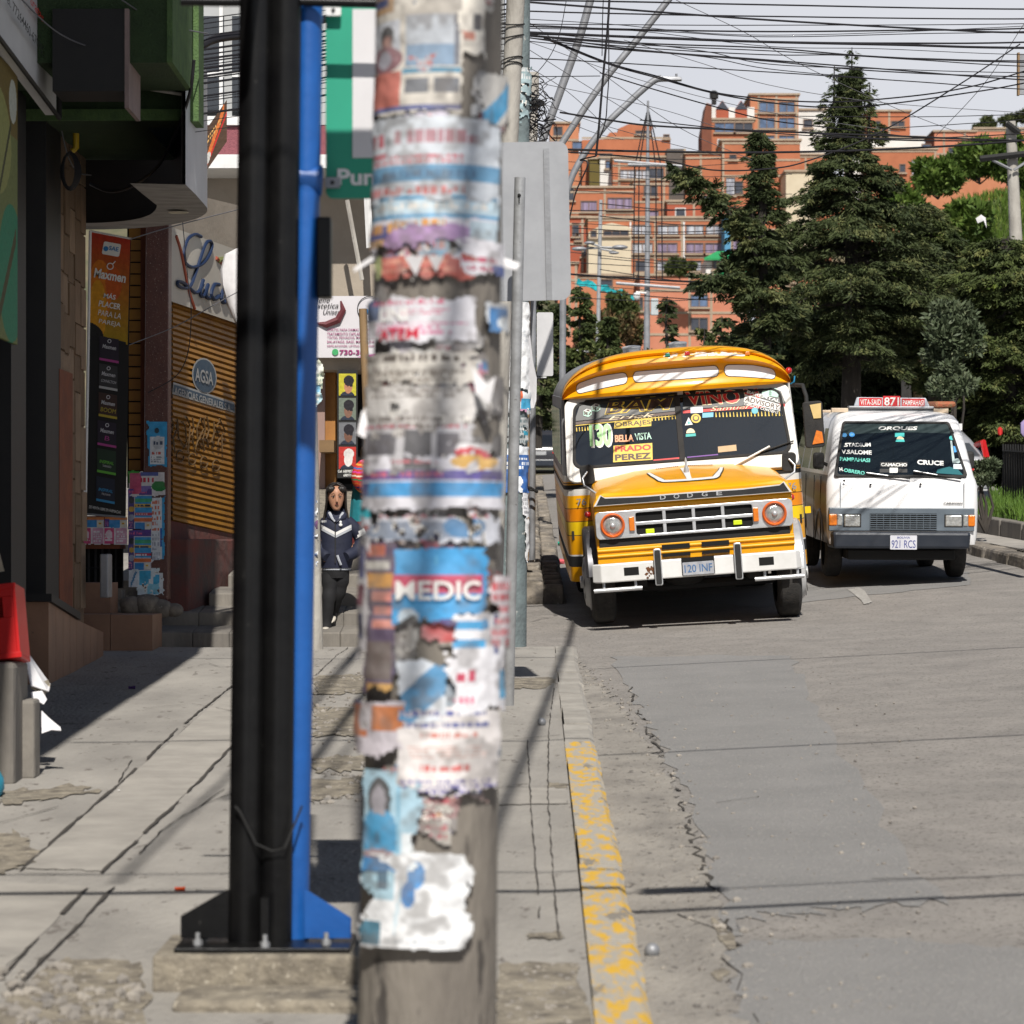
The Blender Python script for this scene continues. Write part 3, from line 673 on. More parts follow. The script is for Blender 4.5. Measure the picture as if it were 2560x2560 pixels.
def pole_word(t, x0, y0, x1, y1, m, lift, name='poster_lettering'):
 cxp, cyp = (x0 + x1) / 2, (y0 + y1) / 2
 z = EYE + (HZ - cyp) * PD / F_PX; cx, r = pole_c(z)
 vs, fs, b = glyphs(t, .02)
 w = (x1 - x0) * PD / F_PX; h = (y1 - y0) * PD / F_PX; mbx = MB(); out = []
 a_mid = math.asin((cxp - (1280 + cx * F_PX / PD)) * PD / F_PX / r)
 for v in vs:
  s = (v.x - (b[0] + b[2]) / 2) / (b[2] - b[0]) * w * 1.05; a = a_mid + s / r
  zz = z + (v.y - (b[1] + b[3]) / 2) / (b[3] - b[1]) * h
  out.append((cx + (r + lift) * math.sin(a), PD - (r + lift) * math.cos(a), zz))
 mbx.add(out, fs, m); mbx.build(name, pole)
M_PW = flat('printed_white', (.8, .79, .76), .8); M_PR = flat('printed_red', (.55, .02, .05), .8); M_PB = flat('printed_blue', (.03, .12, .4), .8)
pole_word('MEDIC', 1012, 1450, 1186, 1497, M_PW, .034)
pole_word('UNI', 962, 782, 1035, 815, M_PW, .022)
pole_word('ATEM', 960, 832, 1058, 860, M_PR, .022)
# loose flaps
def flap(pts, m, name='paper_flap'):
 mbx = MB(); n = len(pts); mbx.add(pts, [tuple(range(n))], m); o = mbx.build(name, pole); s = o.modifiers.new('t', 'SOLIDIFY'); s.thickness = .0012
M_PAPER = pm('white_paper', (.78, .77, .78), (.66, .65, .66), 9, .8)
for pix, dd in (([(940, 985), (905, 1030), (893, 1085), (912, 1095), (935, 1040)], .06), ([(945, 630), (885, 670), (885, 680), (940, 648)], .05), ([(1180, 915), (1215, 960), (1240, 940), (1225, 1010), (1190, 985)], .19), ([(1245, 640), (1300, 660), (1290, 675), (1245, 665)], .02), ([(1010, 640), (1040, 690), (1060, 640)], .19), ([(1070, 640), (1090, 680), (1110, 640)], .2)):
 flap([U(x, y, PD - dd + .012 * math.sin(i * 2.1)) for i, (x, y) in enumerate(pix)], M_PAPER)
# --- black and blue double post on its plinth
D2 = 10.05
def P2(px, py, d=D2): return U(px, py, d)
zb = P2(0, 2352).z
base = (P2(672, 0).x, D2, zb)
post = thing('double_post', 'tall black twin tube post with blue pipe behind, bolted to a concrete plinth', 'sign post', base)
def lean_tube(mb, px_top, px_bot, r, m, d, z0, z1, n=20):
 xt, xb = (px_top - 1280) * d / F_PX, (px_bot - 1280) * d / F_PX
 za, zc = U(0, 2350, d).z, U(0, 0, d).z
 fx = lambda z: xb + (xt - xb) * (z - za) / (zc - za)
 mb.tube([(fx(z), d, z) for z in seq(z0, z1, 6)], r, m, n)
 return fx
zt = 5.2
mb = MB()
lean_tube(mb, 641, 612, 42 * D2 / F_PX, M_BLACK, D2, zb, zt); lean_tube(mb, 714, 690, 40 * D2 / F_PX, M_BLACK, D2, zb, zt)
mb.build('black_tube', post, smooth=50)
mb = MB(); lean_tube(mb, 772, 736, 36 * D2 / F_PX, M_BLUE, D2 + .08, zb, zt); mb.build('blue_pipe', post, smooth=50)
mb = MB()
mb.tube([P2(740, 448, D2 + .08) , P2(805, 452, D2 + .08)], .053, M_BLUE, 16); mb.build('pipe_sleeve', post, smooth=50)
mb = MB()
for side, x0, x1, m in ((-1, 452, 580, M_BLACK), (1, 762, 874, M_BLUE)):
 if side < 0: poly = [(452, 2345), (452, 2290), (565, 2225), (585, 2225), (585, 2345)]
 else: poly = [(762, 2345), (762, 2225), (775, 2230), (878, 2295), (878, 2345)]
 pts = [((x - 1280) * D2 / F_PX, EYE + (HZ - y) * D2 / F_PX) for x, y in poly]
 gm = MB(); gm.prism(pts if side < 0 else pts, .012, m, Matrix(((1, 0, 0, 0), (0, 0, 1, D2 - .006), (0, 1, 0, 0), (0, 0, 0, 1))))
 gm.build('gusset', post)
gm = MB(); gm.box((P2(665, 0).x - .006, D2 - .14, zb), (P2(675, 0).x + .006, D2 - .05, zb + .16), M_BLACK); gm.build('gusset', post)
gm = MB(); gm.box((P2(450, 0).x, D2 - .19, zb - .016), (P2(882, 0).x, D2 + .2, zb), M_BLACK); gm.build('base_plate', post, bevel=.003)
for bx, dy in ((502, -.1), (820, -.1), (502, .1), (820, .1), (672, -.155)):
 gm = MB(); x = P2(bx, 0).x; T = Matrix.Translation((x, D2 + dy, zb))
 gm.lathe([(.016, 0), (.016, .016), (.008, .017), (.008, .04)], M_STEEL, 6, T); gm.build('bolt', post)
gm = MB(); gm.tube([P2(588, 2016, D2 - .075), P2(600, 2030, D2 - .08), P2(640, 2110, D2 - .08), P2(680, 2128, D2 - .08), P2(712, 2120, D2 - .08), P2(755, 2015, D2 - .02)], .004, M_BLK, 6); gm.build('cable_tie', post)
gm = MB()
gm.box((P2(790, 0).x, D2 + .02, P2(0, 742).z), (P2(826, 0).x, D2 + .12, P2(0, 540).z), M_BLACK); gm.build('control_box', post, bevel=.006)
# arm, and an unseen panel added to shade the upper post and green board
gm = MB(); gm.tube([P2(452, 2), P2(560, 4), P2(700, 2), P2(950, 8)], .017, M_BLACK, 10); gm.build('arm', post, smooth=50)
gm = MB(); gm.box((P2(868, 0).x, D2 - 2.1, 4.45), (P2(1130, 0).x, D2 - .98, 4.5), M_BLACK)
gm.tube([P2(672, -300), (P2(672, 0).x, D2 - 1.1, 4.47)], .02, M_BLACK); gm.build('added_shade_panel', post)
pl = MB(); x0, x1 = P2(402, 0).x, P2(905, 0).x
pl.box((x0, D2 - .24, gz(D2) - .05), (x1, D2 + .3, zb - .0165), M_RUB)
tag(pl.build('concrete_plinth', bevel=.012, loc=(P2(672, 0).x, D2, gz(D2))), 'low rough concrete block under the black and blue post', 'plinth')
pl = MB(); pl.box((P2(480, 0).x, D2 - .6, gz(9.5) - .05), (P2(930, 0).x, D2 - .245, gz(9.5) + .035), M_RUB)
tag(pl.build('concrete_footing', bevel=.02, loc=(P2(700, 0).x, D2 - .4, gz(D2))), 'flat broken concrete footing in front of the plinth', 'footing')
# green board
DG = 10.25
grn = thing('street_name_board', 'green board with white panel and cut off lettering beside the blue pipe', 'sign', tuple(U(1000, 497, DG)))
gm = MB(); a = U(815, 497, DG); b = U(1200, -260, DG)
gm.prism(rrect(0, 0, b.x - a.x, b.z - a.z, .025), .012, M_GREEN, page((a.x, DG, a.z)))
gm.build('board', grn)
gm = MB(); p0 = U(882, 396, DG); p1 = U(1140, 25, DG)
gm.box((p0.x, DG - .0165, p0.z), (p1.x, DG - .0125, p1.z), pm('white_sign_panel', (.62, .61, .62), (.57, .56, .57), 3, .45)); gm.build('panel', grn)
gm = MB()
gm.text('Puma', .198, .057, M_WHITE, page((U(916, 0, DG).x, DG - .0135, U(0, 444, DG).z)), offset=.03); gm.build('lettering', grn)
for px, py, m in ((834, 28, M_WHITE), (832, 458, M_DSTEEL)):
 gm = MB(); c = U(px, py, DG - .03); gm.prism(rrect(-.026, -.018, .026, .018, .006), .02, m, page(c)); gm.ball((c.x, c.y - .022, c.z), .007, M_BLK); gm.build('clamp', grn)
# --- thin steel post with the grey sign seen from behind
DT = 20.0
tp = thing('thin_sign_post', 'thin grey steel post with a bolt hole standing before the grey sign back', 'post', tuple(UG(1271, 1782)))
mb = MB(); mb.tube([UG(1271, 1782, -.05), U(1285, 1100, DT), U(1300, 444, DT)], .037, M_STEEL, 16); mb.build('shaft', tp, smooth=60)
mb = MB(); p = U(1298, 488, DT - .04); mb.ball(p, .012, M_BLK); mb.tube([p, p + Vector((0, -.005, -.05))], .005, M_BLK, 6); mb.build('bolt', tp)
DS = 20.6
sg = thing('grey_sign', 'large plain grey sign back with rounded corners behind the thin post', 'sign', tuple(U(1340, 755, DS)))
mb = MB(); a = U(1180, 755, DS); b = U(1428, 358, DS)
M = Matrix.Translation(U(1180, 755, DS)) @ Matrix.Rotation(R(-1.2), 4, 'Y') @ FRONT
mb.prism(rrect(0, 0, b.x - a.x, b.z - a.z, .07), .004, pm('unpainted_sign_back', (.36, .37, .39), (.30, .31, .33), 3, .5, .03, metal=.3), M)
mb.build('panel', sg)
for fx in (.3, .78):
 mb = MB(); mb.box((fx * (b.x - a.x) - .02, -.0, .0), (fx * (b.x - a.x) + .02, b.z - a.z - .05, .022), M_DSTEEL, M); mb.build('stiffener', sg)
# --- teal concrete pole further back, papered
DP = 26.45
tb = UG(1271, 1613)
tp = thing('teal_pole', 'flaking teal grey concrete pole with white posters at the pavement end', 'pole', tuple(tb))
mb = MB(); mb.tube([(tb.x, DP, gz(DP) - .1), (U(1290, 0, DP).x + .02, DP, U(0, 0, DP).z), (U(1296, 0, DP).x, DP, 9.5)], [.16, .105, .09], M_TEAL, 24); mb.build('shaft', tp, smooth=60)
def teal_r(z): return .16 + (.105 - .16) * (z - gz(DP)) / (U(0, 0, DP).z - gz(DP))
def teal_x(z): return tb.x + (U(1290, 0, DP).x + .02 - tb.x) * (z - gz(DP)) / (U(0, 0, DP).z - gz(DP))
def teal_sheet(y0, y1, a0, a1, bg, ops, seed, tear=(.1, .1, .1, .2), holes=.0, lift=.006):
 z1, z0 = U(0, y0, DP).z, U(0, y1, DP).z; r = teal_r((z0 + z1) / 2)
 h = max(6, int((z1 - z0) / .009)); w = max(6, int(r * (a1 - a0) / .009)); bn = vnoise(h + 1, w + 1, 6, seed) * .02
 def fn(u, v):
  z = z1 + (z0 - z1) * v; a = a0 + (a1 - a0) * u; rr = teal_r(z) + lift + bn
  return teal_x(z) + rr * np.sin(a), DP - rr * np.cos(a), z
 sheet('poster', fn, h, w, bg, ops, tp, seed, tear, holes, .12)
teal_sheet(590, 745, -.6, 1.35, 'e8e8ea', [('t', .55, .08, .95, .2, '4a6a9c', 1), ('r', .3, .3, .95, .33, '9ab0c8'), ('t', .5, .45, .9, .7, 'b8bcc4', 2), ('r', .55, .8, .95, .97, '4a4a4e')], 901)
teal_sheet(755, 985, -.9, 1.45, 'eeeff0', [('t', .1, .3, .9, .5, 'd8dce0', 4)], 903, (.2, .02, .1, .1))
teal_sheet(975, 1050, -.5, 1.5, 'd8dce0', [('r', .2, .05, .55, .4, 'd8602c'), ('r', .5, .3, 1, .7, '2a9cc8'), ('r', .3, .65, .7, .95, 'c890b0')], 905, (.2, .2, .1, .4), .1, .02)
teal_sheet(1040, 1120, -.5, 1.5, 'b0b4b4', [('t', .1, .1, .9, .9, '50666c', 5), ('r', .6, .5, 1, .6, '2a9cb8')], 907, (.2, .1, .1, .3), .2)
teal_sheet(1115, 1235, -.6, 1.4, '1c5ca4', [('r', 0, 0, 1, .2, 'e4e8ec'), ('t', .1, .23, .95, .5, 'eef2f6', 3), ('e', .5, .75, .15, .12, 'eef2f6'), ('p', .35, .8, .65, .95, .06, 'eef2f6'), ('r', .85, .55, 1, .9, '16386c')], 909, (.05, .1, .02, .05))
teal_sheet(1230, 1300, .6, 1.5, 'e8e8ea', [('t', .1, .2, .9, .8, 'a0a0a4', 4)], 911, (.2, .1, .1, .3))
teal_sheet(1290, 1420, .9, 1.5, 'dcdcdc', [], 913, (.3, .1, .1, .4), .2)
teal_sheet(150, 330, -.2, 1.5, '9ab0b4', [('t', .1, .1, .9, .3, 'd0d4d4', 2)], 917, (.3, .2, .2, .5), .35)
for k, (px, py) in enumerate([(1322, 905), (1328, 960), (1322, 1010), (1340, 760), (1336, 840), (1342, 800)]):
 pass
# pale leaning pole behind the grey sign
lp = thing('leaning_pole', 'pale concrete pole leaning right above the grey sign', 'pole', tuple(UG(1216, 1690)))
mb = MB(); q = UG(1216, 1690)
mb.tube([(q.x, q.y, q.z - .1), U(1262, 560, q.y), U(1292, -60, q.y), U(1302, -400, q.y)], [.10, .075, .07, .065], M_CONCL, 20); mb.build('shaft', lp, smooth=60)
for k, py in enumerate((60, 92, 150, 165)):
 mb = MB(); c = U(1286 - (py) * .045, py, q.y)
 mb.tube([(c.x + .085 * math.cos(t), c.y + .085 * math.sin(t), c.z + .02 * math.sin(t + k)) for t in seq(0, 6.283, 18)], .006, M_BLK, 5); mb.build('wire_wrap', lp)
# --- concrete pole by the girl, with paper scraps
cb = UG(796, 1622)
cp = thing('scrap_paper_pole', 'slim grey concrete pole with torn paper scraps beside the girl', 'pole', tuple(cb))
mb = MB(); mb.tube([(cb.x - .03, cb.y, cb.z - .1), U(770, 900, cb.y), U(760, -200, cb.y)], [.075, .07, .06], M_CONCL, 16); mb.build('shaft', cp, smooth=60)
def scrap(x0, y0, x1, y1, bg, ops, seed, d):
 a, b = U(x0, y0, d), U(x1, y1, d); h, w = max(8, int((a.z - b.z) / .008)), max(6, int((b.x - a.x) / .008))
 bn = vnoise(h + 1, w + 1, 5, seed) * .06
 sheet('poster', lambda u, v: (a.x + (b.x - a.x) * u, d - .09 + bn + 0 * u, a.z + (b.z - a.z) * v), h, w, bg, ops, cp, seed, (.1, .2, .3, .3), .1, .15)
scrap(775, 895, 815, 975, 'c8ccb8', [('r', .2, .2, .8, .5, 'e4e6e0'), ('t', .1, .5, .9, .9, '8a9a8c', 3)], 931, cb.y)
scrap(772, 940, 812, 1025, 'a8c8d0', [('r', .2, .1, .7, .5, '6aa8c8'), ('t', .1, .5, .9, .9, 'e4e6e0', 3)], 933, cb.y)
scrap(778, 1240, 798, 1360, 'd4d8dc', [('r', .2, .1, .8, .3, '2a5a9c'), ('r', .3, .5, .9, .7, '5a2a5c')], 935, cb.y)
scrap(780, 1340, 799, 1450, 'c4c8cc', [('t', .1, .1, .9, .9, '6a7aa0', 6)], 937, cb.y)
# --- wooden posts, grey pipe and small white sign
def simple_post(name, label, pts, r, m, cat='post'):
 mb = MB(); mb.tube(pts, r, m, 12)
 return tag(mb.build(name, smooth=60, loc=tuple(pts[0])), label, cat)
simple_post('wooden_post', 'thin bare wooden post left of the big poster pole', [UG(940, 1560), U(920, 1100, 29.7), U(907, 772, 29.7)], [.045, .042, .04], M_WOOD)
wq = UR(1318, 1400); dq = 34.5
simple_post('wooden_pole', 'slim wooden pole lashed beside a grey pipe on the far pavement', [U(1316, 1402, dq), U(1318, 900, dq), U(1322, 560, dq)], .032, M_WOOD, 'pole')
simple_post('steel_pipe', 'grey steel pipe post next to the slim wooden pole', [U(1330, 1400, dq + .1), U(1331, 900, dq + .1), U(1334, 500, dq + .1)], .04, M_DSTEEL, 'post')
ws = thing('small_sign', 'small white sign back with rust streaks on the far pavement', 'sign', tuple(U(1360, 940, dq)))
mb = MB(); a = U(1342, 940, dq + .2); b = U(1383, 781, dq + .2); mb.prism(rrect(0, 0, b.x - a.x, b.z - a.z, .02), .01, pm('rusty_white', (.55, .55, .56), (.47, .47, .48), 4, .5, c3=(.3, .05, .03), s3=9, t3=.72), page((a.x, dq + .2, a.z))); mb.build('panel', ws)
mb = MB(); mb.tube([U(1334, 944, dq + .2), U(1366, 944, dq + .2)], .012, M_STEEL, 6); mb.build('bracket', ws)
# hanging torn sheet between pole and pipe, and the tyre-like black bag loop
rag = MB(); P = [U(1316, 760, 27.2), U(1331, 900, 27.25), U(1341, 945, 27.3), U(1340, 1000, 27.25), U(1334, 1020, 27.2), U(1312, 1022, 27.15), U(1310, 900, 27.1)]
rag.add(P, [tuple(range(7))], M_PAPER); o = rag.build('hanging_sheet', loc=tuple(U(1312, 1022, 27.2))); tag(o, 'torn white plastic sheet hanging off the teal pole', 'sheet'); s_ = o.modifiers.new('t', 'SOLIDIFY'); s_.thickness = .004
loop = MB(); c = U(1327, 1222, dq - .08)
loop.tube([(c.x + .075 * math.cos(t), c.y + .05 * math.sin(t), c.z - .03 * math.cos(t) + .012 * math.sin(3 * t)) for t in seq(0, 6.283, 20)], .014, M_BLK, 6)
tag(loop.build('black_loop', smooth=60, loc=tuple(c)), 'loop of black plastic tied round the wooden pole and pipe', 'tie')
# two small steel half balls set in the ground
for px, py, r, f, lab in ((1354, 1806, .028, UG, 'small round metal stud on the pavement by the thin post'), (1630, 2384, .029, UR, 'small round metal stud in the gutter beside the yellow kerb')):
 c = f(px, py + 8); mb = MB(); mb.ball((c.x, c.y, c.z + r * .8), r, M_DSTEEL, 18, 12); tag(mb.build('metal_stud', smooth=0, loc=tuple(c)), lab, 'stud', 'metal ground studs')
# litter
for nm, px, py, f, col, w_, lab in (('crumpled_wrapper', 450, 2229, UG, 'd8501c', .04, 'orange sweet wrapper on the pavement by the black post'), ('cigarette_end', 297, 1981, UG, 'e4e4e4', .012, 'white cigarette end in the pavement seam'), ('purple_scrap', 330, 1722, UG, '3c1c5c', .05, 'purple ribbon scrap in the middle of the pavement')):
 c = f(px, py); mb = MB(); g = random.Random(px)
 mb.loft([[(c.x + w_ * (i / 3 - .5) + 0, c.y + w_ * .4 * math.cos(t) * g.uniform(.6, 1.3), c.z + .012 + w_ * .2 * math.sin(t) * g.uniform(.6, 1.4)) for t in seq(0, 5.2, 5)] for i in range(4)], flat(nm + '_col', col, .6))
 tag(mb.build(nm, loc=tuple(c)), lab, 'litter')
# ------------------------------------------------------------------ the old yellow bus
M_BYEL = pm('bus_yellow_paint', (.80, .375, .004), (.72, .32, .004), 3, .36, .05, 14, spec=.25, coat=.22, c3=(.34, .16, .03), s3=22, t3=.72)
M_BORA = pm('bus_orange_paint', (.72, .235, .005), (.64, .2, .005), 4, .36, .05, 14, spec=.25, coat=.2)
M_BYE2 = pm('bus_lemon_paint', (.80, .54, .008), (.72, .47, .008), 4, .36, spec=.25, coat=.2)
M_BWHT = pm('bus_white_paint', (.70, .69, .65), (.60, .58, .54), 5, .4, .06, 16, c3=(.26, .15, .08), s3=13, t3=.72)
M_BUMP = pm('bumper_white_paint', (.74, .735, .72), (.64, .635, .61), 4, .35, .05, 12, c3=(.17, .085, .04), s3=5.5, t3=.70)
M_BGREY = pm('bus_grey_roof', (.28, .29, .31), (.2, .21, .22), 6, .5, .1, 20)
M_CHROME = pm('dull_chrome', (.58, .59, .60), (.46, .47, .48), 8, .3, .08, 30, metal=.4, coat=.4)
M_RUBBER = pm('black_rubber', (.016, .016, .016), (.026, .025, .024), 12, .8, .2, 60)
M_TYRE = pm('tyre_rubber', (.022, .021, .02), (.04, .037, .034), 18, .9, .3, 60)
M_DARK = flat('dark_recess', (.006, .006, .006), .95)
M_INT = pm('dark_interior', (.02, .02, .021), (.012, .012, .012), 3, .9)
M_GLASS = glass('windscreen_glass', (.012, .014, .016), .02, .5)
M_SGLASS = glass('side_glass', (.02, .022, .024), .03, .85)
M_LENS = pm('headlamp_glass', (.55, .55, .52), (.35, .36, .35), 30, .08, .3, 40, metal=.5, coat=1)
M_AMBER = pm('amber_lens', (.75, .20, .005), (.6, .15, .004), 30, .2, .2, 60, coat=.8)
M_RED = pm('red_lens', (.5, .012, .01), (.4, .01, .01), 30, .2, .2, 60, coat=.8)
M_ORNG = flat('orange_rim_paint', (.68, .12, .01), .4, coat=.4)
_BR = Matrix.Rotation(math.atan(.056), 4, 'X') @ Matrix.Rotation(R(-4.3), 4, 'Y')
BROOT = Vector((1.8584, 30.0, 1.1212))
bus = thing('old_bus', 'old yellow and orange bus with a snout hood, leaning towards the kerb', 'bus', tuple(BROOT), _BR.to_euler(), world=False)
_BI = (Matrix.Translation(BROOT) @ _BR).inverted()
_cl = _BI @ Vector((0, 0, EYE))
def bl(cx, cy, top, plane_o, plane_n):      # where a sight line of the photo meets a plane of the bus -> bus coordinates
 px = 1380 + cx * .352; py = (840 if top else 1160) + cy * .352
 d = (_BI @ U(px, py, 30)) - _cl; o, n = Vector(plane_o), Vector(plane_n)
 return _cl + d * ((o - _cl).dot(n) / d.dot(n))
def B(name, mb, parent=None, **k): return mb.build(name, parent or bus, **k)
# body sides with painted bands, wrapped from the cowl round the corner
plan = [(.0, .53), (.80, .535), (1.02, .545), (1.12, .57), (1.18, .62), (1.21, .70), (1.225, .85), (1.23, 2.5), (1.23, 7.6)]
bands = [(.43, .58, M_BYEL), (.58, .69, M_BLK), (.69, .705, M_WHITE), (.705, .90, M_BYEL), (.90, .907, M_BLK), (.907, 1.04, M_BYE2), (1.04, 1.047, M_BLK), (1.047, 1.175, M_BORA), (1.175, 1.182, M_BLK), (1.182, 1.31, M_BYEL), (1.31, 1.375, M_BWHT), (1.375, 1.42, M_BLK), (1.42, 1.432, M_BYEL), (1.432, 1.442, M_BLK), (1.442, 1.455, M_BYEL), (1.455, 1.52, M_BWHT)]
for sgn in (-1, 1):
 mb = MB()
 for z0, z1, m in bands:
  pl = [p for p in plan if not (z0 < .85 and .6 > p[0])]
  v = [(sgn * x, y, z) for z in (z0, z1) for x, y in pl]; n = len(pl)
  f = [(i, i + 1, n + i + 1, n + i) for i in range(n - 1)]
  if sgn < 0: f = [tuple(reversed(q)) for q in f]
  mb.add(v, f, m)
 T = page((sgn * 1.11, .555, 1.245), FRONT)
 if sgn < 0: mb.text('76', .10, .07, M_DSTEEL, page((-1.06, .535, 1.245)), .01)
 else: mb.text('76', .10, .07, M_DSTEEL, page((1.09, .545, 1.245)), .01)
 B('side_panel', mb, smooth=35)
 # upper side with windows
 mb = MB(); s = sgn
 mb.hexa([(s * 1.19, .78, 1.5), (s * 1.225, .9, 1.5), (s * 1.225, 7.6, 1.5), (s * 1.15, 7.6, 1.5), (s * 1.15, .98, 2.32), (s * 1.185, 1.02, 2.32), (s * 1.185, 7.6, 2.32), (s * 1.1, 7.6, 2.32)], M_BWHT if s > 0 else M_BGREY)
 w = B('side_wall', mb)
 for k in range(6):
  mb = MB(); y0 = 1.2 + k * 1.06
  mb.hexa([(s * 1.222, y0, 1.62), (s * 1.232, y0, 1.62), (s * 1.232, y0 + .94, 1.62), (s * 1.222, y0 + .94, 1.62), (s * 1.195, y0, 2.2), (s * 1.205, y0, 2.2), (s * 1.205, y0 + .94, 2.2), (s * 1.195, y0 + .94, 2.2)], M_SGLASS)
  B('side_window', mb, w)
# rear, floor, inside
mb = MB(); mb.box((-1.15, 7.4, .45), (1.15, 7.44, 2.3), M_INT); mb.box((-1.18, .6, .86), (1.18, 7.55, .95), M_INT); mb.box((-1.16, .62, 1.0), (1.16, .95, 1.55), M_INT); B('interior', mb)
for r_ in range(4):
 for sx in (-.72, .72):
  mb = MB(); y = 2.3 + r_ * 1.0
  mb.box((sx - .4, y, .95), (sx + .4, y + .42, 1.35), flat('seat_vinyl', (.05, .03, .025), .6)); mb.box((sx - .4, y + .38, 1.3), (sx + .4, y + .48, 1.85), flat('seat_vinyl', (.05, .03, .025)))
  B('seat', mb, bevel=.04)
mb = MB(); mb.box((.35, 1.5, .95), (.85, 1.95, 1.35), flat('seat_vinyl', (.05, .03, .025))); mb.box((.37, 1.92, 1.3), (.83, 2.05, 2.0), flat('pale_seat_cover', (.3, .3, .29))); B('driver_seat', mb, bevel=.05)
mb = MB(); mb.tube([(.6 + .24 * math.cos(t), 1.12 + .1 * math.sin(t), 1.52 + .2 * math.sin(t)) for t in seq(0, 6.283, 24)], .016, M_RUBBER, 8); B('steering_wheel', mb, smooth=60)
# roof
def ztop(x, w=1.175): return 2.30 + .445 * max(0., 1 - (abs(x) / w) ** 3.1) ** .52
xs = [1.175 * math.sin(math.pi / 2 * k / 16) for k in range(-16, 17)]
mb = MB(); n = len(xs); v = []
for y, sc in ((1.05, 1), (3, 1.0), (6.8, 1.0), (7.45, .98)):
 v += [(x, y, 2.30 + (ztop(x) - 2.30) * (sc if y < 7 else .85)) for x in xs]
mb.add(v, [(j * n + i, j * n + i + 1, (j + 1) * n + i + 1, (j + 1) * n + i) for j in range(3) for i in range(n - 1)], M_BGREY)
B('roof', mb, smooth=40)
# yellow front cap with the brow ridge
def capy(x): return .60 + .20 * (abs(x) / 1.175) ** 2.6
KS = [(0, 0), (.09, -.02), (.13, .0), (.56, .03), (.60, .02), (.64, -.05), (.69, -.085), (.78, -.07), (.825, -.01), (.835, .02), (.86, .0), (.90, -.02), (.95, .02), (.985, .12), (1.0, .45)]
mb = MB(); v = []
for k, dy in KS:
 for x in xs:
  q = 1 - .25 * (abs(x) / 1.175) ** 6
  v.append((x, capy(x) + dy * q, 2.295 + (ztop(x) - 2.295) * k))
mb.add(v, [(j * n + i, j * n + i + 1, (j + 1) * n + i + 1, (j + 1) * n + i) for j in range(len(KS) - 1) for i in range(n - 1)], M_BYEL)
cap = B('front_cap', mb, smooth=50)
def capf(x, z):
 k = (z - 2.295) / max(.02, ztop(x) - 2.295)
 for (a, ya), (b, yb) in zip(KS, KS[1:]):
  if a <= k <= b: return capy(x) + ya + (yb - ya) * (k - a) / (b - a)
 return capy(x)
def cap_patch(outline_lo, outline_hi, x0, x1, m, lift, nseg=48, rnd=.05):
 mbp = MB(); v = []; cnt = nseg + 1
 for i in range(cnt):
  x = x0 + (x1 - x0) * i / nseg; e = min(i, nseg - i) / nseg * abs(x1 - x0)
  t = 1 - math.sqrt(max(0, 1 - (1 - min(1, e / rnd)) ** 2)) if e < rnd else 0
  lo, hi = outline_lo(x), outline_hi(x); mid = (lo + hi) / 2
  lo, hi = lo + (mid - lo) * t * .72, hi + (mid - hi) * t * .72
  for q in range(5):
   z = lo + (hi - lo) * q / 4; v.append((x, capf(x, z) - lift, z))
 mbp.add(v, [(5 * i + q, 5 * (i + 1) + q, 5 * (i + 1) + q + 1, 5 * i + q + 1) for i in range(nseg) for q in range(4)], m)
 return mbp
M_VWIN = pm('white_visor_pane', (.84, .84, .85), (.76, .77, .78), 3, .3, coat=.4, stretch=(1, 1, 4))
slo = lambda x: 2.418 - .075 * max(0, (abs(x) - .45) / .57) ** 1.3
shi = lambda x: 2.525 - .055 * max(0, (abs(x) - .40) / .6) ** 2 - .025 * max(0, (abs(x) - .8) / .22)
for x0, x1 in ((-1.02, -.50), (-.435, .435), (.50, 1.02)):
 fr = cap_patch(lambda x: slo(x) - .006, lambda x: shi(x) + .006, x0 - .006, x1 + .006, M_RUBBER, .003)
 w = B('visor_window', fr, smooth=30)
 B('pane', cap_patch(slo, shi, x0, x1, M_VWIN, .006), w, smooth=30)
mb = cap_patch(lambda x: 2.295 + (ztop(x) - 2.295) * .755, lambda x: 2.295 + (ztop(x) - 2.295) * (.845 + .012 * math.sin(31 * x)), -.12, .72, pm('chipped_white', (.78, .76, .72), (.74, .4, .05), 9, .5, lo=.52, hi=.56), .003)
B('paint_chips', mb, smooth=40)
for x, m in ((-.075, flat('green_lens', (.03, .22, .15), .2)), (.125, M_RED), (.74, M_AMBER), (-.62, M_DARK)):
 z = 2.295 + (ztop(x) - 2.295) * .80
 mb = MB(); T = Matrix.Translation((x, capf(x, z) - .002, z))
 if m is not M_DARK:
  mb.prism([(-.028, 0), (.028, 0), (.02, .036), (-.02, .036)], .03, m, T @ FRONT); B('marker_lamp', mb, bevel=.004)
mb = MB(); mb.ball((1.165, .78, 2.42), .035, M_RED, 12, 8); B('marker_lamp', mb, smooth=0)
for x, y in ((-.40, 1.45), (.10, 1.7)):
 mb = MB(); mb.lathe([(.085, -.05), (.095, .035), (.1, .04), (.1, .05), (.088, .06), (.03, .068)], M_CHROME, 24, Matrix.Translation((x, y, ztop(x) + .0))); B('roof_vent', mb, smooth=40)
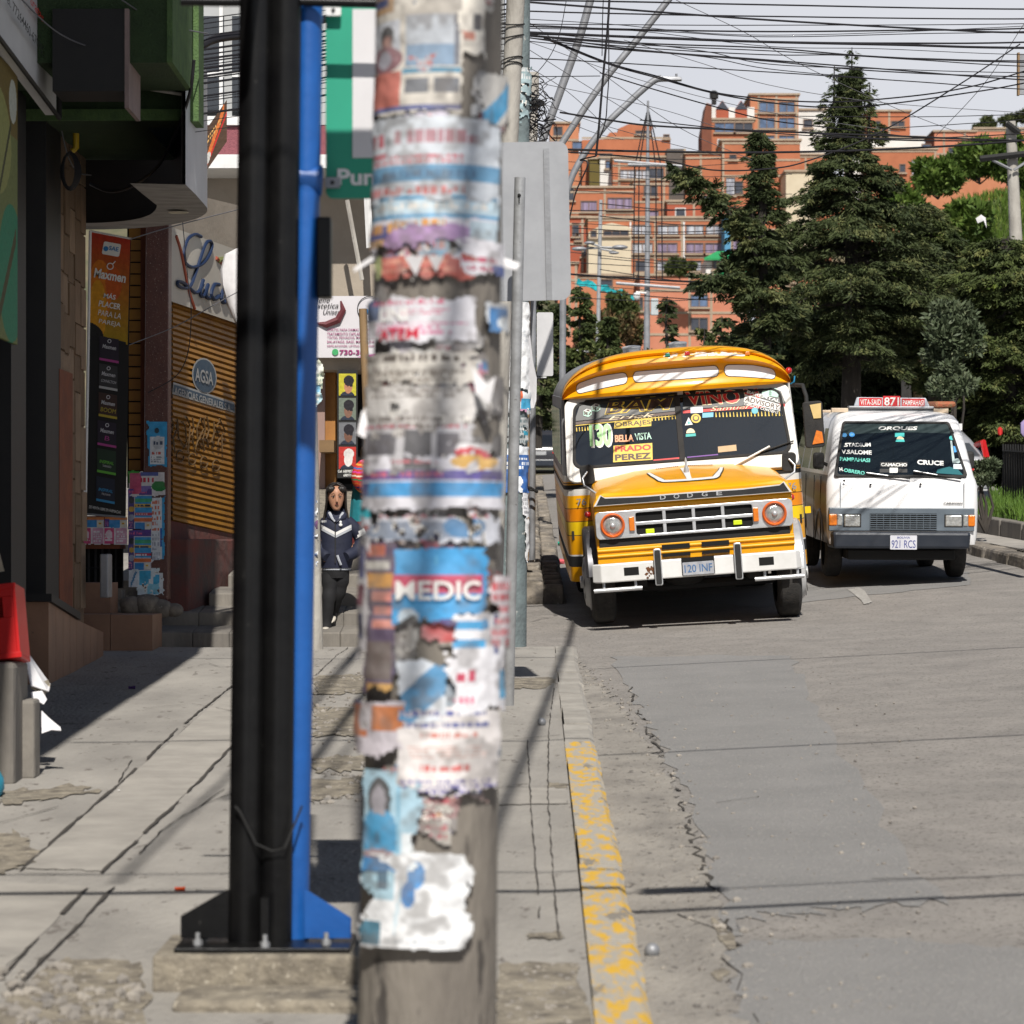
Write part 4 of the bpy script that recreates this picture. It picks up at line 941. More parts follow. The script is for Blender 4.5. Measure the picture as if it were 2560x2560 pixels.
# windscreen: white surround, rubber, two panes with lettering
WO = Vector((0, .545, 1.56)); WUP = Vector((0, .255, .74)).normalized(); WN = Vector((1, 0, 0)).cross(WUP)
WM = aim(WO, (1, 0, 0), WUP)            # page on the windscreen
def wsp(cx, cy):
 p = bl(cx, cy, True, WO, WN) - WO; return p.x, p.dot(WUP)
H2 = .755
def wedge(x): return x
outer = [(1.2, -.12), (1.185, .4), (1.165, H2 + .03), (0, H2 + .03), (-1.165, H2 + .03), (-1.185, .4), (-1.2, -.12), (0, -.12)]
inn = rrect(-1.125, .02, 1.125, H2 - .02, .10, 6)
def skew(p): return (p[0] * (1 - .055 * p[1] / H2), p[1])
inn = [skew(p) for p in inn]
def outline(k):     # an outline ring sampled like inn
 out = []
 for x, y in inn:
  X = 1.19 - .03 * y; out.append((max(-X, min(X, x * 1.0 + (.075 if x > 1.0 else -.075 if x < -1.0 else 0))), (H2 + .03 if y > H2 - .13 else -.12) if abs(x) < 1.02 or y > H2 - .05 or y < .05 else y))
 return out
big = []
for x, y in rrect(-1.19, -.12, 1.19, H2 + .03, .10, 6): big.append((x * (1 - .03 * (y + .1) / .9), y))
mb = MB(); mb.ring(big, inn, .05, M_BWHT, WM, -.05); B('windscreen_surround', mb, bevel=.008)
mb = MB(); inn2 = [skew(p) for p in rrect(-1.095, .05, 1.095, H2 - .05, .085, 6)]
mb.ring(inn, inn2, .03, M_RUBBER, WM, -.022)
mb.box((-.03, .03, -.02), (.03, H2 - .03, .014), M_RUBBER, WM); B('windscreen_rubber', mb, bevel=.006)
def words(mb, t, c0, c1, h, m, off=0., shear=0., z=.006, sp=1.):      # written from crop point c0 to c1 (baseline middle)
 a, b = wsp(*c0), wsp(*c1)
 o = ((a[0] + b[0]) / 2, (a[1] + b[1]) / 2); w = math.hypot(b[0] - a[0], b[1] - a[1]); ang = math.atan2(b[1] - a[1], b[0] - a[0])
 M = WM @ Matrix.Translation((o[0], o[1], 0)) @ Matrix.Rotation(ang, 4, 'Z')
 mb.text(t, w, h, m, M, off, shear, z, sp)
def bar(mb, c0, c1, h, m, z=.003):
 a, b = wsp(*c0), wsp(*c1); mb.add([(a[0], a[1] - h / 2, z), (b[0], b[1] - h / 2, z), (b[0], b[1] + h / 2, z), (a[0], a[1] + h / 2, z)], [(0, 1, 2, 3)], m, WM)
C_BAND = flat('tinted_sun_band', (.018, .02, .019), .35); C_GOLD = flat('gold_print', (.72, .52, .05), .5); C_BRN = flat('brown_print', (.06, .025, .012), .5)
C_RED = flat('red_print', (.62, .02, .015), .5); C_CRM = flat('cream_print', (.78, .66, .42), .5); C_MINT = flat('mint_print', (.45, .72, .60), .5)
C_LIME = flat('lime_print', (.40, .78, .32), .5); C_WHT = flat('white_print', (.76, .76, .73), .5); C_ORG = flat('salmon_print', (.78, .36, .18), .5); C_TEAL = flat('teal_print', (.02, .42, .40), .5)
def pane(x0, x1, mb):
 pts = [skew(p) for p in rrect(x0, .05, x1, H2 - .05, .005, 2)]
 mb.prism(pts, .006, M_GLASS, WM, -.006)
lp_, rp_ = MB(), MB()
pane(-1.095, -.028, lp_); pane(.028, 1.095, rp_)
def quadband(mb, pix, m, z=.002):
 P = [wsp(*p) for p in pix]; mb.add([(x, y, z) for x, y in P], [tuple(range(len(P)))], m, WM)
quadband(lp_, [(160, 605), (890, 530), (890, 400), (240, 455), (195, 500)], C_BAND)
quadband(rp_, [(930, 520), (1660, 480), (1625, 390), (1570, 372), (930, 385)], C_BAND)
# dice
for (cx, cy, r) in ((252, 548, .048), (312, 512, .05)):
 x, y = wsp(cx, cy); k = r
 for pts, m in (([(-.9, -.5), (.1, -.9), (.15, .15), (-.85, .5)], C_MINT), ([(.12, -.9), (.9, -.4), (.9, .55), (.17, .15)], C_MINT), ([(-.85, .54), (.15, .19), (.9, .6), (-.1, .95)], C_WHT)):
  lp_.add([(x + a * k, y + b * k, .006) for a, b in pts], [(0, 1, 2, 3)], m, WM)
 for a, b in ((-.6, -.2), (-.15, -.35), (-.4, 0), (-.6, .25), (-.15, 0), (.4, -.3), (.65, 0), (0, .6), (.3, .55)):
  lp_.add([(x + a * k + q * .008, y + b * k + w * .008, .0075) for q, w in ((-1, -1), (1, -1), (1, 1), (-1, 1))], [(0, 1, 2, 3)], C_BRN, WM)
words(lp_, 'BAM', (368, 508), (872, 470), .155, C_GOLD, .05, .25, .005, 1.02); words(lp_, 'BAM', (374, 509), (866, 471), .135, C_BRN, .012, .25, .007, 1.06)
bar(lp_, (160, 622), (890, 545), .03, C_BRN, .004); bar(lp_, (160, 638), (890, 566), .008, C_GOLD, .005)
words(lp_, 'Erick', (400, 585), (730, 560), .04, C_CRM, .0, .35, .006)
for k in range(7): x, y = wsp(175 + k * 20, 665 - k * 2); lp_.add([(x - .007, y - .022, .005), (x + .007, y - .022, .005), (x + .003, y + .022, .005), (x - .003, y + .022, .005)], [(0, 1, 2, 3)], C_GOLD, WM)
for k in range(13): x, y = wsp(590 + k * 24, 600 - k * 2); lp_.add([(x - .007, y - .022, .005), (x + .007, y - .022, .005), (x + .003, y + .022, .005), (x - .003, y + .022, .005)], [(0, 1, 2, 3)], C_GOLD, WM)
words(lp_, '130', (275, 712), (432, 705), .262, C_WHT, .05, 0, .005, .9); words(lp_, '130', (267, 708), (422, 701), .24, C_LIME, .035, 0, .007, .92)
quadband(lp_, [(440, 660), (705, 640), (705, 585), (445, 605)], C_GOLD, .004); words(lp_, 'OBRAJES', (447, 636), (702, 615), .062, C_BRN, .01, 0, .006)
words(lp_, 'BELLA', (447, 730), (580, 725), .075, C_ORG, .03, 0, .006, .92); words(lp_, 'VISTA', (588, 718), (706, 708), .075, C_MINT, .02, 0, .006, .92)
quadband(lp_, [(434, 898), (715, 880), (712, 760), (437, 780)], C_GOLD, .004)
words(lp_, 'PRADO', (447, 804), (703, 790), .062, C_RED, .035, 0, .006); words(lp_, 'PEREZ', (447, 865), (703, 850), .066, C_BRN, .035, 0, .006)
bar(lp_, (720, 885), (905, 868), .02, C_RED, .003)
words(rp_, 'VINO', (942, 448), (1335, 428), .16, C_CRM, .05, -.12, .005); words(rp_, 'VINO', (948, 448), (1330, 428), .138, C_RED, .025, -.12, .007, 1.03)
words(rp_, 'H', (1360, 420), (1478, 412), .14, C_CRM, .05, -.1, .005); words(rp_, 'H', (1366, 420), (1472, 412), .12, C_RED, .02, -.1, .006)
bar(rp_, (930, 540), (1655, 490), .03, C_RED, .003); words(rp_, 'Samuel', (1125, 520), (1400, 502), .045, C_CRM, .0, .35, .006)
quadband(rp_, [(1362, 470), (1620, 535), (1622, 490), (1372, 415)], C_WHT, .008); words(rp_, 'ADVISORY', (1372, 446), (1615, 510), .055, C_BRN, .02, 0, .010)
words(rp_, 'PARENTAL', (1385, 398), (1618, 466), .034, C_WHT, .03, 0, .010); words(rp_, 'EXPLICIT CONTENT', (1366, 482), (1608, 548), .03, C_WHT, .03, 0, .010)
for cx in (1525, 1575):          # pair of curled ram heads
 x, y = wsp(cx, 408); rp_.prism([(x + .05 * math.cos(t) * (1 if cx > 1550 else -1), y + .06 * math.sin(t)) for t in seq(-.9, 3.6, 12)] if cx > 1550 else list(reversed([(x - .05 * math.cos(t), y + .06 * math.sin(t)) for t in seq(-.9, 3.6, 12)])), .001, C_MINT, WM, .006)
for k in range(20): x, y = wsp(1165 + k * 25, 560 - k * .5); rp_.add([(x - .007, y - .026, .005), (x + .007, y - .026, .005), (x + .003, y + .024, .005), (x - .003, y + .024, .005)], [(0, 1, 2, 3)], C_GOLD, WM)
def disc(mb, cx, cy, r, m, z=.006): x, y = wsp(cx, cy); mb.prism(circ(x, y, r, 18), .001, m, WM, z)
quadband(rp_, [(985, 550), (1072, 545), (1070, 503), (983, 508)], flat('pale_sticker', (.6, .68, .75), .5), .006)
disc(rp_, 1022, 586, .05, C_GOLD); disc(rp_, 1022, 586, .034, C_BRN, .0075); disc(rp_, 1022, 584, .022, C_GOLD, .009)
quadband(rp_, [(944, 636), (1000, 630), (970, 578)], C_WHT, .006); quadband(rp_, [(962, 626), (982, 624), (972, 600)], C_TEAL, .0075)
quadband(rp_, [(1068, 582), (1146, 576), (1146, 543), (1068, 548)], flat('sky_sticker', (.15, .45, .65), .5), .006)
disc(rp_, 1440, 532, .034, flat('aqua_sticker', (.1, .45, .55), .5), .007)
P = [wsp(955, 690)]; x, y = wsp(985, 690); rp_.prism([(x + .045 * math.cos(t), y + .05 * math.sin(t)) for t in seq(0, math.pi, 10)], .001, C_CRM, WM, .006)
quadband(rp_, [(950, 718), (1022, 712), (1020, 692), (950, 698)], C_TEAL, .007)
quadband(rp_, [(1180, 828), (1312, 815), (1308, 772), (1178, 786)], flat('tan_card', (.55, .40, .24), .7), .003)
bar(rp_, (960, 862), (1180, 842), .012, flat('purple_trim', (.15, .03, .3), .5), .003)
B('windscreen', lp_); B('windscreen', rp_)
# wipers
mb = MB()
a = [WM @ Vector((*wsp(*p), .03)) for p in ((1285, 930), (1420, 850), (1545, 790), (1700, 755))]
mb.tube([a[0], a[2]], .012, M_BWHT, 6); mb.tube([a[1], WM @ Vector((*wsp(1715, 750), .025))], .008, M_RUBBER, 6)
B('wiper', mb)
# hood
HX = [-.975, -.968, -.94, -.87, -.5, 0, .5, .87, .94, .968, .975]
HS = [(-.76, [1.235, 1.27, 1.31, 1.335, 1.335, 1.335]), (-.745, [1.235, 1.28, 1.335, 1.362, 1.352, 1.348]), (-.62, [1.235, 1.29, 1.355, 1.385, 1.388, 1.39]), (-.25, [1.235, 1.30, 1.37, 1.405, 1.435, 1.445]), (.1, [1.235, 1.315, 1.385, 1.425, 1.475, 1.49]), (.53, [1.235, 1.33, 1.41, 1.455, 1.515, 1.54])]
def hood_z(x, y):
 ax = abs(x); prof = [(.0, 5), (.5, 4), (.87, 3), (.94, 2), (.968, 1), (.975, 0)]
 def at(h):
  for (a, i), (b, j) in zip(prof, prof[1:]):
   if a <= ax <= b: return h[i] + (h[j] - h[i]) * (ax - a) / (b - a)
  return h[0]
 for (ya, ha), (yb, hb) in zip(HS, HS[1:]):
  if ya <= y <= yb: return at(ha) + (at(hb) - at(ha)) * (y - ya) / (yb - ya)
 return at(HS[-1][1])
mb = MB(); n = len(HX)
hv = [(x, y, h[min(i, n - 1 - i)]) for y, h in HS for i, x in enumerate(HX)]
mb.add(hv, [(j * n + i, j * n + i + 1, (j + 1) * n + i + 1, (j + 1) * n + i) for j in range(len(HS) - 1) for i in range(n - 1)], M_BYEL)
mb.add([(x, -.76, z) for x, z in zip(HX, [HS[0][1][min(i, n - 1 - i)] for i in range(n)])], [tuple(range(n))], M_BYEL)
hood = B('hood', mb, smooth=35)
mb = MB(); top = [(-.90, 1.352), (-.86, 1.325), (-.5, 1.312), (0, 1.315), (.5, 1.312), (.86, 1.325), (.90, 1.352)]; lo_ = [(.965, 1.243), (-.965, 1.243)]
mb.prism([(-.97, 1.243), (.97, 1.243)] + list(reversed(top)), .004, M_BWHT, page((0, -.764, 0)))
mb.prism([(-.945, 1.25), (.945, 1.25)] + [(x * .992, z - .012) for x, z in reversed(top)], .003, pm('black_gloss_panel', (.012, .012, .013), (.02, .02, .02), 9, .18, coat=.8), page((0, -.768, 0)))
for ch, x in zip('DODGE', (-.29, -.157, -.024, .118, .261)): mb.text(ch, .056, .042, M_CHROME, page((x, -.7715, 1.284)), .012)
B('nose_panel', mb, hood)
def on_hood(pts, w, m, nm, lift=.005):
 mbx = MB(); L_, R_ = [], []
 for i, (x, y) in enumerate(pts):
  a = Vector(pts[max(i - 1, 0)]); b = Vector(pts[min(i + 1, len(pts) - 1)]); t = (b - a).normalized(); s = Vector((-t.y, t.x)) * (w[i] / 2)
  for lst, q in ((L_, Vector((x, y)) + s), (R_, Vector((x, y)) - s)): lst.append((q.x, q.y, hood_z(q.x, q.y) + lift))
 k = len(L_); mbx.add(L_ + R_, [(i, k + i, k + i + 1, i + 1) for i in range(k - 1)], m)
 return mbx
U_ = [(-.37, .22), (-.34, .0), (-.30, -.2), (-.27, -.36), (-.22, -.42), (-.1, -.44), (0, -.45), (.1, -.44), (.22, -.42), (.27, -.36), (.30, -.2), (.34, 0), (.37, .22)]
def fine(pts, k=5):
 out = []
 for a, b in zip(pts, pts[1:]): out += [(a[0] + (b[0] - a[0]) * i / k, a[1] + (b[1] - a[1]) * i / k) for i in range(k)]
 return out + [pts[-1]]
FU = fine(U_); m_ = len(FU)
B('hood_stripe', on_hood(FU, [.05 + .02 * min(i, m_ - 1 - i) / 8 if 18 > min(i, m_ - 1 - i) else .13 for i in range(m_)], M_BLK, 's', .007), hood)
B('hood_stripe', on_hood(FU, [.03 + .018 * min(i, m_ - 1 - i) / 8 if 18 > min(i, m_ - 1 - i) else .105 for i in range(m_)], M_WHITE, 's', .010), hood)
B('hood_stripe', on_hood(fine([(0, -.40), (0, .3)]), [.05, .055, .06, .07, .08, .09], M_WHITE, 's', .010), hood)
mb = MB(); mb.lathe([(.022, 0), (.028, .03), (.02, .06), (.012, .09), (.014, .12), (.004, .16)], M_CHROME, 12, Matrix.Translation((0, -.02, hood_z(0, -.02)))); B('hood_ornament', mb, hood, smooth=50)
mb = MB()
for k in range(30):
 if k in (12, 13, 14, 15): continue
 x = -.28 + k * .0195; mb.box((x, .47, hood_z(x, .47) + .003), (x + .011, .50, hood_z(x, .5) + .005), M_DARK)
B('vent_slots', mb, hood)
# front: fenders, grille, lamps
mb = MB()
mb.hexa([(-.965, -.70, .66), (.965, -.70, .66), (.965, -.42, .66), (-.965, -.42, .66), (-.972, -.72, 1.24), (.972, -.72, 1.24), (.972, .53, 1.24), (-.972, .53, 1.24)], M_BYEL)
B('fender', mb, bevel=.02)
mb = MB()
go = rrect(-.965, .912, .965, 1.182, .05, 5); gi = rrect(-.57, .938, .57, 1.152, .02, 5)
mb.ring(go, gi, .03, M_CHROME, page((0, -.74, 0)))
for x in (-.2915, -.0045, .2825): mb.box((x - .017, -.768, .928), (x + .017, -.74, 1.16), M_CHROME)
mb.box((-.575, -.772, 1.028), (.575, -.741, 1.062), M_CHROME)
grille = B('grille', mb, bevel=.006)
mb = MB(); mb.box((-.58, -.739, .925), (.58, -.725, 1.165), M_DARK); B('grille_recess', mb, grille)
for x, z in ((-.44, .965), (.42, .985)):
 mb = MB(); mb.box((x - .04, -.758, z - .025), (x + .045, -.742, z + .02), flat('lime_plastic', (.62, .75, .01), .5)); B('fog_lamp', mb, grille, bevel=.006)
for x in (-.80, .785):
 mb = MB(); T = page((x, -.772, 1.045))
 mb.lathe([(.092, 0), (.096, .018), (.108, .03), (.118, .024), (.122, .004), (.12, -.01)], M_ORNG, 32, T, caps=False); hl = B('headlight', mb, smooth=60)
 mb = MB(); mb.lathe([(.001, .022), (.03, .02), (.06, .014), (.09, .003), (.094, -.005)], M_LENS, 32, T); B('lens', mb, hl, smooth=60)
 mb = MB(); mb.ball((x, -.792, 1.045), .03, M_CHROME, 14, 8); B('bulb', mb, hl, smooth=0)
for x in (-.612, .602):
 mb = MB(); mb.prism(rrect(-.026, -.068, .026, .068, .008), .03, M_AMBER, page((x, -.768, 1.048))); B('turn_lamp', mb, bevel=.006)
mb = MB(); mb.box((-.94, -.735, .835), (.93, -.70, .908), M_BLK); B('lower_strip', mb, bevel=.004)
mb = MB()
mb.box((-.965, -.74, .665), (.965, -.69, .833), M_BYEL)
for z in (.80, .745): mb.tube([(-.965, -.745, z), (.965, -.745, z)], .016, M_BYEL, 8)
ap = B('apron', mb, bevel=.004)
for x0, x1 in ((-.335, -.06), (.055, .325)):
 for z0, z1 in ((.772, .818), (.70, .73)):
  mb = MB(); mb.box((x0, -.764, z0), (x1, -.741, z1), M_DARK); B('slot', mb, ap)
mb = MB()
mb.hexa([(-1.035, -.86, .50), (-.95, -.95, .50), (.95, -.95, .50), (1.01, -.86, .50), (-1.035, -.86, .682), (-.95, -.95, .682), (.95, -.95, .682), (1.01, -.86, .682)], M_BUMP)
bp_ = B('bumper', mb, bevel=.012)
for x in (-.655, .66):
 mb = MB(); mb.box((x - .072, -.953, .558), (x + .072, -.945, .636), M_DARK); B('opening', mb, bp_)
g = random.Random(5); q = MB()
for k in range(16):
 x, z = -.47 + g.uniform(-.05, .05), .58 + g.uniform(-.06, .06); r_ = g.uniform(.006, .024)
 q.prism([(x + r_ * g.uniform(.5, 1.2) * math.cos(t), min(.675, max(.505, z + r_ * g.uniform(.5, 1.3) * math.sin(t)))) for t in seq(0, 5.6, 8)], .0006, pm('rust', (.16, .06, .02), (.07, .035, .02), 30, .9), page((0, -.951 - .0002 * k, 0)))
B('rust_patch', q, bp_)
for x in (-.395, .385):
 mb = MB(); mb.prism(rrect(-.038, .44, .038, .80, .02), .05, M_CHROME, page((x, -.952, 0))); ov = B('overrider', mb, bp_, bevel=.008)
 mb = MB(); mb.prism(rrect(-.027, .455, .027, .785, .016), .012, M_RUBBER, page((x, -1.002, 0))); B('rubber_pad', mb, ov, bevel=.004)
mb = MB(); mb.box((-.165, -.956, .52), (.155, -.950, .69), M_DARK)
T = page((-.005, -.966, .582)); mb.prism(rrect(-.152, -.062, .152, .062, .008), .006, pm('worn_plate', (.42, .43, .46), (.3, .31, .34), 14, .5), T)
mb.text('120 INF', .27, .075, flat('faded_blue', (.06, .15, .32), .6), T, .008, z=.0085); B('licence_plate', mb)
for x0, x1 in ((-1.03, -.56), (.54, 1.02)):
 mb = MB(); mb.tube([(x0, -.9, .425), (x1, -.9, .425)], .022, M_CHROME, 10)
 for x in (x0 + .1, x1 - .06): mb.tube([(x, -.9, .425), (x, -.88, .52)], .014, M_CHROME, 8)
 B('step_bar', mb, smooth=40)
# wheel arches (flared steel rims), wheels
for s in (-1, 1):
 mb = MB(); pr = []
 zc = .43 + (.035 if s < 0 else -.035)
 for t in seq(R(8), R(172), 18):
  c, q = math.cos(t), math.sin(t)
  pr.append([(s * .965, -.50 * c, zc + .50 * q), (s * 1.075, -.50 * c, zc + .50 * q), (s * 1.085, -.53 * c, zc + .53 * q), (s * 1.06, -.555 * c, zc + .555 * q), (s * .965, -.555 * c, zc + .555 * q)])
 mb.loft(pr if s > 0 else [list(reversed(p)) for p in pr], M_CHROME if s > 0 else pm('shade_tinted_arch_chrome', (.10, .10, .11), (.06, .06, .065), 8, .4, metal=.6))  # left rim is chrome too, its shade put into a darker colour
 B('wheel_arch', mb, smooth=40)
def wheel(parent, x, y, z, s, r, w, hub=True, dish=.07, name='wheel'):
 T = Matrix.Translation((x, y, z)) @ Matrix.Rotation(R(90 if s > 0 else -90), 4, 'Y')
 mb = MB()
 mb.lathe([(r * .62, -w / 2), (r * .8, -w / 2 - .004), (r * .95, -w / 2 + .012), (r, -w / 2 + .035), (r + .003, -.03), (r + .003, .03), (r, w / 2 - .035), (r * .95, w / 2 - .012), (r * .8, w / 2 + .004), (r * .62, w / 2)], M_TYRE, 44, T, caps=False)
 wh = mb.build(name, parent, smooth=35)
 mb = MB()
 if hub:
  mb.lathe([(r * .66, w / 2 - .05), (r * .68, w / 2 + .015), (r * .63, w / 2 + .015), (r * .55, w / 2 + dish * .8), (r * .34, w / 2 + dish), (r * .30, w / 2 + dish * .55), (r * .16, w / 2 + dish * .6), (r * .14, w / 2 + dish * 1.4), (.001, w / 2 + dish * 1.45)], pm('white_rim', (.52, .52, .52), (.4, .4, .39), 8, .4), 32, T, caps=False)
  for k in range(8):
   q = 2 * math.pi * k / 8; c = T @ Vector((r * .47 * math.cos(q), r * .47 * math.sin(q), w / 2 + dish * .94))
   mb.add([c + (T.to_3x3() @ Vector((.036 * math.cos(p), .036 * math.sin(p), .004))) for p in seq(0, 5.76, 11)], [tuple(range(12))], M_DARK)
 else: mb.lathe([(r * .64, -.02), (r * .6, 0), (.001, .03)], M_DSTEEL, 24, T, caps=False)
 mb.build('rim', wh, smooth=40)
 return wh
wheel(bus, -.925, 0, .43 + .035, -1, .43, .235); wheel(bus, .925, 0, .43 - .035, 1, .43, .235)
for s in (-1, 1): wheel(bus, s * .9, 4.6, .43 - s * .035, s, .43, .4)
mb = MB(); mb.box((-.62, -.7, .42), (-.5, 7, .6), M_BLK); mb.box((.5, -.7, .42), (.62, 7, .6), M_BLK); mb.tube([(-.8, 0, .40), (-.3, 0, .36), (.3, 0, .36), (.8, 0, .36)], .05, M_BLK, 8); mb.ball((-.1, -.1, .47), .16, M_BLK, 14, 8, sc=(1.4, 1.6, .7)); mb.box((-.5, .6, .5), (.5, 6.5, .62), M_BLK)
B('chassis', mb)
# fender mirrors and the big side mirror
for s, z in ((-1, 1.545), (1, 1.52)):
 mb = MB(); T = Matrix.Translation((s * 1.0, -.32, z)) @ Matrix.Rotation(R(4 * s), 4, 'Y') @ FRONT
 mb.prism(rrect(-.07, -.098, .07, .098, .04), .04, M_RUBBER, T); mi = B('fender_mirror', mb, bevel=.012)
 mb = MB(); mb.tube([(s * 1.0, -.37, z + .03), (s * 1.05, -.40, z - .03), (s * 1.04, -.42, z - .1), (s * .93, -.5, 1.36)], .011, M_CHROME, 8); B('mirror_arm', mb, mi, smooth=50)
mb = MB(); mb.prism(rrect(-.10, -.235, .10, .235, .035), .06, M_RUBBER, page((1.335, .34, 1.86))); bm_ = B('side_mirror', mb, bevel=.012)
mb = MB(); mb.prism([(.0, .06), (.075, .06), (.085, .21), (-.03, .2)], .006, flat('cream_reflector', (.7, .52, .22), .4), page((1.335, .276, 1.86))); B('reflector', mb, bm_)
mb = MB(); mb.prism([(-.03, -.2), (.085, -.19), (.075, -.08), (.02, -.06)], .006, M_AMBER, page((1.335, .276, 1.86))); B('reflector', mb, bm_)
mb = MB(); mb.tube([(1.18, .72, 2.27), (1.27, .5, 2.26), (1.29, .42, 2.15), (1.29, .41, 1.72)], .022, M_RUBBER, 8); B('mirror_arm', mb, bm_, smooth=50)
mb = MB(); mb.tube([(1.17, .7, 2.28), (1.2, .66, 2.30), (1.21, .65, 2.36)], .008, flat('blue_string', (.02, .3, .6), .6), 5); B('blue_ribbon', mb, bm_)
for s in (-1, 1):
 mb = MB(); mb.ball((s * 1.02, -.1, 1.16 - (0 if s > 0 else .02)), .034, M_RED, 12, 8); B('side_lamp', mb, smooth=0)
mb = MB(); mb.prism(rrect(-.03, -.035, .03, .035, .006), .02, M_BYE2, page((1.262, .80, .98))); B('door_hinge', mb)
# ------------------------------------------------------------------ the white minibus and the cars behind
M_VWHT = pm('van_white_paint', (.80, .80, .80), (.74, .74, .745), 2, .28, spec=.35, coat=.35)
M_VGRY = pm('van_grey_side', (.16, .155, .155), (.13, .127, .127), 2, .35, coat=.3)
M_VTRIM = pm('blue_grey_trim', (.13, .16, .19), (.10, .125, .15), 5, .4)
M_VBMP = pm('dark_bumper', (.018, .024, .036), (.028, .034, .046), 5, .38, .05, 30)
_VR = Matrix.Rotation(math.atan(.045), 4, 'X') @ Matrix.Rotation(R(.3), 4, 'Y')
VROOT = U(2232, 1441, 34.0)
van = thing('white_minibus', 'white minibus with a red route sign on its roof rack, beside the yellow bus', 'minibus', tuple(VROOT), _VR.to_euler(), world=False)
_VI = (Matrix.Translation(VROOT) @ _VR).inverted(); _vc = _VI @ Vector((0, 0, EYE))
def vl(cx, cy, o, n):
 d = (_VI @ U(1960 + cx * .3106, 960 + cy * .3106, 34)) - _vc; o, n = Vector(o), Vector(n)
 return _vc + d * ((o - _vc).dot(n) / d.dot(n))
def V(name, mb, parent=None, **k): return mb.build(name, parent or van, **k)
FY = -.86
def vf(cx, cy, y=FY): p = vl(cx, cy, (0, y, 0), (0, 1, 0)); return p.x, p.z
LV = [(.40, .81, -.82, .05), (.50, .835, -.86, .12), (.795, .845, -.86, .14), (.80, .845, -.86, .14), (1.05, .84, -.835, .15), (1.12, .825, -.80, .16), (1.16, .812, -.765, .17), (1.45, .765, -.54, .17), (1.76, .705, -.29, .17), (1.83, .665, -.18, .18), (1.885, .56, .05, .2), (1.90, .42, .35, .25)]
rings = []
for z, w, yf, r_ in LV:
 pts = rrect(-w, yf, w, 3.45 - (.25 if z > 1.7 else 0), r_, 6); rings.append([(x, y, z) for x, y in pts])
nr = len(rings[0]); mb = MB()
vs = [p for q in rings for p in q]; fw, fg = [], []
for j in range(len(rings) - 1):
 for k in range(nr):
  a, b = rings[j][k], rings[j][(k + 1) % nr]; f = (j * nr + k, j * nr + (k + 1) % nr, (j + 1) * nr + (k + 1) % nr, (j + 1) * nr + k)
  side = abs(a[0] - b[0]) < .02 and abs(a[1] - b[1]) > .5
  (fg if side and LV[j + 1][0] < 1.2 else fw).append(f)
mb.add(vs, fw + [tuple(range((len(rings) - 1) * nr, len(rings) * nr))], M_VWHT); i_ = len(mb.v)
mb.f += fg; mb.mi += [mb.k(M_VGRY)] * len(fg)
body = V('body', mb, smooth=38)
# side windows and door seams
for s in (-1, 1):
 for y0, y1 in ((-.05, .55), (.68, 1.55), (1.65, 2.45), (2.55, 3.2)):
  def sp(y, z, e=.006):
   t = (z - 1.16) / (1.76 - 1.16); return (s * (.812 + (.705 - .812) * t + e), y, z)
  yo = .24 if y0 < 0 else 0
  q = [sp(y0 - .0, 1.2), sp(y1, 1.2), sp(y1, 1.68), sp(y0 + yo, 1.68)]
  mb = MB(); mb.add(q, [(0, 1, 2, 3)] if s > 0 else [(3, 2, 1, 0)], M_SGLASS); V('side_window', mb)
 mb = MB()
 for y in (-.12, .62, 1.6): mb.box((s * .842 - .004, y, .3), (s * .842 + .006, y + .012, 1.14), M_DARK)
 V('door_seam', mb)
 mb = MB(); mb.tube([(s * (.845) , .42 * math.cos(t), .36 + .40 * math.sin(t)) for t in seq(.15, 2.99, 16)], .012, M_VGRY, 6); V('arch_lip', mb)
# windscreen
WO2 = Vector((0, -.785, 1.135)); WU2 = (Vector((0, -.30, 1.76)) - WO2).normalized(); WN2 = Vector((1, 0, 0)).cross(WU2)
WV = aim(WO2 + WN2 * .012, (1, 0, 0), WU2)
def vw(cx, cy): p = vl(cx, cy, WO2 + WN2 * .012, WN2) - WO2; return p.x, p.dot(WU2)
bl_, br_, tl_, tr_ = vw(400, 750), vw(1482, 752), vw(468, 305), vw(1330, 305)
HV = (tl_[1] + tr_[1]) / 2
def vsk(x, y): t = y / HV; l = bl_[0] + (tl_[0] - bl_[0]) * t; r = br_[0] + (tr_[0] - br_[0]) * t; u = (x + 1) / 2; return (l + (r - l) * u, y)
def vout(dx, dy, rr, z=None): return [vsk(x, y) for x, y in rrect(-1 + dx, dy, 1 - dx, HV - dy, rr, 5)]
mb = MB(); mb.ring(vout(-.0, -.0, .055), vout(.045, .028, .05), .014, M_RUBBER, WV); V('windscreen_rubber', mb, bevel=.004)
g_ = MB(); g_.prism(vout(.045, .028, .05), .004, glass('minibus_windscreen', (.012, .018, .021), .03, .55), WV, .002)
def vwords(t, c0, c1, h, m, off=.02, shear=0., z=.009, sp=1.):
 a, b = vw(*c0), vw(*c1); o = ((a[0] + b[0]) / 2, (a[1] + b[1]) / 2); w = math.hypot(b[0] - a[0], b[1] - a[1]); an = math.atan2(b[1] - a[1], b[0] - a[0])
 g_.text(t, w, h, m, WV @ Matrix.Translation((o[0], o[1], 0)) @ Matrix.Rotation(an, 4, 'Z'), off, shear, z, sp)
def vquad(pix, m, z=.007): P = [vw(*p) for p in pix]; g_.add([(x, y, z) for x, y in P], [tuple(range(len(P)))], m, WV)
def vdisc(cx, cy, r, m, z=.008): x, y = vw(cx, cy); g_.prism(circ(x, y, r, 16), .001, m, WV, z)
vwords('ORQUES', (760, 362), (1075, 362), .062, C_WHT, .035, .2)
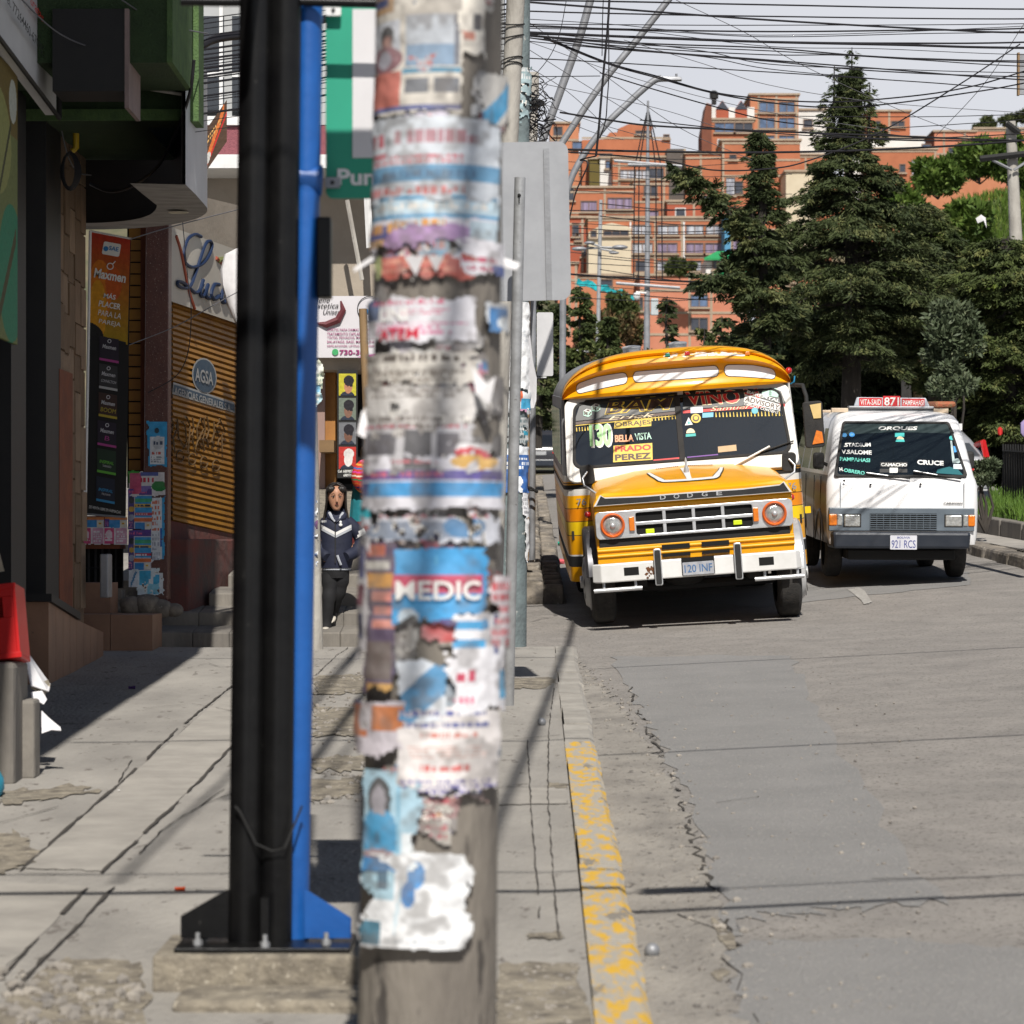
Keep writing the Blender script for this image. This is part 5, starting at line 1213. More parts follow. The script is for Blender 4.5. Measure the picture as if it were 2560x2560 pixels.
vquad([(455, 412), (900, 388), (1370, 402), (1335, 325), (480, 325)], flat('green_sun_band', (.012, .03, .032), .3), .0065)
C_VT = flat('sea_green_print', (.10, .52, .42), .5)
vwords('.STADIUM', (480, 494), (697, 492), .055, C_WHT, .03); vwords('V.SALOME', (462, 548), (705, 556), .06, C_WHT, .03); vwords('PAMPAHASI', (450, 606), (692, 618), .055, C_VT, .03)
vwords('H.', (446, 690), (478, 690), .05, C_WHT, .03); vwords('OBRERO', (482, 695), (650, 722), .05, C_VT, .03)
vquad([(775, 672), (993, 672), (993, 632), (775, 632)], flat('black_card', (.02, .02, .02), .6)); vwords('CAMACHO', (780, 652), (990, 655), .046, C_WHT, .035, 0, .010)
vwords('CRUCE', (1072, 632), (1285, 642), .066, C_WHT, .04)
vquad([(770, 715), (992, 715), (992, 685), (770, 685)], flat('black_card', (.02, .02, .02))); vquad([(850, 718), (915, 718), (915, 678), (850, 678)], C_WHT, .009)
vdisc(485, 414, .03, flat('blue_sticker', (.02, .2, .45), .5)); vdisc(546, 411, .032, flat('bright_blue_sticker', (.03, .3, .75), .5)); vdisc(546, 411, .016, flat('sky_sticker', (.15, .45, .65)), .0095)
vquad([(893, 428), (968, 428), (968, 396), (893, 396)], C_TEAL); vquad([(897, 468), (972, 468), (965, 446), (905, 446)], C_TEAL); x, y = vw(935, 448); g_.prism([(x + .04 * math.cos(t), y + .04 * math.sin(t)) for t in seq(0, math.pi, 10)], .001, C_CRM, WV, .008)
vdisc(1350, 438, .03, C_TEAL); vquad([(1355, 640), (1378, 640), (1352, 460), (1338, 460)], flat('pale_tube', (.4, .5, .5), .4)); vquad([(1370, 555), (1405, 545), (1395, 500), (1362, 505)], flat('bright_blue_sticker', (.03, .3, .75)), .008)
vdisc(1395, 622, .034, flat('pale_tube', (.4, .5, .5)), .008); vquad([(1363, 685), (1445, 690), (1440, 648), (1363, 648)], flat('pale_sticker', (.6, .68, .75)), .008)
vquad([(1225, 720), (1440, 735), (1400, 690), (1330, 668), (1235, 690)], flat('teal_cloth', (.01, .12, .14), .8), .0068)
V('windscreen', g_)
mb = MB(); mb.box((-.78, -.3, .95), (.78, -.22, 1.12), M_INT); mb.box((-.78, -.2, .85), (.78, 3.3, .9), M_INT); mb.box((-.7, .35, .9), (-.1, .5, 1.55), flat('seat_vinyl', (.05, .03, .025))); mb.box((.12, .35, .9), (.7, .5, 1.55), flat('seat_vinyl', (.05, .03, .025))); V('interior', mb, bevel=.02)
mb = MB()
for a, b, c in (((660, 735), (700, 728), (1015, 772)), ((1040, 720), (1090, 725), (1425, 775))):
 P = [WV @ Vector((*vw(*q), .03)) for q in (a, b, c)]; mb.tube([P[0], P[2]], .012, M_RUBBER, 6); mb.tube([P[0] + Vector((0, -.01, .012)), P[0].lerp(P[2], .7)], .007, M_CHROME, 6)
V('wiper', mb)
# front: trim band, lamps, grille, bumper, plate, badge
def fbox(nm, c0, c1, y0, y1, m, bev=.006, par=None):
 (xa, za), (xb, zb_) = vf(*c0), vf(*c1); mbx = MB(); mbx.box((min(xa, xb), y0, min(za, zb_)), (max(xa, xb), y1, max(za, zb_)), m); return V(nm, mbx, par, bevel=bev)
trim = fbox('front_trim', (360, 1180), (1532, 1000), -.885, -.80, M_VTRIM, .008)
for c0, c1, m, nm in (((360, 1138), (425, 1046), M_AMBER, 'turn_lamp'), ((425, 1138), (470, 1046), M_LENS, 'side_light'), ((482, 1146), (612, 1050), M_LENS, 'headlight'), ((1295, 1146), (1430, 1056), M_LENS, 'headlight'), ((1438, 1146), (1480, 1054), M_LENS, 'side_light'), ((1480, 1146), (1536, 1054), M_AMBER, 'turn_lamp')):
 if nm == 'headlight': fbox('lamp_bezel', (c0[0] - 8, c0[1] + 6), (c1[0] + 8, c1[1] - 6), -.889, -.86, M_BLK, .003)
 fbox(nm, c0, c1, -.897, -.84, m, .012)
gr = fbox('grille', (688, 1168), (1228, 1042), -.890, -.86, M_DARK, .002)
mb = MB()
for k in range(8): (xa, za), (xb, _) = vf(690, 1166 - k * 17.2), vf(1226, 1166); mb.box((xa, -.9, za - .004), (xb, -.889, za + .004), M_VTRIM)
for k in range(11): (xa, za), (_, zb_) = vf(690 + k * 53.6, 1166), vf(690, 1044); mb.box((xa - .002, -.899, za), (xa + .002, -.888, zb_), M_VTRIM)
V('bars', mb, gr)
mb = MB(); (xa, zt_), (xb, zl_) = vf(358, 1190, -.93), vf(1536, 1330, -.93)
mb.hexa([(xa + .02, -.60, zl_), (xa + .06, -.93, zl_), (xb - .06, -.93, zl_), (xb - .02, -.60, zl_), (xa, -.60, zt_), (xa + .05, -.95, zt_), (xb - .05, -.95, zt_), (xb, -.60, zt_)], M_VBMP); V('bumper', mb, bevel=.03)
x, z = vf(962, 1275, -.955); T = page((x, -.958, z)); mb = MB(); mb.prism(rrect(-.148, -.078, .148, .078, .008), .004, pm('plate_white', (.62, .63, .68), (.54, .55, .6), 9, .4), T)
mb.text('921 RCS', .265, .085, flat('plate_blue', (.03, .045, .25), .5), T @ Matrix.Translation((0, -.018, 0)), .0, z=.006); mb.text('BOLIVIA', .14, .022, flat('plate_blue', (.03, .045, .25)), T @ Matrix.Translation((0, .054, 0)), .01, z=.006); V('licence_plate', mb)
x, z = vf(1360, 961, -.865); mb = MB(); mb.text('CARAVAN', .21, .022, M_BLK, page((x, -.868, z)), .04); V('badge', mb)
for cx, cy in ((483, 779), (696, 806), (1098, 806)):
 x, z = vf(cx, cy, -.845); mb = MB(); mb.lathe([(.014, 0), (.014, .012), (.001, .014)], M_RUBBER, 12, page((x, -.852, z))); V('washer_plug', mb)
for cx, cy0, cy1 in ((455, 790, 995), (1450, 790, 995)):
 mb = MB(); (x, za), (_, zb_) = vf(cx, cy0), vf(cx, cy1); mb.box((x - .003, -.868, zb_), (x + .003, -.845, za), M_VTRIM); V('panel_seam', mb)
# mirrors, roof rack, sign
for c0, c1 in (((268, 690), (360, 555)), ((1480, 690), (1585, 545))):
 m_ = fbox('door_mirror', c0, c1, -.42, -.34, M_RUBBER, .03)
 (xa, za), (xb, zb_) = vf(*c0), vf(*c1); mb = MB(); mb.tube([((xa + xb) / 2, -.38, (za + zb_) / 2), (math.copysign(.79, xa), -.35, (za + zb_) / 2 - .05)], .02, M_RUBBER, 8); V('mirror_arm', mb, m_)
YR = .0
def vr(cx, cy, y=0.05): p = vl(cx, cy, (0, y, 0), (0, 1, 0)); return p.x, p.z
mb = MB(); (xa, za), (xb, zb_) = vr(380, 228), vr(1322, 198)
mb.box((xa, .02, min(za, zb_)), (xa + .19, .10, max(za, zb_)), pm('cream_bar', (.62, .50, .36), (.5, .38, .26), 8, .5)); mb.box((xb - .17, .02, min(za, zb_)), (xb, .10, max(za, zb_)), MATS['cream_bar']); mb.box((xa + .17, .03, min(za, zb_) + .006), (xb - .15, .09, max(za, zb_) - .012), M_BGREY)
for yy in (1.2, 2.4): mb.box((xa, yy, min(za, zb_)), (xb, yy + .06, max(za, zb_) - .02), MATS['cream_bar'])
for x in (xa + .12, xb - .12):
 for yy in (.06, 1.23, 2.43): mb.tube([(x, yy, za), (x * 1.02, yy, 1.80)], .012, M_CHROME, 6)
rack = V('roof_rack', mb, bevel=.006)
mb = MB(); (xa, za), (xb, zb_) = vr(515, 200), vr(1205, 182)
mb.box((xa, .0, min(za, zb_) + .004), (xb, .14, max(za, zb_) + .004), M_DSTEEL)
P = [vr(560, 182), vr(1172, 182), vr(1140, 112), vr(585, 106)]
mb.prism(P, .05, pm('grey_sign_frame', (.5, .53, .58), (.42, .45, .5), 6, .5), page((0, .07, 0)))
SGN = V('route_sign', mb, bevel=.012)
C_SR = flat('red_sign_paint', (.58, .03, .035), .5)
for c0, c1, t, w_, y in (((602, 180), (785, 112), 'VITA-SAID', .9, .012), ((793, 184), (932, 97), '871', .86, .006), ((946, 184), (1128, 118), 'PAMPAHASI', .92, .012)):
 (xa, za), (xb, zb_) = vr(*c0), vr(*c1); mb = MB(); mb.box((xa, y, za), (xb, y + .012, zb_), C_SR)
 mb.text(t, (xb - xa) * w_, (zb_ - za) * (.66 if t != '871' else .76), C_WHT, page(((xa + xb) / 2, y - .002, (za + zb_) / 2)), .01 if t != '871' else .02, z=.002); V('sign_plate', mb, SGN)
bd = MB(); (xa, za), (xb, zb_) = vr(1165, 196, 1.0), vr(1338, 142, 1.0)
bd.box((xa, .5, za + .01), (xb, 1.6, zb_), pm('red_straw_bundle', (.42, .10, .05), (.24, .16, .08), 30, .9, .8, 40)); V('roof_load', bd, bevel=.04)
for s in (-1, 1):
 for y in (0, 2.42): wheel(van, s * .70, y, .315, s, .315, .19, False)
mb = MB(); mb.box((-.6, -.7, .22), (.6, 3.3, .34), M_BLK); mb.tube([(-.6, 0, .27), (.6, 0, .27)], .05, M_BLK, 8); V('chassis', mb, bevel=.02)
# ------------------------------------------------------------------ left side: shop front, balconies, corner building, steps
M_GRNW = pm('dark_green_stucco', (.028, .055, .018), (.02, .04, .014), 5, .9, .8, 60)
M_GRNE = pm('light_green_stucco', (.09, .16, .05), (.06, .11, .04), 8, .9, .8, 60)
M_CLAD = pm('stone_cladding', (.20, .13, .08), (.13, .085, .055), 3, .9, .6, 12)
M_TERR = pm('brown_floor_tile', (.30, .165, .10), (.22, .12, .075), 2.5, .55, .15, 20, c3=(.12, .075, .05), s3=7, t3=.68)
M_RUST = pm('orange_brown_render', (.20, .055, .02), (.13, .04, .018), 4, .85, .3, 18, c3=(.34, .26, .17), s3=5, t3=.68)
M_MAR = pm('maroon_wall', (.045, .014, .016), (.03, .01, .012), 4, .8)
M_BFRM = pm('black_frame', (.005, .005, .006), (.008, .008, .008), 8, .6)
M_GRAN = pm('red_granite', (.13, .05, .035), (.09, .035, .028), 6, .45, .2, 40, c3=(.34, .24, .19), s3=55, t3=.60)
M_SHUT = pm('yellow_shutter_paint', (.33, .15, .008), (.24, .10, .008), 3, .5, .1, 20, c3=(.10, .06, .02), s3=8, t3=.70)
M_REDW = pm('worn_red_wall', (.17, .045, .035), (.075, .055, .05), 2.5, .9, .5, 14, c3=(.3, .28, .26), s3=9, t3=.70)
M_BEIGE = pm('beige_render', (.36, .31, .25), (.29, .25, .20), 1.5, .9, .2, 20)
M_GREYB = pm('grey_cladding', (.42, .43, .43), (.35, .36, .36), 1, .7)
M_MAROON2 = pm('maroon_stucco', (.26, .085, .10), (.20, .065, .08), 30, .9, .8, 60)
FXL = -3.78
shop = thing('shop_building', 'dark shop front with stone cladding and green balconies on the left', 'building', (FXL, 22, gz(22)))
mb = MB(); mb.box((-9, 2, -1), (FXL - .55, 25.3, 9), M_MAR); mb.box((FXL - .55, 2, 5.15), (FXL, 25.3, 9), M_GRNW); mb.box((FXL - .55, 2, -1), (FXL, 20.0, 5.15), M_MAR); mb.build('wall', shop)
mb = MB(); mb.box((FXL - .5, 23.75, 0), (-3.62, 25.25, 5.1), M_CLAD)
g = random.Random(8)
z = .9; M_J = flat('cladding_joint', (.05, .035, .025), .95)
cols = [23.75, 24.02, 24.3, 24.62, 24.95, 25.25]
for a, b in zip(cols, cols[1:]):
 z = 1.4 + g.uniform(-.2, .2)
 while z < 5.0:
  h = g.uniform(.22, .6); mb.box((-3.62, a + .012, z), (-3.62 + g.uniform(.008, .03), b - .012, z + h - .018), pm('cladding_%d' % g.randint(0, 3), *g.choice([((.22, .145, .09), (.16, .105, .065)), ((.17, .11, .065), (.13, .085, .05)), ((.26, .18, .115), (.19, .13, .085))]), 4, .9, .5, 14)); z += h
mb.build('stone_pilaster', shop)
mb = MB(); mb.box((-3.62, 23.6, 1.2), (-3.575, 24.3, 3.25), M_RUST); mb.build('painted_patch', shop)
mb = MB(); mb.box((FXL - .1, 21.35, 1.35), (-3.58, 22.0, 5.15), M_BFRM); mb.build('door_frame', shop)
mb = MB(); mb.box((FXL - .1, 22.95, 1.4), (-3.58, 23.7, 5.15), M_BFRM); mb.build('door_frame', shop)
mb = MB(); mb.box((FXL - .32, 22.05, .9), (FXL - .25, 22.85, 5.15), M_MAR)
for z in (2.55, 3.6): mb.tube([(FXL - .24, 22.3 + .1 * math.cos(t), z + .05 * math.sin(t)) for t in seq(0, 3.14, 8)], .01, M_DSTEEL, 5)
mb.build('door', shop)
# tiled plinth with its sloping cap
pf = [(22.3, 1.43), (23.75, 1.26), (25.3, 1.12)]
mb = MB()
for (ya, za), (yb, zb_) in zip(pf, pf[1:]):
 nt = 4
 for k in range(nt):
  y0 = ya + (yb - ya) * k / nt; y1 = ya + (yb - ya) * (k + 1) / nt - .008; z0 = za + (zb_ - za) * k / nt; z1 = za + (zb_ - za) * (k + 1) / nt
  mb.hexa([(-4.1, y0, .4), (-3.46, y0, .4), (-3.46, y1, .4), (-4.1, y1, .4), (-4.1, y0, z0), (-3.46, y0, z0), (-3.46, y1, z1), (-4.1, y1, z1)], M_TERR)
mb.build('tiled_plinth', shop)
mb = MB(); mb.hexa([(-4.12, 22.25, 1.432), (-3.43, 22.25, 1.432), (-3.43, 23.75, 1.262), (-4.12, 23.75, 1.262), (-4.12, 22.25, 1.49), (-3.43, 22.25, 1.49), (-3.43, 23.75, 1.32), (-4.12, 23.75, 1.32)], M_BFRM); mb.build('plinth_cap', shop)
mb = MB(); mb.hexa([(-4.1, 21.3, 1.2), (-3.7, 21.3, 1.2), (-3.7, 22.2, 1.2), (-4.1, 22.2, 1.2), (-4.1, 21.3, 1.8), (-3.7, 21.3, 1.8), (-3.7, 22.2, 1.7), (-4.1, 22.2, 1.7)], M_TERR); mb.build('tiled_sill', shop)
mb = MB(); mb.box((-3.45, 25.0, U(0, 1494, 25.1).z), (-3.38, 25.25, U(0, 1385, 25.1).z), M_DSTEEL); mb.build('meter_box', shop, bevel=.01)
# balconies
mb = MB(); mb.box((-9, -8, 6.7), (-2.25, 20.2, 9), M_GRNW); mb.build('balcony', shop)  # unseen balcony run, added and sized to shade the shop front and pavement
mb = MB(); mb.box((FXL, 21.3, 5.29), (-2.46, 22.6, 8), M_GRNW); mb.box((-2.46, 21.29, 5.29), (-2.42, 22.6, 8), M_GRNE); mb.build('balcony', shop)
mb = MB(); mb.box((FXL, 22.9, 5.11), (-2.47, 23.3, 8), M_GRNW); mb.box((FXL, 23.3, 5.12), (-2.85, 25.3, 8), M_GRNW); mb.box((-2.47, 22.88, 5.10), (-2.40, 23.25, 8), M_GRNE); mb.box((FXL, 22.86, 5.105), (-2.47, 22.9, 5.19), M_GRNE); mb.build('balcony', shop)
for nm, pts, r_, m in (('drain_pipe', [U(449, -40, 22.7), U(449, 150, 22.7), U(446, 172, 22.7), U(430, 180, 22.7)], .035, M_GRNE), ('cream_pipe', [U(467, -40, 22.75), U(467, 190, 22.75), U(460, 197, 22.75), U(330, 192, 22.75)], .02, pm('cream_pipe_paint', (.42, .34, .26), (.34, .27, .2), 6, .6)), ('water_pipe', [U(462, 200, 22.7), U(455, 236, 22.7), U(330, 215, 22.7)], .014, M_CONCL), ('gas_pipe', [U(190, 225, 23.7), U(190, 370, 23.7), U(180, 378, 23.7)], .025, pm('yellow_pipe', (.55, .36, .01), (.45, .3, .01), 6, .5))):
 mb = MB(); mb.tube(pts, r_, m, 10); mb.build(nm, shop, smooth=50)
# black light box, white signboard, mural board
mb = MB(); a = U(131, 228, 21.25); b = U(312, 22, 21.25)
mb.box((a.x, 21.25, a.z), (b.x, 21.75, b.z), M_BFRM); mb.box((b.x, 21.24, a.z - .12), (b.x + .03, 21.9, b.z), pm('pinkish_panel', (.26, .19, .18), (.2, .15, .14), 5, .8)); tag(mb.build('light_box', loc=tuple(U(220, 228, 21.4))), 'black box hanging under the green balcony beside the white signboard', 'sign box')
wsn = thing('signboard', 'white signboard with red and black lettering high on the shop front', 'sign', (-3.42, 19.5, 5.1))
mb = MB()
mb.hexa([(-3.5, 16.5, 5.42), (-3.42, 16.5, 5.42), (-3.38, 22.15, 5.04), (-3.46, 22.15, 5.04), (-3.5, 16.5, 7.6), (-3.42, 16.5, 7.6), (-3.38, 22.15, 6.6), (-3.46, 22.15, 6.6)], pm('white_board', (.62, .62, .62), (.55, .55, .55), 2, .5)); mb.build('board', wsn)
mb = MB(); mb.tube([(-3.40, 16.5, 5.40), (-3.36, 22.17, 5.02), (-3.36, 22.17, 6.6)], .018, M_BFRM, 6); mb.build('edge_frame', wsn)
mb = MB(); Ts = aim((-3.37, 20.8, 5.62), (0, 1, -.067), (0, 0, 1))
mb.text('masajes y tratamientos', 2.4, .085, C_RED, Ts @ Matrix.Translation((.05, 0, .0)), .008, z=.03); mb.text('Tel. 77264460-67093320', 1.9, .07, M_BLK, Ts @ Matrix.Translation((-.2, -.22, 0)), .004, z=.03)
mb.text('Spa', .9, .3, M_BLK, Ts @ Matrix.Translation((-.1, .34, 0)), 0, .3, z=.03)
for k in range(5): mb.tube([Ts @ Vector((1.0 + .03 * math.sin(3 * t + k), -.35 + .2 * k + .16 * t, .03)) for t in seq(0, 1, 5)], .006, M_BLK, 4)
mb.build('lettering', wsn)
h_ = 150; w_ = 60; fn = flat_fn((-3.46, 19.6, 5.15), (0, 1.3, 0), (0, 0, -1.9))
mur = sheet('mural_board', fn, 190, 100, '6c7440', [('r', .0, .0, 1, .25, '6a5a24'), ('e', .3, .3, .5, .2, '8a8c50'), ('p', .2, 1, .1, .9, .03, '3a3a1c'), ('p', 0, .8, .8, .2, .02, '3c3c20'), ('e', .8, .75, .4, .25, '2a7c5a'), ('p', .3, 1, .95, .6, .03, '4a4420'), ('e', .85, .12, .12, .08, 'b0b4a8')], None, 71, loc=(-3.46, 20.2, 3.25), thick=.03)
tag(mur, 'yellow green painted board at the left edge of the shop front', 'painted board')
# curved white fascia round the corner with soffit and downlight
fas = thing('curved_fascia', 'curved white fascia sign with a lit soffit rounding the shop corner', 'fascia', (-3, 24.5, 4.6))
pl = [(-2.47, 22.6), (-2.46, 23.2), (-2.46, 23.9)] + [(-3.65 + 1.19 * math.cos(t), 24.0 + 1.75 * math.sin(t)) for t in seq(.08, math.pi / 2 + .1, 14)]
mb = MB(); n = len(pl); zb_, zt_ = 4.58, 5.68
def inset(i, d): x, y = pl[i]; c = Vector((-3.65, 24.3)); v = Vector((x, y)) - c; v = v.normalized() if i > 1 else Vector((1, 0)); return x - v.x * d, y - v.y * d
outr = [(x, y) for x, y in pl]; innr = [inset(i, .03) for i in range(n)]
def wall_strip(A, Bp, z0, z1, m, mb):
 v = [(x, y, z) for z in (z0, z1) for x, y in A]; k = len(A); mb.add(v, [(i, i + 1, k + i + 1, k + i) for i in range(k - 1)], m)
M_FAS = pm('white_fascia', (.58, .58, .60), (.5, .5, .52), 1.5, .5); M_FASB = pm('shade_tinted_fascia_back', (.035, .03, .027), (.05, .04, .035), 3, .9)  # back coloured near black to hold the shade inside the curve
wall_strip(outr, None, zb_, zt_, M_FAS, mb); mb.build('face', fas, smooth=40)
mb = MB(); wall_strip(list(reversed(innr)), None, zb_ + .02, zt_, M_FASB, mb); mb.build('back', fas, smooth=40)
mb = MB(); rin = [inset(i, .42) for i in range(n)]
v = [(x, y, zb_) for x, y in outr] + [(x, y, zb_ + .01) for x, y in rin]; mb.add(v, [(i, i + 1, n + i + 1, n + i) for i in range(n - 1)], pm('grey_soffit', (.36, .34, .32), (.22, .21, .2), 2.5, .8, stretch=(1, 3, 1))); mb.build('soffit', fas)
mb = MB(); mb.lathe([(.085, -.012), (.075, -.016), (.06, -.012), (.001, -.008)], pm('cream_ring', (.6, .55, .44), (.5, .46, .36), 4, .6), 24, Matrix.Translation((-2.72, 24.35, zb_))); mb.build('downlight', fas)
# tall banner
BY = 25.55
bn_ = thing('banner', 'tall orange and black advertising banner with white lettering on the corner', 'banner', tuple(U(266, 1290, BY)))
def bc(px, py): return U(px, py, BY)
mb = MB(); P = [bc(211, 1284), bc(313, 1292), bc(326, 596), bc(222, 577)]
mb.add(P, [(0, 1, 2, 3)], M_BLK); mb.add([p + Vector((0, .035, 0)) for p in P], [(3, 2, 1, 0)], M_BLK); mb.build('panel', bn_)
hh, ww = 150, 100
def bfn(u, v):
 A = [np.array(bc(222, 579)), np.array(bc(326, 598)), np.array(bc(319, 862)), np.array(bc(218, 835))]
 p = [(A[0][i] * (1 - u) + A[1][i] * u) * (1 - v) + (A[3][i] * (1 - u) + A[2][i] * u) * v for i in range(3)]
 return p[0], p[1] - .004, p[2]
cnv_ops = [('r', 0, y / 20, 1, (y + 1) / 20 + .01, (.45 - .012 * y * .3, .03 + .011 * y, .008)) for y in range(20)] + [('e', .3, .55, .28, .3, (.62, .18, .01)), ('e', .25, .75, .22, .3, (.66, .30, .012)), ('e', .62, .45, .2, .16, (.55, .10, .01)), ('e', .06, .98, .34, .1, (.012, .012, .012)), ('p', .3, 1, .96, 1.0, .02, (.012, .012, .012))]
sheet('orange_print', bfn, hh, ww, (.5, .1, .01), cnv_ops, bn_, 5)
mb = MB(); mb.tube([bc(219, 1286) + Vector((-.02, 0, 0)), bc(226, 577)], .014, M_WHITE, 6); mb.tube([bc(224, 577), bc(328, 597)], .010, M_WHITE, 6); mb.tube([bc(211, 1285), bc(314, 1293)], .010, M_DSTEEL, 6); mb.build('edge_frame', bn_)
lt = MB(); sk = math.atan((598 - 579) / 104.)
def bword(t, px, py, w, h, m, off=.0, z=.012):
 c = bc(px, py); s = BY / F_PX; lt.text(t, w * s, h * s, m, page((c.x, BY, c.z)) @ Matrix.Rotation(-sk, 4, 'Z'), off, 0, z)
def bq(x0, y0, x1, y1, m, z=.008):
 s = (x1 - x0) * math.tan(sk); lt.add([bc(x0, y1) + Vector((0, -z, 0)), bc(x1, y1 + s) + Vector((0, -z, 0)), bc(x1, y0 + s) + Vector((0, -z, 0)), bc(x0, y0) + Vector((0, -z, 0))], [(0, 1, 2, 3)], m)
c = bc(279, 623); lt.prism(rrect(-.075, -.055, .075, .055, .015), .001, C_WHT, page((c.x, BY - .007, c.z)) @ Matrix.Rotation(-sk, 4, 'Z')); bword('SAE', 285, 622, 24, 11, flat('print_blue', (.02, .2, .5), .5), .02)
c = bc(265, 622); lt.prism(circ(0, 0, .022, 14), .001, flat('print_blue', (.02, .2, .5)), page((c.x, BY - .009, c.z)))
bword('Maxmen', 276, 689, 80, 24, C_WHT, .03); c = bc(276, 666); lt.ring(circ(0, 0, .03, 18), circ(0, 0, .022, 18), .001, C_WHT, page((c.x, BY - .012, c.z))); lt.tube([c + Vector((.022, -.013, .02)), c + Vector((.045, -.013, .045))], .004, C_WHT, 4)
for i, (t, w, h, o_) in enumerate((('MÁS', 30, 15, .02), ('PLACER', 55, 15, .02), ('PARA LA', 58, 14, 0), ('PAREJA', 55, 14, 0))): bword(t, 275, 740 + i * 23, w, h, C_WHT, o_)
boxes = [(249, 840, 297, 900, (.012, .006, .02), (.4, .05, .25)), (248, 908, 294, 970, (.03, .03, .033), (.45, .45, .45)), (247, 980, 293, 1040, (.04, .015, .01), (.45, .35, .03)), (244, 1050, 291, 1112, (.012, .006, .02), (.4, .05, .25)), (243, 1120, 290, 1180, (.008, .03, .012), (.12, .42, .04)), (241, 1190, 287, 1252, (.006, .012, .03), (.03, .25, .5))]
for k, (x0, y0, x1, y1, c1_, c2_) in enumerate(boxes):
 bq(x0, y0, x1, y1, flat('pack_%d' % k, c1_, .5)); bq(x0, y1 - 6, x1, y1, flat('pack_edge_%d' % k, c2_, .5), .010)
 pale = flat('pale_print', (.55, .55, .58), .5)
 if k < 4: bword('Maxmen', (x0 + x1) / 2 + 1, y0 + 28, 34, 10, pale, .02)
 else: bword('INSPIRAL', (x0 + x1) / 2 + 1, y0 + 36, 36, 8, flat('pack_edge_%d' % k, c2_), .02)
 if k < 4: c = bc((x0 + x1) / 2 + 1, y0 + 13); lt.ring(circ(0, 0, .017, 12), circ(0, 0, .011, 12), .001, pale, page((c.x, BY - .012, c.z)))
 w2 = (None, 'CONNECTION', 'BOOM', 'B', 'TORNADO', 'TSUNAMI')[k]
 if w2: bword(w2, (x0 + x1) / 2 + 1, y0 + (46 if k != 3 else 46), 38 if k in (1, 2) else 12 if k == 3 else 22, 7 if k == 1 else 11 if k in (2, 3) else 5, pale if k in (1, 4, 5) else flat('pack_edge_%d' % k, c2_), .0)
bword('DE VENTA LIBRE EN FARMACIAS', 263, 1274, 80, 7, C_WHT, .0)
lt.build('lettering', bn_)
# wall facing the street beyond the shop: posters, recess window, tiles
cw = thing('corner_wall', 'low corner wall with barred recess, brown tiles and peeling paint', 'wall', (-3.9, 27.2, 1.0))
CY = 27.15
def cb_(x0, y0, x1, y1, m, ya, yb, nm=None, par=cw, bev=0):
 a, b = U(x0, y1, ya), U(x1, y0, ya); mb = MB(); mb.box((a.x, ya, a.z), (b.x, yb, b.z), m); return mb.build(nm, par, bevel=bev)
cb_(150, 1290, 300, 1372, M_RUST, CY, CY + .4, 'lintel'); cb_(150, 1372, 305, 1470, M_DARK, CY + .3, CY + .4, 'recess')
mb = MB()
for k in range(6): p, q = U(205 + k * 17, 1370, CY + .2), U(205 + k * 17, 1462, CY + .2); mb.tube([p, q], .012, M_BFRM, 5)
p, q = U(196, 1420, CY + .2), U(305, 1420, CY + .2); mb.tube([p, q], .012, M_BFRM, 5); mb.build('window_bars', cw)
cb_(200, 1457, 276, 1534, M_TERR, 26.4, 26.9, 'tile'); cb_(190, 1536, 275, 1640, M_TERR, 25.9, 26.6, 'tile'); cb_(276.5, 1537, 381, 1640, M_TERR, 25.9, 26.6, 'tile'); cb_(276, 1475, 303, 1496, M_STEP, 26.9, 27.2, 'ledge')
mb = MB(); g = random.Random(3)
for px, py, r_ in ((287, 1520, .075), (330, 1515, .10), (368, 1512, .11), (400, 1522, .10), (435, 1525, .07)):
 c = U(px, py, 26.95); mb.ball(c, r_, M_STONE, 12, 8, sc=(1.25, .9, .9))
mb.build('rubble_base', cw, smooth=50)
# red granite pilaster with posters
pil = thing('granite_pilaster', 'red granite pilaster covered with blue posters at the corner', 'pilaster', tuple(U(390, 1490, CY)))
mb = MB(); P = [U(357, 1500, CY), U(419, 1500, CY), U(419, 1500, CY) + Vector((0, .25, 0)), U(357, 1500, CY) + Vector((0, .25, 0))]
tp_ = [U(365, 540, CY), U(422, 540, CY), U(422, 540, CY) + Vector((0, .25, 0)), U(365, 540, CY) + Vector((0, .25, 0))]
mb.hexa(P + tp_, M_GRAN); mb.build('shaft', pil, bevel=.01)
mb = MB(); a = U(371, 1500, CY + .02)
mb.box((U(330, 0, CY).x, CY + .03, U(0, 1370, CY).z), (U(371, 0, CY).x, CY + .3, U(0, 1180, CY).z), M_GRAN); mb.build('return', pil)
def psheet(x0, y0, x1, y1, bg, ops, seed, par=pil, tear=(.03, .03, .03, .06), holes=0., d=CY - .012, fade=.1, cell=.008):
 a, b = U(x0, y0, d), U(x1, y1, d); h, w = max(6, int((a.z - b.z) / cell)), max(6, int((b.x - a.x) / cell))
 bn = vnoise(h + 1, w + 1, 9, seed) * .01
 sheet('poster', lambda u, v: (a.x + (b.x - a.x) * u, d - bn + 0 * u, a.z + (b.z - a.z) * v), h, w, bg, ops, par, seed, tear, holes, fade)
psheet(364, 1052, 420, 1174, '2a9ed4', [('e', .5, .2, .1, .05, '16303c'), ('r', .22, .32, .86, .9, 'dfe2e4'), ('e', .55, .45, .25, .14, 'c4c8cc'), ('t', .35, .4, .75, .52, '1c3a5c', 1), ('t', .3, .62, .7, .7, 'c8503c', 1), ('t', .25, .72, .8, .86, '9098a0', 3)], 501, tear=(.2, .03, .1, .12))
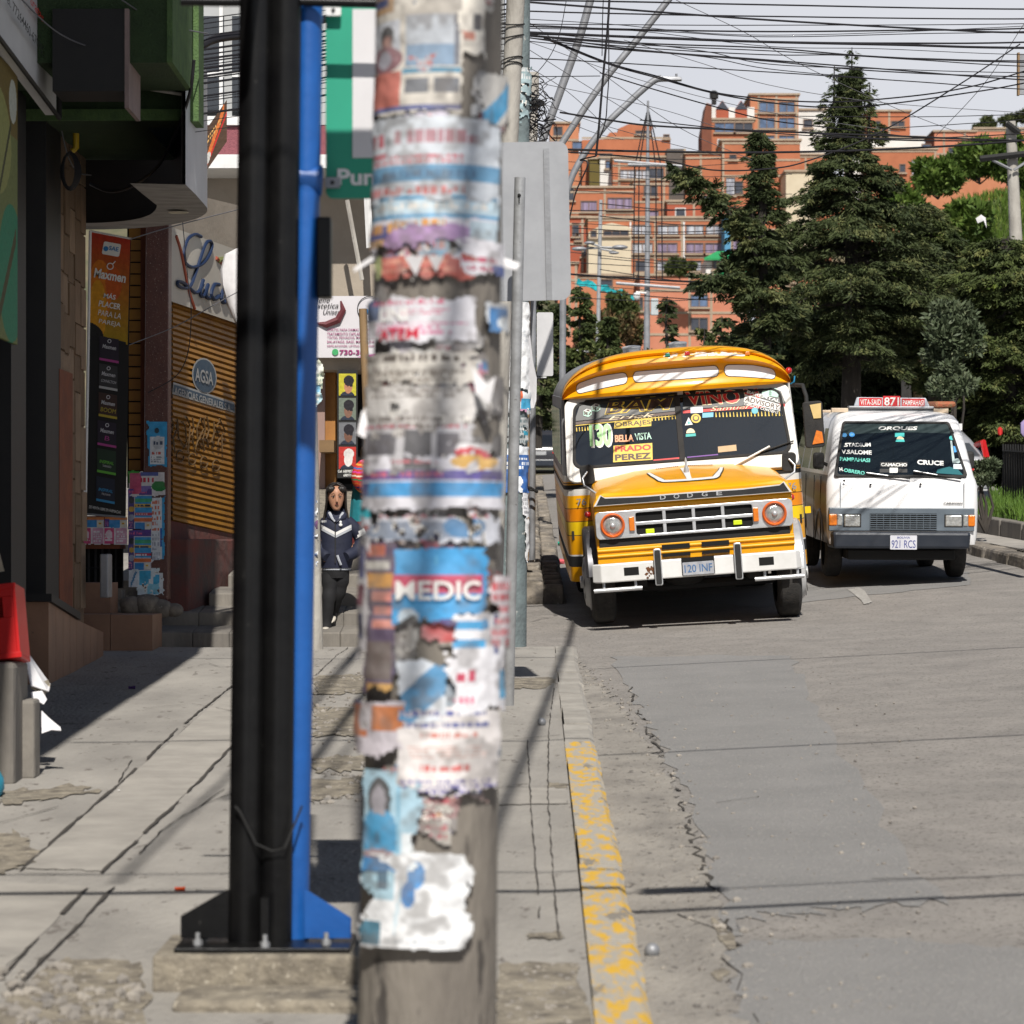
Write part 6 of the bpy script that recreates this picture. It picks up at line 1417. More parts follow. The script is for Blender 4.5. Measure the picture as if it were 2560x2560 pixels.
psheet(320, 1176, 418, 1242, 'd8d4d4', [('r', 0, 0, .3, .5, '4ca040'), ('r', .05, .1, .35, .9, 'c44a70'), ('r', .32, .08, .78, .2, '4a58a0'), ('t', .32, .22, .78, .5, 'c01c3c', 1), ('r', .35, .6, .6, 1, '7a6ab0'), ('e', .8, .6, .2, .2, '1c7c34')], 503, tear=(.03, .1, .1, .12))
MEDIC = [('r', 0, 0, 1, .15, '5a3c90'), ('t', .05, .03, .8, .13, 'd05a8c', 1), ('r', 0, .15, .26, 1, '4a3a86'), ('e', .14, .28, .12, .08, '2c2c34'), ('e', .14, .5, .12, .07, 'c8a040'), ('e', .14, .7, .12, .08, '9aa0b4'), ('r', .28, .17, 1, .24, '2c98d4'), ('r', .28, .25, 1, .33, '38a878'), ('r', .28, .33, 1, .38, '2c98d4'), ('r', .26, .38, 1, .45, 'd8b450'), ('t', .3, .39, .98, .445, '2c2c4c', 1), ('r', .28, .45, 1, .58, '2c98d4'), ('r', .28, .58, 1, .65, 'c42a48'), ('t', .32, .59, .95, .645, 'e8dce0', 1), ('r', .28, .65, 1, .7, '2c98d4'), ('r', .26, .72, 1, .8, 'd86c2c'), ('r', .28, .82, .7, 1, '2080c4'), ('r', .72, .82, .95, .98, 'e0dcd0'), ('r', .78, .86, .9, .92, 'd8b040'), ('t', .02, .8, .22, .97, 'c87ca0', 3)]
psheet(320, 1222, 380, 1324, 'c8c4cc', MEDIC, 505, tear=(.0, .0, .02, .02)); psheet(321, 1325, 378, 1425, 'c8c4cc', MEDIC, 507, tear=(.0, .0, .02, .02), d=CY - .014)
psheet(378, 1240, 414, 1420, 'dce2e8', [('r', .75, 0, 1, 1, '2a9ed4'), ('t', .05, .05, .7, .5, 'd07a60', 6), ('t', .05, .5, .65, .9, 'a8b0c0', 6), ('r', .6, .45, .75, .7, '2058b0')], 509, tear=(.05, .05, .15, .2), holes=.1)
psheet(335, 1420, 404, 1492, 'd8e6ec', [('r', .2, .1, .6, .6, '3ab0dc'), ('r', .5, .5, .9, .9, '8ad0e8')], 511, tear=(.2, .05, .2, .15), holes=.24)
psheet(322, 1418, 345, 1470, 'd4dce4', [('p', .2, .9, .9, .1, .14, '4a86b0')], 513)
psheet(370, 1430, 412, 1492, 'e0e8ec', [('r', .3, .1, .7, .9, '2ab0e0')], 515, tear=(.2, .1, .2, .2), holes=.3)
PINK = [('r', .02, .05, .45, .9, 'd84a80'), ('e', .24, .4, .14, .25, 'e8d0d8'), ('r', .52, .05, .98, .9, 'd8a0b8'), ('t', .06, .3, .4, .8, 'e8dce0', 3), ('t', .55, .2, .95, .8, 'e8e0e4', 5)]
BLU3 = [('r', 0, 0, 1, .25, 'd8803c'), ('r', 0, .2, .2, 1, '4a4090'), ('r', .22, .25, .68, 1, '3490d0'), ('r', .7, .3, .95, .95, 'e0dcc8'), ('t', .02, .3, .18, .9, 'c06a9c', 4), ('r', .75, .5, .9, .7, 'd0a030')]
for x0 in (204, 262): psheet(x0, 1293, x0 + 56, 1320, 'c0c4d0', BLU3, 520 + x0, cw, d=CY - .01); psheet(x0 - 4, 1318, x0 + 57, 1364, 'e0dcdc', PINK, 521 + x0, cw, (.02, .0, .02, .12), d=CY - .012)
# corner shop: shutter facade turned into the side street
FW = lambda t: (-3.35 + .2 * t, 27.9 + t)
def fw_t(px, o=0.): k = (px - 1280) / F_PX; return (k * (27.9 - .196 * o) + 3.35 - .981 * o) / (.2 - k)
def FP(px, py, off=0.): x, y = FW(fw_t(px, off)); x += .981 * off; y -= .196 * off; return Vector((x, y, U(px, py, y).z))
cs = thing('corner_shop', 'corner shop with a yellow roller shutter painted with a blue logo', 'shop', (-3.0, 29.5, 1.3))
mb = MB(); mb.add([FP(418, 1600, -.05), FP(705, 1600, -.05), FP(705, 540, -.05), FP(418, 470, -.05)], [(0, 1, 2, 3)], M_BEIGE); mb.build('wall', cs)
mb = MB(); ns = 38; T_ = [None] * 0
def SP(u, v, off):    # u along 0..1, v down 0..1
 x0, x1 = 424, 690
 t0, t1 = fw_t(x0), fw_t(x1); t = t0 + (t1 - t0) * u; x, y = FW(t)
 zt0, zt1 = FP(x0, 752).z, FP(x1, 842).z; zb0, zb1 = FP(x0, 1303).z, FP(x1, 1362).z
 za = zt0 + (zt1 - zt0) * u; zc = zb0 + (zb1 - zb0) * u; n = Vector((1, -.2, 0)).normalized()
 return Vector((x, y, za + (zc - za) * v)) + n * off
for i in range(ns):
 v0, v1 = i / ns, (i + 1) / ns; dv = v1 - v0
 rows = [(v0, .0), (v0 + dv * .2, .028), (v0 + dv * .72, .034), (v0 + dv * .92, .002), (v1, 0)]
 P = [SP(u, v, .0 + o) for v, o in rows for u in (0, 1)]
 mb.add(P, [(2 * k + 2, 2 * k + 3, 2 * k + 1, 2 * k) for k in range(4)], M_SHUT)
sh = mb.build('roller_shutter', cs)
def on_shut(pts, m, off=.038, nm='painted_logo'):
 mbx.add([SP(u, v, off) for u, v in pts], [tuple(range(len(pts)))], m)
mbx = MB(); su = lambda px: (fw_t(px) - fw_t(424)) / (fw_t(690) - fw_t(424))
M_LB = pm('logo_blue', (.03, .06, .10), (.05, .08, .11), 9, .6); M_LW = flat('logo_white', (.34, .34, .33), .6)
def spix(px, py):
 u = su(px); za = SP(u, 0, 0).z; zc = SP(u, 1, 0).z; return u, (FP(px, py).z - za) / (zc - za)
on_shut([spix(502 + 31 * math.cos(t), 940 + 45 * math.sin(t) + 5 * math.cos(t)) for t in seq(0, 6.1, 21)][::-1], M_LW, .036); on_shut([spix(502 + 28 * math.cos(t), 940 + 41 * math.sin(t) + 5 * math.cos(t)) for t in seq(0, 6.1, 21)][::-1], M_LB, .039)
on_shut([spix(422, 985), spix(580, 1033), spix(578, 1007), spix(424, 955)], M_LW, .036); on_shut([spix(424, 980), spix(577, 1028), spix(576, 1011), spix(425, 961)], M_LB, .039)
def swords(t, a, b, h, m):
 pa, pb = FP(*a, .045), FP(*b, .045); n_ = Vector((1, -.2, 0)).normalized(); rt = (pb - pa); up = Vector((0, 0, 1))
 mbx.text(t, rt.length, h, m, Matrix(((rt.normalized().x, 0, n_.x, (pa.x + pb.x) / 2), (rt.normalized().y, 0, n_.y, (pa.y + pb.y) / 2), (rt.normalized().z, 1, n_.z, (pa.z + pb.z) / 2), (0, 0, 0, 1))), .02, 0, 0)
swords('AGSA', (488, 935), (533, 948), .13, M_LW); swords('AGENCIAS GENERALES S.A.', (436, 976), (578, 1021), .07, M_LW)
M_GRAF = flat('graffiti_brown', (.09, .05, .015), .7); g = random.Random(12)
for k in range(13):
 x = 430 + k * 10.5; pts = [FP(x + g.uniform(-8, 8) + 6 * math.sin(q * 3), 1045 + q * 26 + g.uniform(-10, 10), .05) for q in range(4)]; mbx.tube(pts, .008, M_GRAF, 4)
for k in range(4): c0 = (450 + 30 * k, 1140 + 8 * k); mbx.tube([FP(c0[0] + 9 * math.cos(t), c0[1] + 14 * math.sin(t), .05) for t in seq(0, 5.5, 12)], .008, M_GRAF, 4)
mbx.build('painted_logo', sh)
mb = MB(); mb.add([FP(420, 1500, .02), FP(705, 1500, .02), FP(705, 1362, .02), FP(420, 1300, .02)], [(0, 1, 2, 3)], M_REDW); mb.add([FP(420, 1520, .03), FP(470, 1520, .03), FP(470, 1345, .03), FP(420, 1345, .03)], [(0, 1, 2, 3)], M_REDW); mb.build('base_wall', cs)
mb = MB(); P = [U(408, 1545, 27.6), U(470, 1545, 27.6), U(470, 1347, 27.6), U(408, 1347, 27.6)]
mb.hexa([P[0], P[1], P[1] + Vector((.3, 1.6, 0)), P[0] + Vector((0, 1.6, 0)), P[3], P[2], P[2] + Vector((.3, 1.6, 0)), P[3] + Vector((0, 1.6, 0))], M_REDW); mb.build('red_pier', cs, bevel=.015)
# narrow yellow shutter between banner and pilaster
mb = MB(); d = 27.4; a, b = U(318, 1220, d + .05), U(356, 500, d + .05); mb.box((a.x, d + .05, a.z), (b.x, d + .3, b.z), M_DARK)
for k in range(24):
 a, b = U(322, 512 + k * 29, d), U(352, 512 + (k + 1) * 29, d); mb.box((a.x, d, b.z + .012), (b.x, d + .03, a.z - .002), M_SHUT)
mb.build('narrow_shutter', cs)
mb = MB(); a, b = U(352, 1200, d), U(372, 470, d); mb.box((a.x, d - .02, a.z), (b.x, d + .2, b.z), M_RUST); mb.build('shutter_post', cs)
# Lucas sign
ls = thing('script_sign', 'cream shop sign with flowing blue script above the yellow shutter', 'sign', tuple(FP(530, 800, .1)))
mb = MB(); P = [FP(424, 752, .1), FP(680, 838, .1), FP(680, 655, .1), FP(424, 566, .1)]; n_ = Vector((1, -.2, 0)).normalized()
mb.add(P, [(0, 1, 2, 3)], pm('cream_sign', (.46, .43, .37), (.40, .37, .32), 1, .6)); mb.build('board', ls)
def lsq(pts, w, m, off): mb.tube(smooth_path([FP(x, y, off) for x, y in pts], 5), w, m, 6)
mb = MB()
C_NAVY = flat('navy_print', (.006, .02, .065), .6)
lsq([(440, 590), (452, 630), (470, 720), (486, 772)], .018, flat('rust_swash', (.3, .06, .03), .5), .105); lsq([(540, 645), (570, 670), (620, 700)], .02, flat('rust_swash', (.3, .06, .03)), .105)
lsq([(545, 650), (575, 645), (610, 632)], .03, flat('olive_swash', (.18, .2, .06), .5), .104)
lsq([(503, 592), (488, 586), (470, 598), (460, 630), (463, 655), (480, 668), (505, 660), (522, 640), (530, 615), (527, 604), (518, 605), (508, 625), (490, 680), (476, 715), (458, 720), (444, 712), (446, 704), (460, 708), (476, 722), (492, 732), (508, 712)], .017, C_NAVY, .115)
lsq([(508, 700), (500, 730), (508, 740), (520, 712), (514, 738), (524, 746)], .02, C_NAVY, .115); lsq([(548, 712), (536, 712), (528, 735), (536, 748), (548, 740)], .02, C_NAVY, .115); lsq([(572, 722), (560, 722), (553, 745), (562, 756), (574, 726), (570, 756), (580, 758)], .02, C_NAVY, .115); lsq([(600, 735), (590, 732), (596, 752), (588, 766)], .02, C_NAVY, .115)
mb.build('lettering', ls)
# steps up the side street
mb = MB(); NS = 5; yb = 26.95; zb0 = gz(26.9)
RZ = [.13, .30, .47, .64, .81]; YT = [26.95, 27.5, 28.05, 28.6, 29.15]; XL = [-3.22, -3.22, -2.85, -2.72, -2.72]; g = random.Random(6)
for k in range(NS):
 z0 = zb0 + (0 if k == 0 else RZ[k - 1]) - .3; z1 = zb0 + RZ[k]; y0, y1 = YT[k], (YT[k + 1] + .05 if k < NS - 1 else 31)
 xs_ = seq(XL[k], -.55, 8)
 for xa, xb_ in zip(xs_, xs_[1:]):
  j0 = [g.uniform(-.014, .014) for _ in range(4)]
  mb.hexa([(xa, y0 + .01, z0), (xb_, y0 + .01, z0), (xb_, y1, z0), (xa, y1, z0), (xa, y0, z1 - .035), (xb_, y0, z1 - .035), (xb_, y1, z1 + .02), (xa, y1, z1 + .02)], M_STEP)
structure(mb, 'steps', bevel=.014)
mb = MB(); grid(seq(-4.5, -.5, 6), seq(30.2, 44, 10), lambda x, y: zb0 + .81 + (y - 30.2) * .11, M_RUB, mb); structure(mb, 'upper_path')
# building at the head of the steps: salon
sb = thing('salon_building', 'pale building with maroon band behind the steps, salon on its ground floor', 'building', tuple(U(700, 1300, 37)))
DB = 37.0
def fb(nm, x0, y0, x1, y1, m, d0=DB, d1=None, par=None, bev=0):
 a, b = U(x0, y1, d0), U(x1, y0, d0); mbx = MB(); mbx.box((a.x, d0, a.z), (b.x, d1 or d0 + .3, b.z), m); return mbx.build(nm, par or sb, bevel=bev)
fb('upper_wall', 460, -300, 1260, 312, M_GREYB, DB, DB + 5); fb('maroon_band', 460, 314, 1260, 386, M_MAROON2, DB - .1, DB + 5); fb('white_ledge', 460, 386, 1260, 420, M_WHITE, DB - .5, DB + 5); fb('beige_wall', 460, 420, 1260, 930, M_BEIGE, DB + .5, DB + 5); fb('ground_wall', 690, 925, 1260, 1460, M_RUST, DB + 1.2, DB + 5)
for x0, x1 in ((505, 560), (580, 615), (1000, 1060)):
 w = fb('window', x0, 40, x1, 292, M_SGLASS, DB - .03, DB); fb('frame', x1 - 12, -60, x1 - 3, 296, M_WHITE, DB - .06, DB - .03, w); fb('frame', x0, 180, x1, 192, M_WHITE, DB - .055, DB - .03, w)
fb('sill', 480, 290, 640, 312, M_WHITE, DB - .15, DB)
mb = MB(); a = U(880, 500, DB - .2); mb.tube([U(868, 500, DB - .2), U(905, 700, DB - .2)], .03, M_CONCL, 6); mb.tube([U(918, 480, DB - .2), U(925, 620, DB - .2)], .05, M_WHITE, 6); mb.build('downpipe', sb)
fb('inner_dark', 840, 930, 960, 1400, M_DARK, DB + 1.0, DB + 1.1); fb('door_jamb', 812, 930, 838, 1300, pm('orange_jamb', (.42, .19, .04), (.3, .13, .03), 4, .6), DB + .6, DB + 1.2); fb('tiled_jamb', 780, 930, 812, 1460, pm('pinkish_tile', (.30, .2, .17), (.24, .16, .14), 3, .5), DB + .5, DB + 1.2); fb('counter', 798, 1100, 835, 1130, pm('brown_board', (.2, .12, .05), (.15, .09, .04), 5, .6), DB, DB + .6)
ss = thing('salon_sign', 'white salon sign with brown swirl and purple lettering over the doorway', 'sign', tuple(U(870, 893, DB - .1)))
def sgn_q(mbx, pts, m, z): mbx.add([U(x, y, DB - .1 - z) for x, y in pts], [tuple(range(len(pts)))], m)
mb = MB(); a, b = U(775, 894, DB - .1), U(1000, 740, DB - .1); mb.box((a.x, DB - .1, a.z), (b.x, DB, b.z), pm('salon_white', (.60, .58, .60), (.54, .52, .54), 2, .5)); mb.build('board', ss)
mb = MB(); C_PUR = flat('purple_print', (.28, .03, .14), .5)
def sw(t, x, y, w, h, m, off=0., sh=0.): c = U(x, y, DB - .1); k = DB / F_PX; mb.text(t, w * k, h * k, m, page((c.x, DB - .1, c.z)), off, sh, .012)
sw('Belle', 805, 750, 40, 14, M_BLK, 0, .3); sw('Estetica', 815, 764, 62, 14, M_BLK, 0, .3); sw('Unisex', 830, 780, 44, 13, M_BLK, 0, .3)
mb.tube([U(852, 752, DB - .115), U(858, 775, DB - .115), U(845, 800, DB - .115), U(815, 812, DB - .115), U(790, 808, DB - .115)], [.01, .04, .05, .045, .01], flat('swirl_brown', (.12, .025, .03), .5), 6)
for i, t in enumerate(('CORTES PARA DAMAS VARONES,', 'TRATAMIENTO CAPILAR PEINADO', 'TINTES, PEINADOS, MAQUILLAJE', 'BALAYAGE, BASE, MANICURA', 'DEPILACIONES, LIFTING PESTAÑAS')): sw(t, 877, 825 + i * 10, 118, 7, C_PUR, .01)
sw('730-38', 880, 881, 62, 13, C_PUR, .03); c = U(838, 880, DB - .115); mb.prism(circ(0, 0, .04, 14), .002, flat('phone_green', (.05, .35, .12), .5), page((c.x, DB - .115, c.z)))
c = U(925, 772, DB - .115); mb.ring(circ(0, 0, .16, 22), circ(0, 0, .15, 22), .002, M_BLK, page((c.x, c.y, c.z)))
c = U(912, 778, DB - .115); mb.prism(circ(0, 0, .05, 12, .035), .002, flat('print_blue', (.02, .2, .5)), page((c.x, c.y, c.z)))
sgn_q(mb, [(890, 893), (1000, 893), (1000, 862), (935, 885)], flat('magenta_print', (.42, .01, .28), .5), .012)
mb.build('lettering', ss)
fb('salon_lintel', 775, 894, 900, 925, M_BEIGE, DB + .1, DB + 1)
bb = thing('haircut_board', 'tall black board with four haircut photographs beside the salon door', 'poster board', tuple(U(862, 1192, DB)))
mb = MB(); a, b = U(843, 1195, DB), U(894, 925, DB); mb.box((a.x, DB, a.z), (b.x, DB + .05, b.z), M_BLK); mb.text('Cel: 68898553', .2, .035, C_WHT, page((U(865, 0, DB).x, DB - .002, U(0, 1178, DB).z)), .01); mb.text('68897173', .13, .035, C_WHT, page((U(872, 0, DB).x, DB - .002, U(0, 1188, DB).z)), .01); mb.build('panel', bb)
for k, (bg, sk2) in enumerate((('b8b02c', 'b07a5c'), ('6a7468', '7a5848'), ('6a6c70', '6a4838'), ('b02a22', 'd8d4d0'))):
 y0 = 934 + k * 61
 a, b = U(847, y0, DB - .01), U(890, y0 + 55, DB - .01); hd = '14101a' if k < 3 else 'd0ccc8'
 sheet('photograph', (lambda a, b: lambda u, v: (a.x + (b.x - a.x) * u, DB - .006 + 0 * u, a.z + (b.z - a.z) * v))(a, b), 52, 42, bg, [('r', 0, 0, .12, 1, '101010')] * 0 + [('e', .5, 1.02, .42, .22, '202838'), ('e', .55, .6, .24, .3, sk2), ('e', .58, .32, .3, .24, hd), ('r', .5, .3, .82, .6, hd), ('e', .6, .62, .06, .07, sk2)], bb, 600 + k)
fb('shop_notice', 850, 1210, 905, 1260, M_BLK, DB + .4, DB + .5)
# paper lantern-like white sheet bag behind the black post
mb = MB(); c = U(600, 700, 29); mb.loft([[(c.x + r_ * math.cos(t), 29 + .1 * math.sin(t), c.z + z_) for t in seq(0, 5.7, 11)] for r_, z_ in ((.02, -.48), (.12, -.25), (.18, -.05), (.19, .1), (.15, .25), (.04, .3))], M_PAPER); mb.tube([c + Vector((0, 0, .3)), U(640, 540, 30.6)], .006, M_BLK, 5)
tag(mb.build('white_sheet', smooth=30, loc=tuple(c)), 'white plastic sheet hanging in the sun beside the script sign', 'sheet')
fl = sheet('food_banner', lambda u, v: (U(500, 0, 30).x + .26 * u, 30 + .1 * u, U(0, 420, 30).z + .45 - .42 * v + .10 * u - (1 - u) * v * 0 + (u - .5) * .3), 40, 30, '4a3424', [('p', 0, 1, .9, .1, .12, 'c86a2c'), ('p', .1, 1, 1, .3, .05, 'b8241c'), ('e', .2, .75, .2, .15, 'c4c4c0'), ('t', .2, .2, .9, .4, 'd8a860', 2)], None, 650, loc=tuple(U(520, 420, 30)))
tag(fl, 'small printed food banner hanging askew below the cables', 'banner')
# ------------------------------------------------------------------ brick houses on the hillside
M_BR = {k: pm('brick_' + n, a, b, .5, .9, .3, 3, c3=c, s3=1.6, t3=.68) for k, n, a, b, c in (
 ('o', 'orange', (.41, .145, .07), (.34, .115, .055), (.46, .19, .11)), ('l', 'light', (.48, .20, .105), (.41, .16, .08), (.5, .25, .15)),
 ('p', 'pink', (.52, .21, .13), (.45, .17, .10), (.55, .26, .17)), ('d', 'dark', (.19, .065, .035), (.14, .05, .03), (.24, .1, .05)),
 ('r', 'red', (.36, .09, .045), (.30, .075, .04), (.4, .13, .07)))}
M_BR['c'] = pm('cream_plaster', (.56, .49, .36), (.5, .43, .31), .6, .9); M_BR['g'] = pm('grey_plaster', (.12, .10, .09), (.08, .07, .06), .5, .9, c3=(.2, .15, .12), s3=2, t3=.62)
M_BR['w'] = pm('white_plaster', (.66, .65, .62), (.58, .57, .54), .6, .9); M_BR['y'] = pm('yellow_plaster', (.66, .42, .03), (.6, .38, .03), .6, .9); M_BR['b'] = pm('blue_plaster', (.08, .26, .42), (.07, .23, .38), .6, .9); M_BR['k'] = pm('olive_plaster', (.12, .09, .02), (.1, .08, .02), .6, .9)
M_FR = pm('concrete_frame', (.38, .30, .22), (.3, .235, .17), .8, .9)
M_WD = pm('window_dark', (.035, .04, .055), (.06, .065, .08), 1.2, .2); M_WB = pm('window_blue', (.12, .18, .30), (.06, .09, .15), .8, .2); M_WW = pm('white_curtain', (.48, .50, .54), (.2, .21, .25), 2.2, .5, lo=.4, hi=.6, stretch=(1, 1, .1)); M_WP = pm('mauve_curtain', (.28, .22, .33), (.12, .09, .14), 2.2, .5, stretch=(1, 1, .1)); M_WC = flat('window_frame_paint', (.16, .10, .07), .6)
WT = {'d': M_WD, 'b': M_WB, 'w': M_WW, 'm': M_WP}
def hd(yb): return 345 + (870 - yb) * .2
HG = 'brick houses on the hillside'
def house(label, x0, y0, x1, yb, wall, wins=(), slabs=(), cols=(), d=None, depth=10, top=None, side=None, drop=8, roof=None):
 d = d or hd(yb); a, b = U(x0, yb, d), U(x1, y0, d)
 h = thing('house', label, 'house', ((a.x + b.x) / 2, d, a.z), group=HG)
 mb = MB()
 if top is None: mb.box((a.x, d, a.z - drop), (b.x, d + depth, b.z), M_BR[wall])
 else:                                # stepped or gabled outline given in photo pixels
  P = [(U(x, 0, d).x, U(0, y, d).z) for x, y in top]; P = [(a.x, a.z - drop)] + P + [(b.x, a.z - drop)]
  mb.prism(list(reversed(P)), depth, M_BR[wall], Matrix(((1, 0, 0, 0), (0, 0, 1, d), (0, 1, 0, 0), (0, 0, 0, 1))))
 if side: q = MB(); q.box((a.x - .12, d - .02, a.z - drop), (a.x - .01, d + depth, b.z - .3), M_BR[side]); q.build('side_wall', h)
 mb.build('wall', h)
 if roof != 'none' and top is None:
  q = MB(); q.box((a.x - .25, d - .25, b.z), (b.x + .25, d + depth, b.z + .28), roof and MATS.get(roof) or M_FR); q.build('roof', h)
 if slabs or cols:
  q = MB()
  for y in slabs: z = U(0, y, d).z; q.box((a.x, d - .08, z - .14), (b.x, d - .005, z + .14), M_FR)
  for x in cols: xx = U(x, 0, d).x; q.box((xx - .15, d - .06, a.z - 1), (xx + .15, d - .004, b.z), M_FR)
  q.build('concrete_frame', h)
 for w in wins:
  wx0, wy0, wx1, wy1, t = w[:5]; p, r_ = U(wx0, wy1, d), U(wx1, wy0, d)
  f = MB(); f.ring([(p.x - .12, p.z - .12), (r_.x + .12, p.z - .12), (r_.x + .12, r_.z + .12), (p.x - .12, r_.z + .12)], [(p.x, p.z), (r_.x, p.z), (r_.x, r_.z), (p.x, r_.z)], .16, M_WC if len(w) < 6 else MATS[w[5]], page((0, d - .004, 0)))
  n = max(1, round((r_.x - p.x) / 1.1))
  for i in range(1, n): xx = p.x + (r_.x - p.x) * i / n; f.box((xx - .05, d - .14, p.z), (xx + .05, d - .03, r_.z), M_WC if len(w) < 6 else MATS[w[5]])
  f.box((p.x - .3, d - .35, p.z - .3), (r_.x + .3, d, p.z - .12), M_FR)
  fo = f.build('window', h); g_ = MB(); g_.box((p.x, d - .028, p.z), (r_.x, d - .012, r_.z), WT[t]); g_.build('pane', fo)
 return h, d
def win_row(y0, y1, xs, t): return [(a, y0, b, y1, t) for a, b in xs]
flat('white_frame', (.6, .6, .58), .6)
house('orange house top at far left of the skyline with one barred window', 1375, 309, 1447, 470, 'l', [(1385, 318, 1405, 338, 'd'), (1432, 355, 1458, 372, 'b')], (350,), d=425)
house('wide stepped gable brick house on the left skyline', 1455, 310, 1676, 460, 'o', [(1590, 328, 1625, 334, 'd'), (1500, 385, 1530, 402, 'd'), (1660, 338, 1672, 345, 'd')], (345, 400), d=424, top=[(1455, 350), (1510, 348), (1525, 331), (1545, 331), (1545, 322), (1572, 310), (1630, 314), (1630, 350), (1676, 350)])
h, d = house('tall house with twin pointed dormers and a blue window band', 1778, 300, 1886, 400, 'o', [(1788, 308, 1834, 330, 'b'), (1838, 308, 1880, 330, 'd'), (1795, 350, 1805, 372, 'd', 'white_frame')], (303,), d=428, side='d')
for x0, x1 in ((1790, 1822), (1838, 1868)):
 mb = MB(); P = [(x0, 302), (x0, 272), ((x0 + x1) / 2, 250), (x1, 272), (x1, 302)]; mb.prism([(U(x, 0, d).x, U(0, y, d).z) for x, y in reversed(P)], 4, M_BR['r'], Matrix(((1, 0, 0, 0), (0, 0, 1, d + .2), (0, 1, 0, 0), (0, 0, 0, 1)))); dm = mb.build('dormer', h)
 mb = MB(); P = [(x0 - 3, 275), ((x0 + x1) / 2, 248), (x1 + 3, 275), ((x0 + x1) / 2, 256)]; mb.add([U(x, y, d + .1) for x, y in ((x0, 273), (x1, 273), ((x0 + x1) / 2, 252))], [(0, 1, 2)], M_WD); mb.build('gable_glass', dm)
mb = MB()
for x0, x1 in ((1778, 1790), (1822, 1838), (1868, 1886)): a, b = U(x0, 302, d + .3), U(x1, 268, d + .3); mb.box((a.x, d + .3, a.z), (b.x, d + 4, b.z), M_BR['w'])
mb.build('white_pier', h)
mb = MB(); P = [(1754, 378), (1754, 330), (1766, 258), (1779, 262), (1779, 378)]; mb.prism([(U(x, 0, d).x, U(0, y, d).z) for x, y in reversed(P)], 8, M_BR['d'], Matrix(((1, 0, 0, 0), (0, 0, 1, d - .3), (0, 1, 0, 0), (0, 0, 0, 1)))); mb.build('side_gable', h)
c = U(1785, 258, d + 1); mb = MB(); mb.lathe([(.35, -.2), (.35, .6), (.62, .65), (.62, 1.5), (.3, 1.8)], M_BLK, 14, Matrix.Translation(c)); mb.build('water_tank', h, smooth=40)
house('tall pale framed tower block with three floors of paired windows', 1876, 238, 1996, 385, 'l', [(x0, y0, x1, y0 + 24, 'b') for y0 in (256, 296, 340) for x0, x1 in ((1899, 1935), (1949, 1985))], (248, 284, 325, 370), (1897, 1941, 1991), d=432, side='d')
house('white low house between the tower and the tall conifer', 1996, 276, 2070, 340, 'w', [(2010, 300, 2030, 318, 'd')], d=440)
house('square brick block with a window pair right of the conifer top', 2170, 279, 2275, 352, 'o', [(2190, 304, 2200, 325, 'd'), (2229, 304, 2260, 316, 'd')], (350,), (2223,), d=436)
house('white walled terrace house below the square block', 2130, 345, 2310, 375, 'w', [(2306, 362, 2326, 374, 'b')], d=425)
house('red brick house with white curtained window right of the conifer', 2180, 374, 2342, 470, 'o', [(2280, 402, 2324, 436, 'w'), (2250, 412, 2262, 430, 'd')], (378,), (2338,), d=415)
house('lower orange house seen through the right branches', 2300, 436, 2400, 500, 'l', [(2335, 452, 2352, 466, 'd')], (440,), d=410)
house('pale pink house on the far right skyline with a slab roof', 2336, 330, 2440, 432, 'p', [(2372, 370, 2386, 388, 'd')], (345, 385), (2360, 2412), d=440)
house('long orange house at the far right edge of the skyline', 2437, 323, 2580, 412, 'p', [(2500, 365, 2530, 385, 'd')], (326, 385), (2437,), d=444, side='d')
house('small brick house under the far right skyline', 2400, 405, 2500, 450, 'l', (), (410,), d=420)
house('white fronted house with a dark green side on the left slope', 1500, 396, 1532, 460, 'w', [(1515, 403, 1530, 420, 'b')], d=418, depth=7)
house('olive side walled house on the left slope', 1474, 398, 1500, 456, 'k', (), d=418.5)
house('brick house with a long bright window row', 1532, 394, 1668, 505, 'o', [(1551, 426, 1588, 446, 'w'), (1589, 426, 1622, 446, 'w'), (1624, 422, 1658, 446, 'd')], (398, 414, 452), (1548, 1665), d=412)
house('tall dark grey plastered wall house in the middle', 1667, 372, 1714, 506, 'g', (), (), (1712,), d=411, roof='none')
house('wide brick house behind the left arm of the small conifer', 1714, 385, 1812, 520, 'o', (), (395, 470), (1752, 1810), d=409)
house('brick house with a white framed loggia', 1806, 352, 2000, 520, 'o', [(1816, 445, 1836, 488, 'w'), (1838, 455, 1856, 484, 'd'), (1825, 388, 1840, 398, 'd')], (358, 400, 440), (1808,), d=408)
house('pale rendered wall house beside the conifer', 1965, 430, 2040, 500, 'c', (), (), (), d=400)
house('orange house with a mauve curtained window and square windows', 1420, 470, 1585, 600, 'o', [(1453, 504, 1491, 528, 'm'), (1520, 496, 1579, 522, 'm'), (1525, 540, 1556, 556, 'd'), (1564, 540, 1574, 556, 'd'), (1420, 470, 1434, 500, 'd')], (480, 532), (1512,), d=400)
house('brick house with a single grey window behind the mast', 1583, 452, 1672, 560, 'o', [(1611, 466, 1642, 490, 'd'), (1615, 528, 1645, 542, 'm')], (460, 505), (1660,), d=402)
house('brick house with an open balcony right of the mast', 1668, 505, 1815, 560, 'r', [(1690, 522, 1712, 544, 'd', 'white_frame'), (1757, 490, 1780, 508, 'd')], (508, 552), (1735,), d=399)
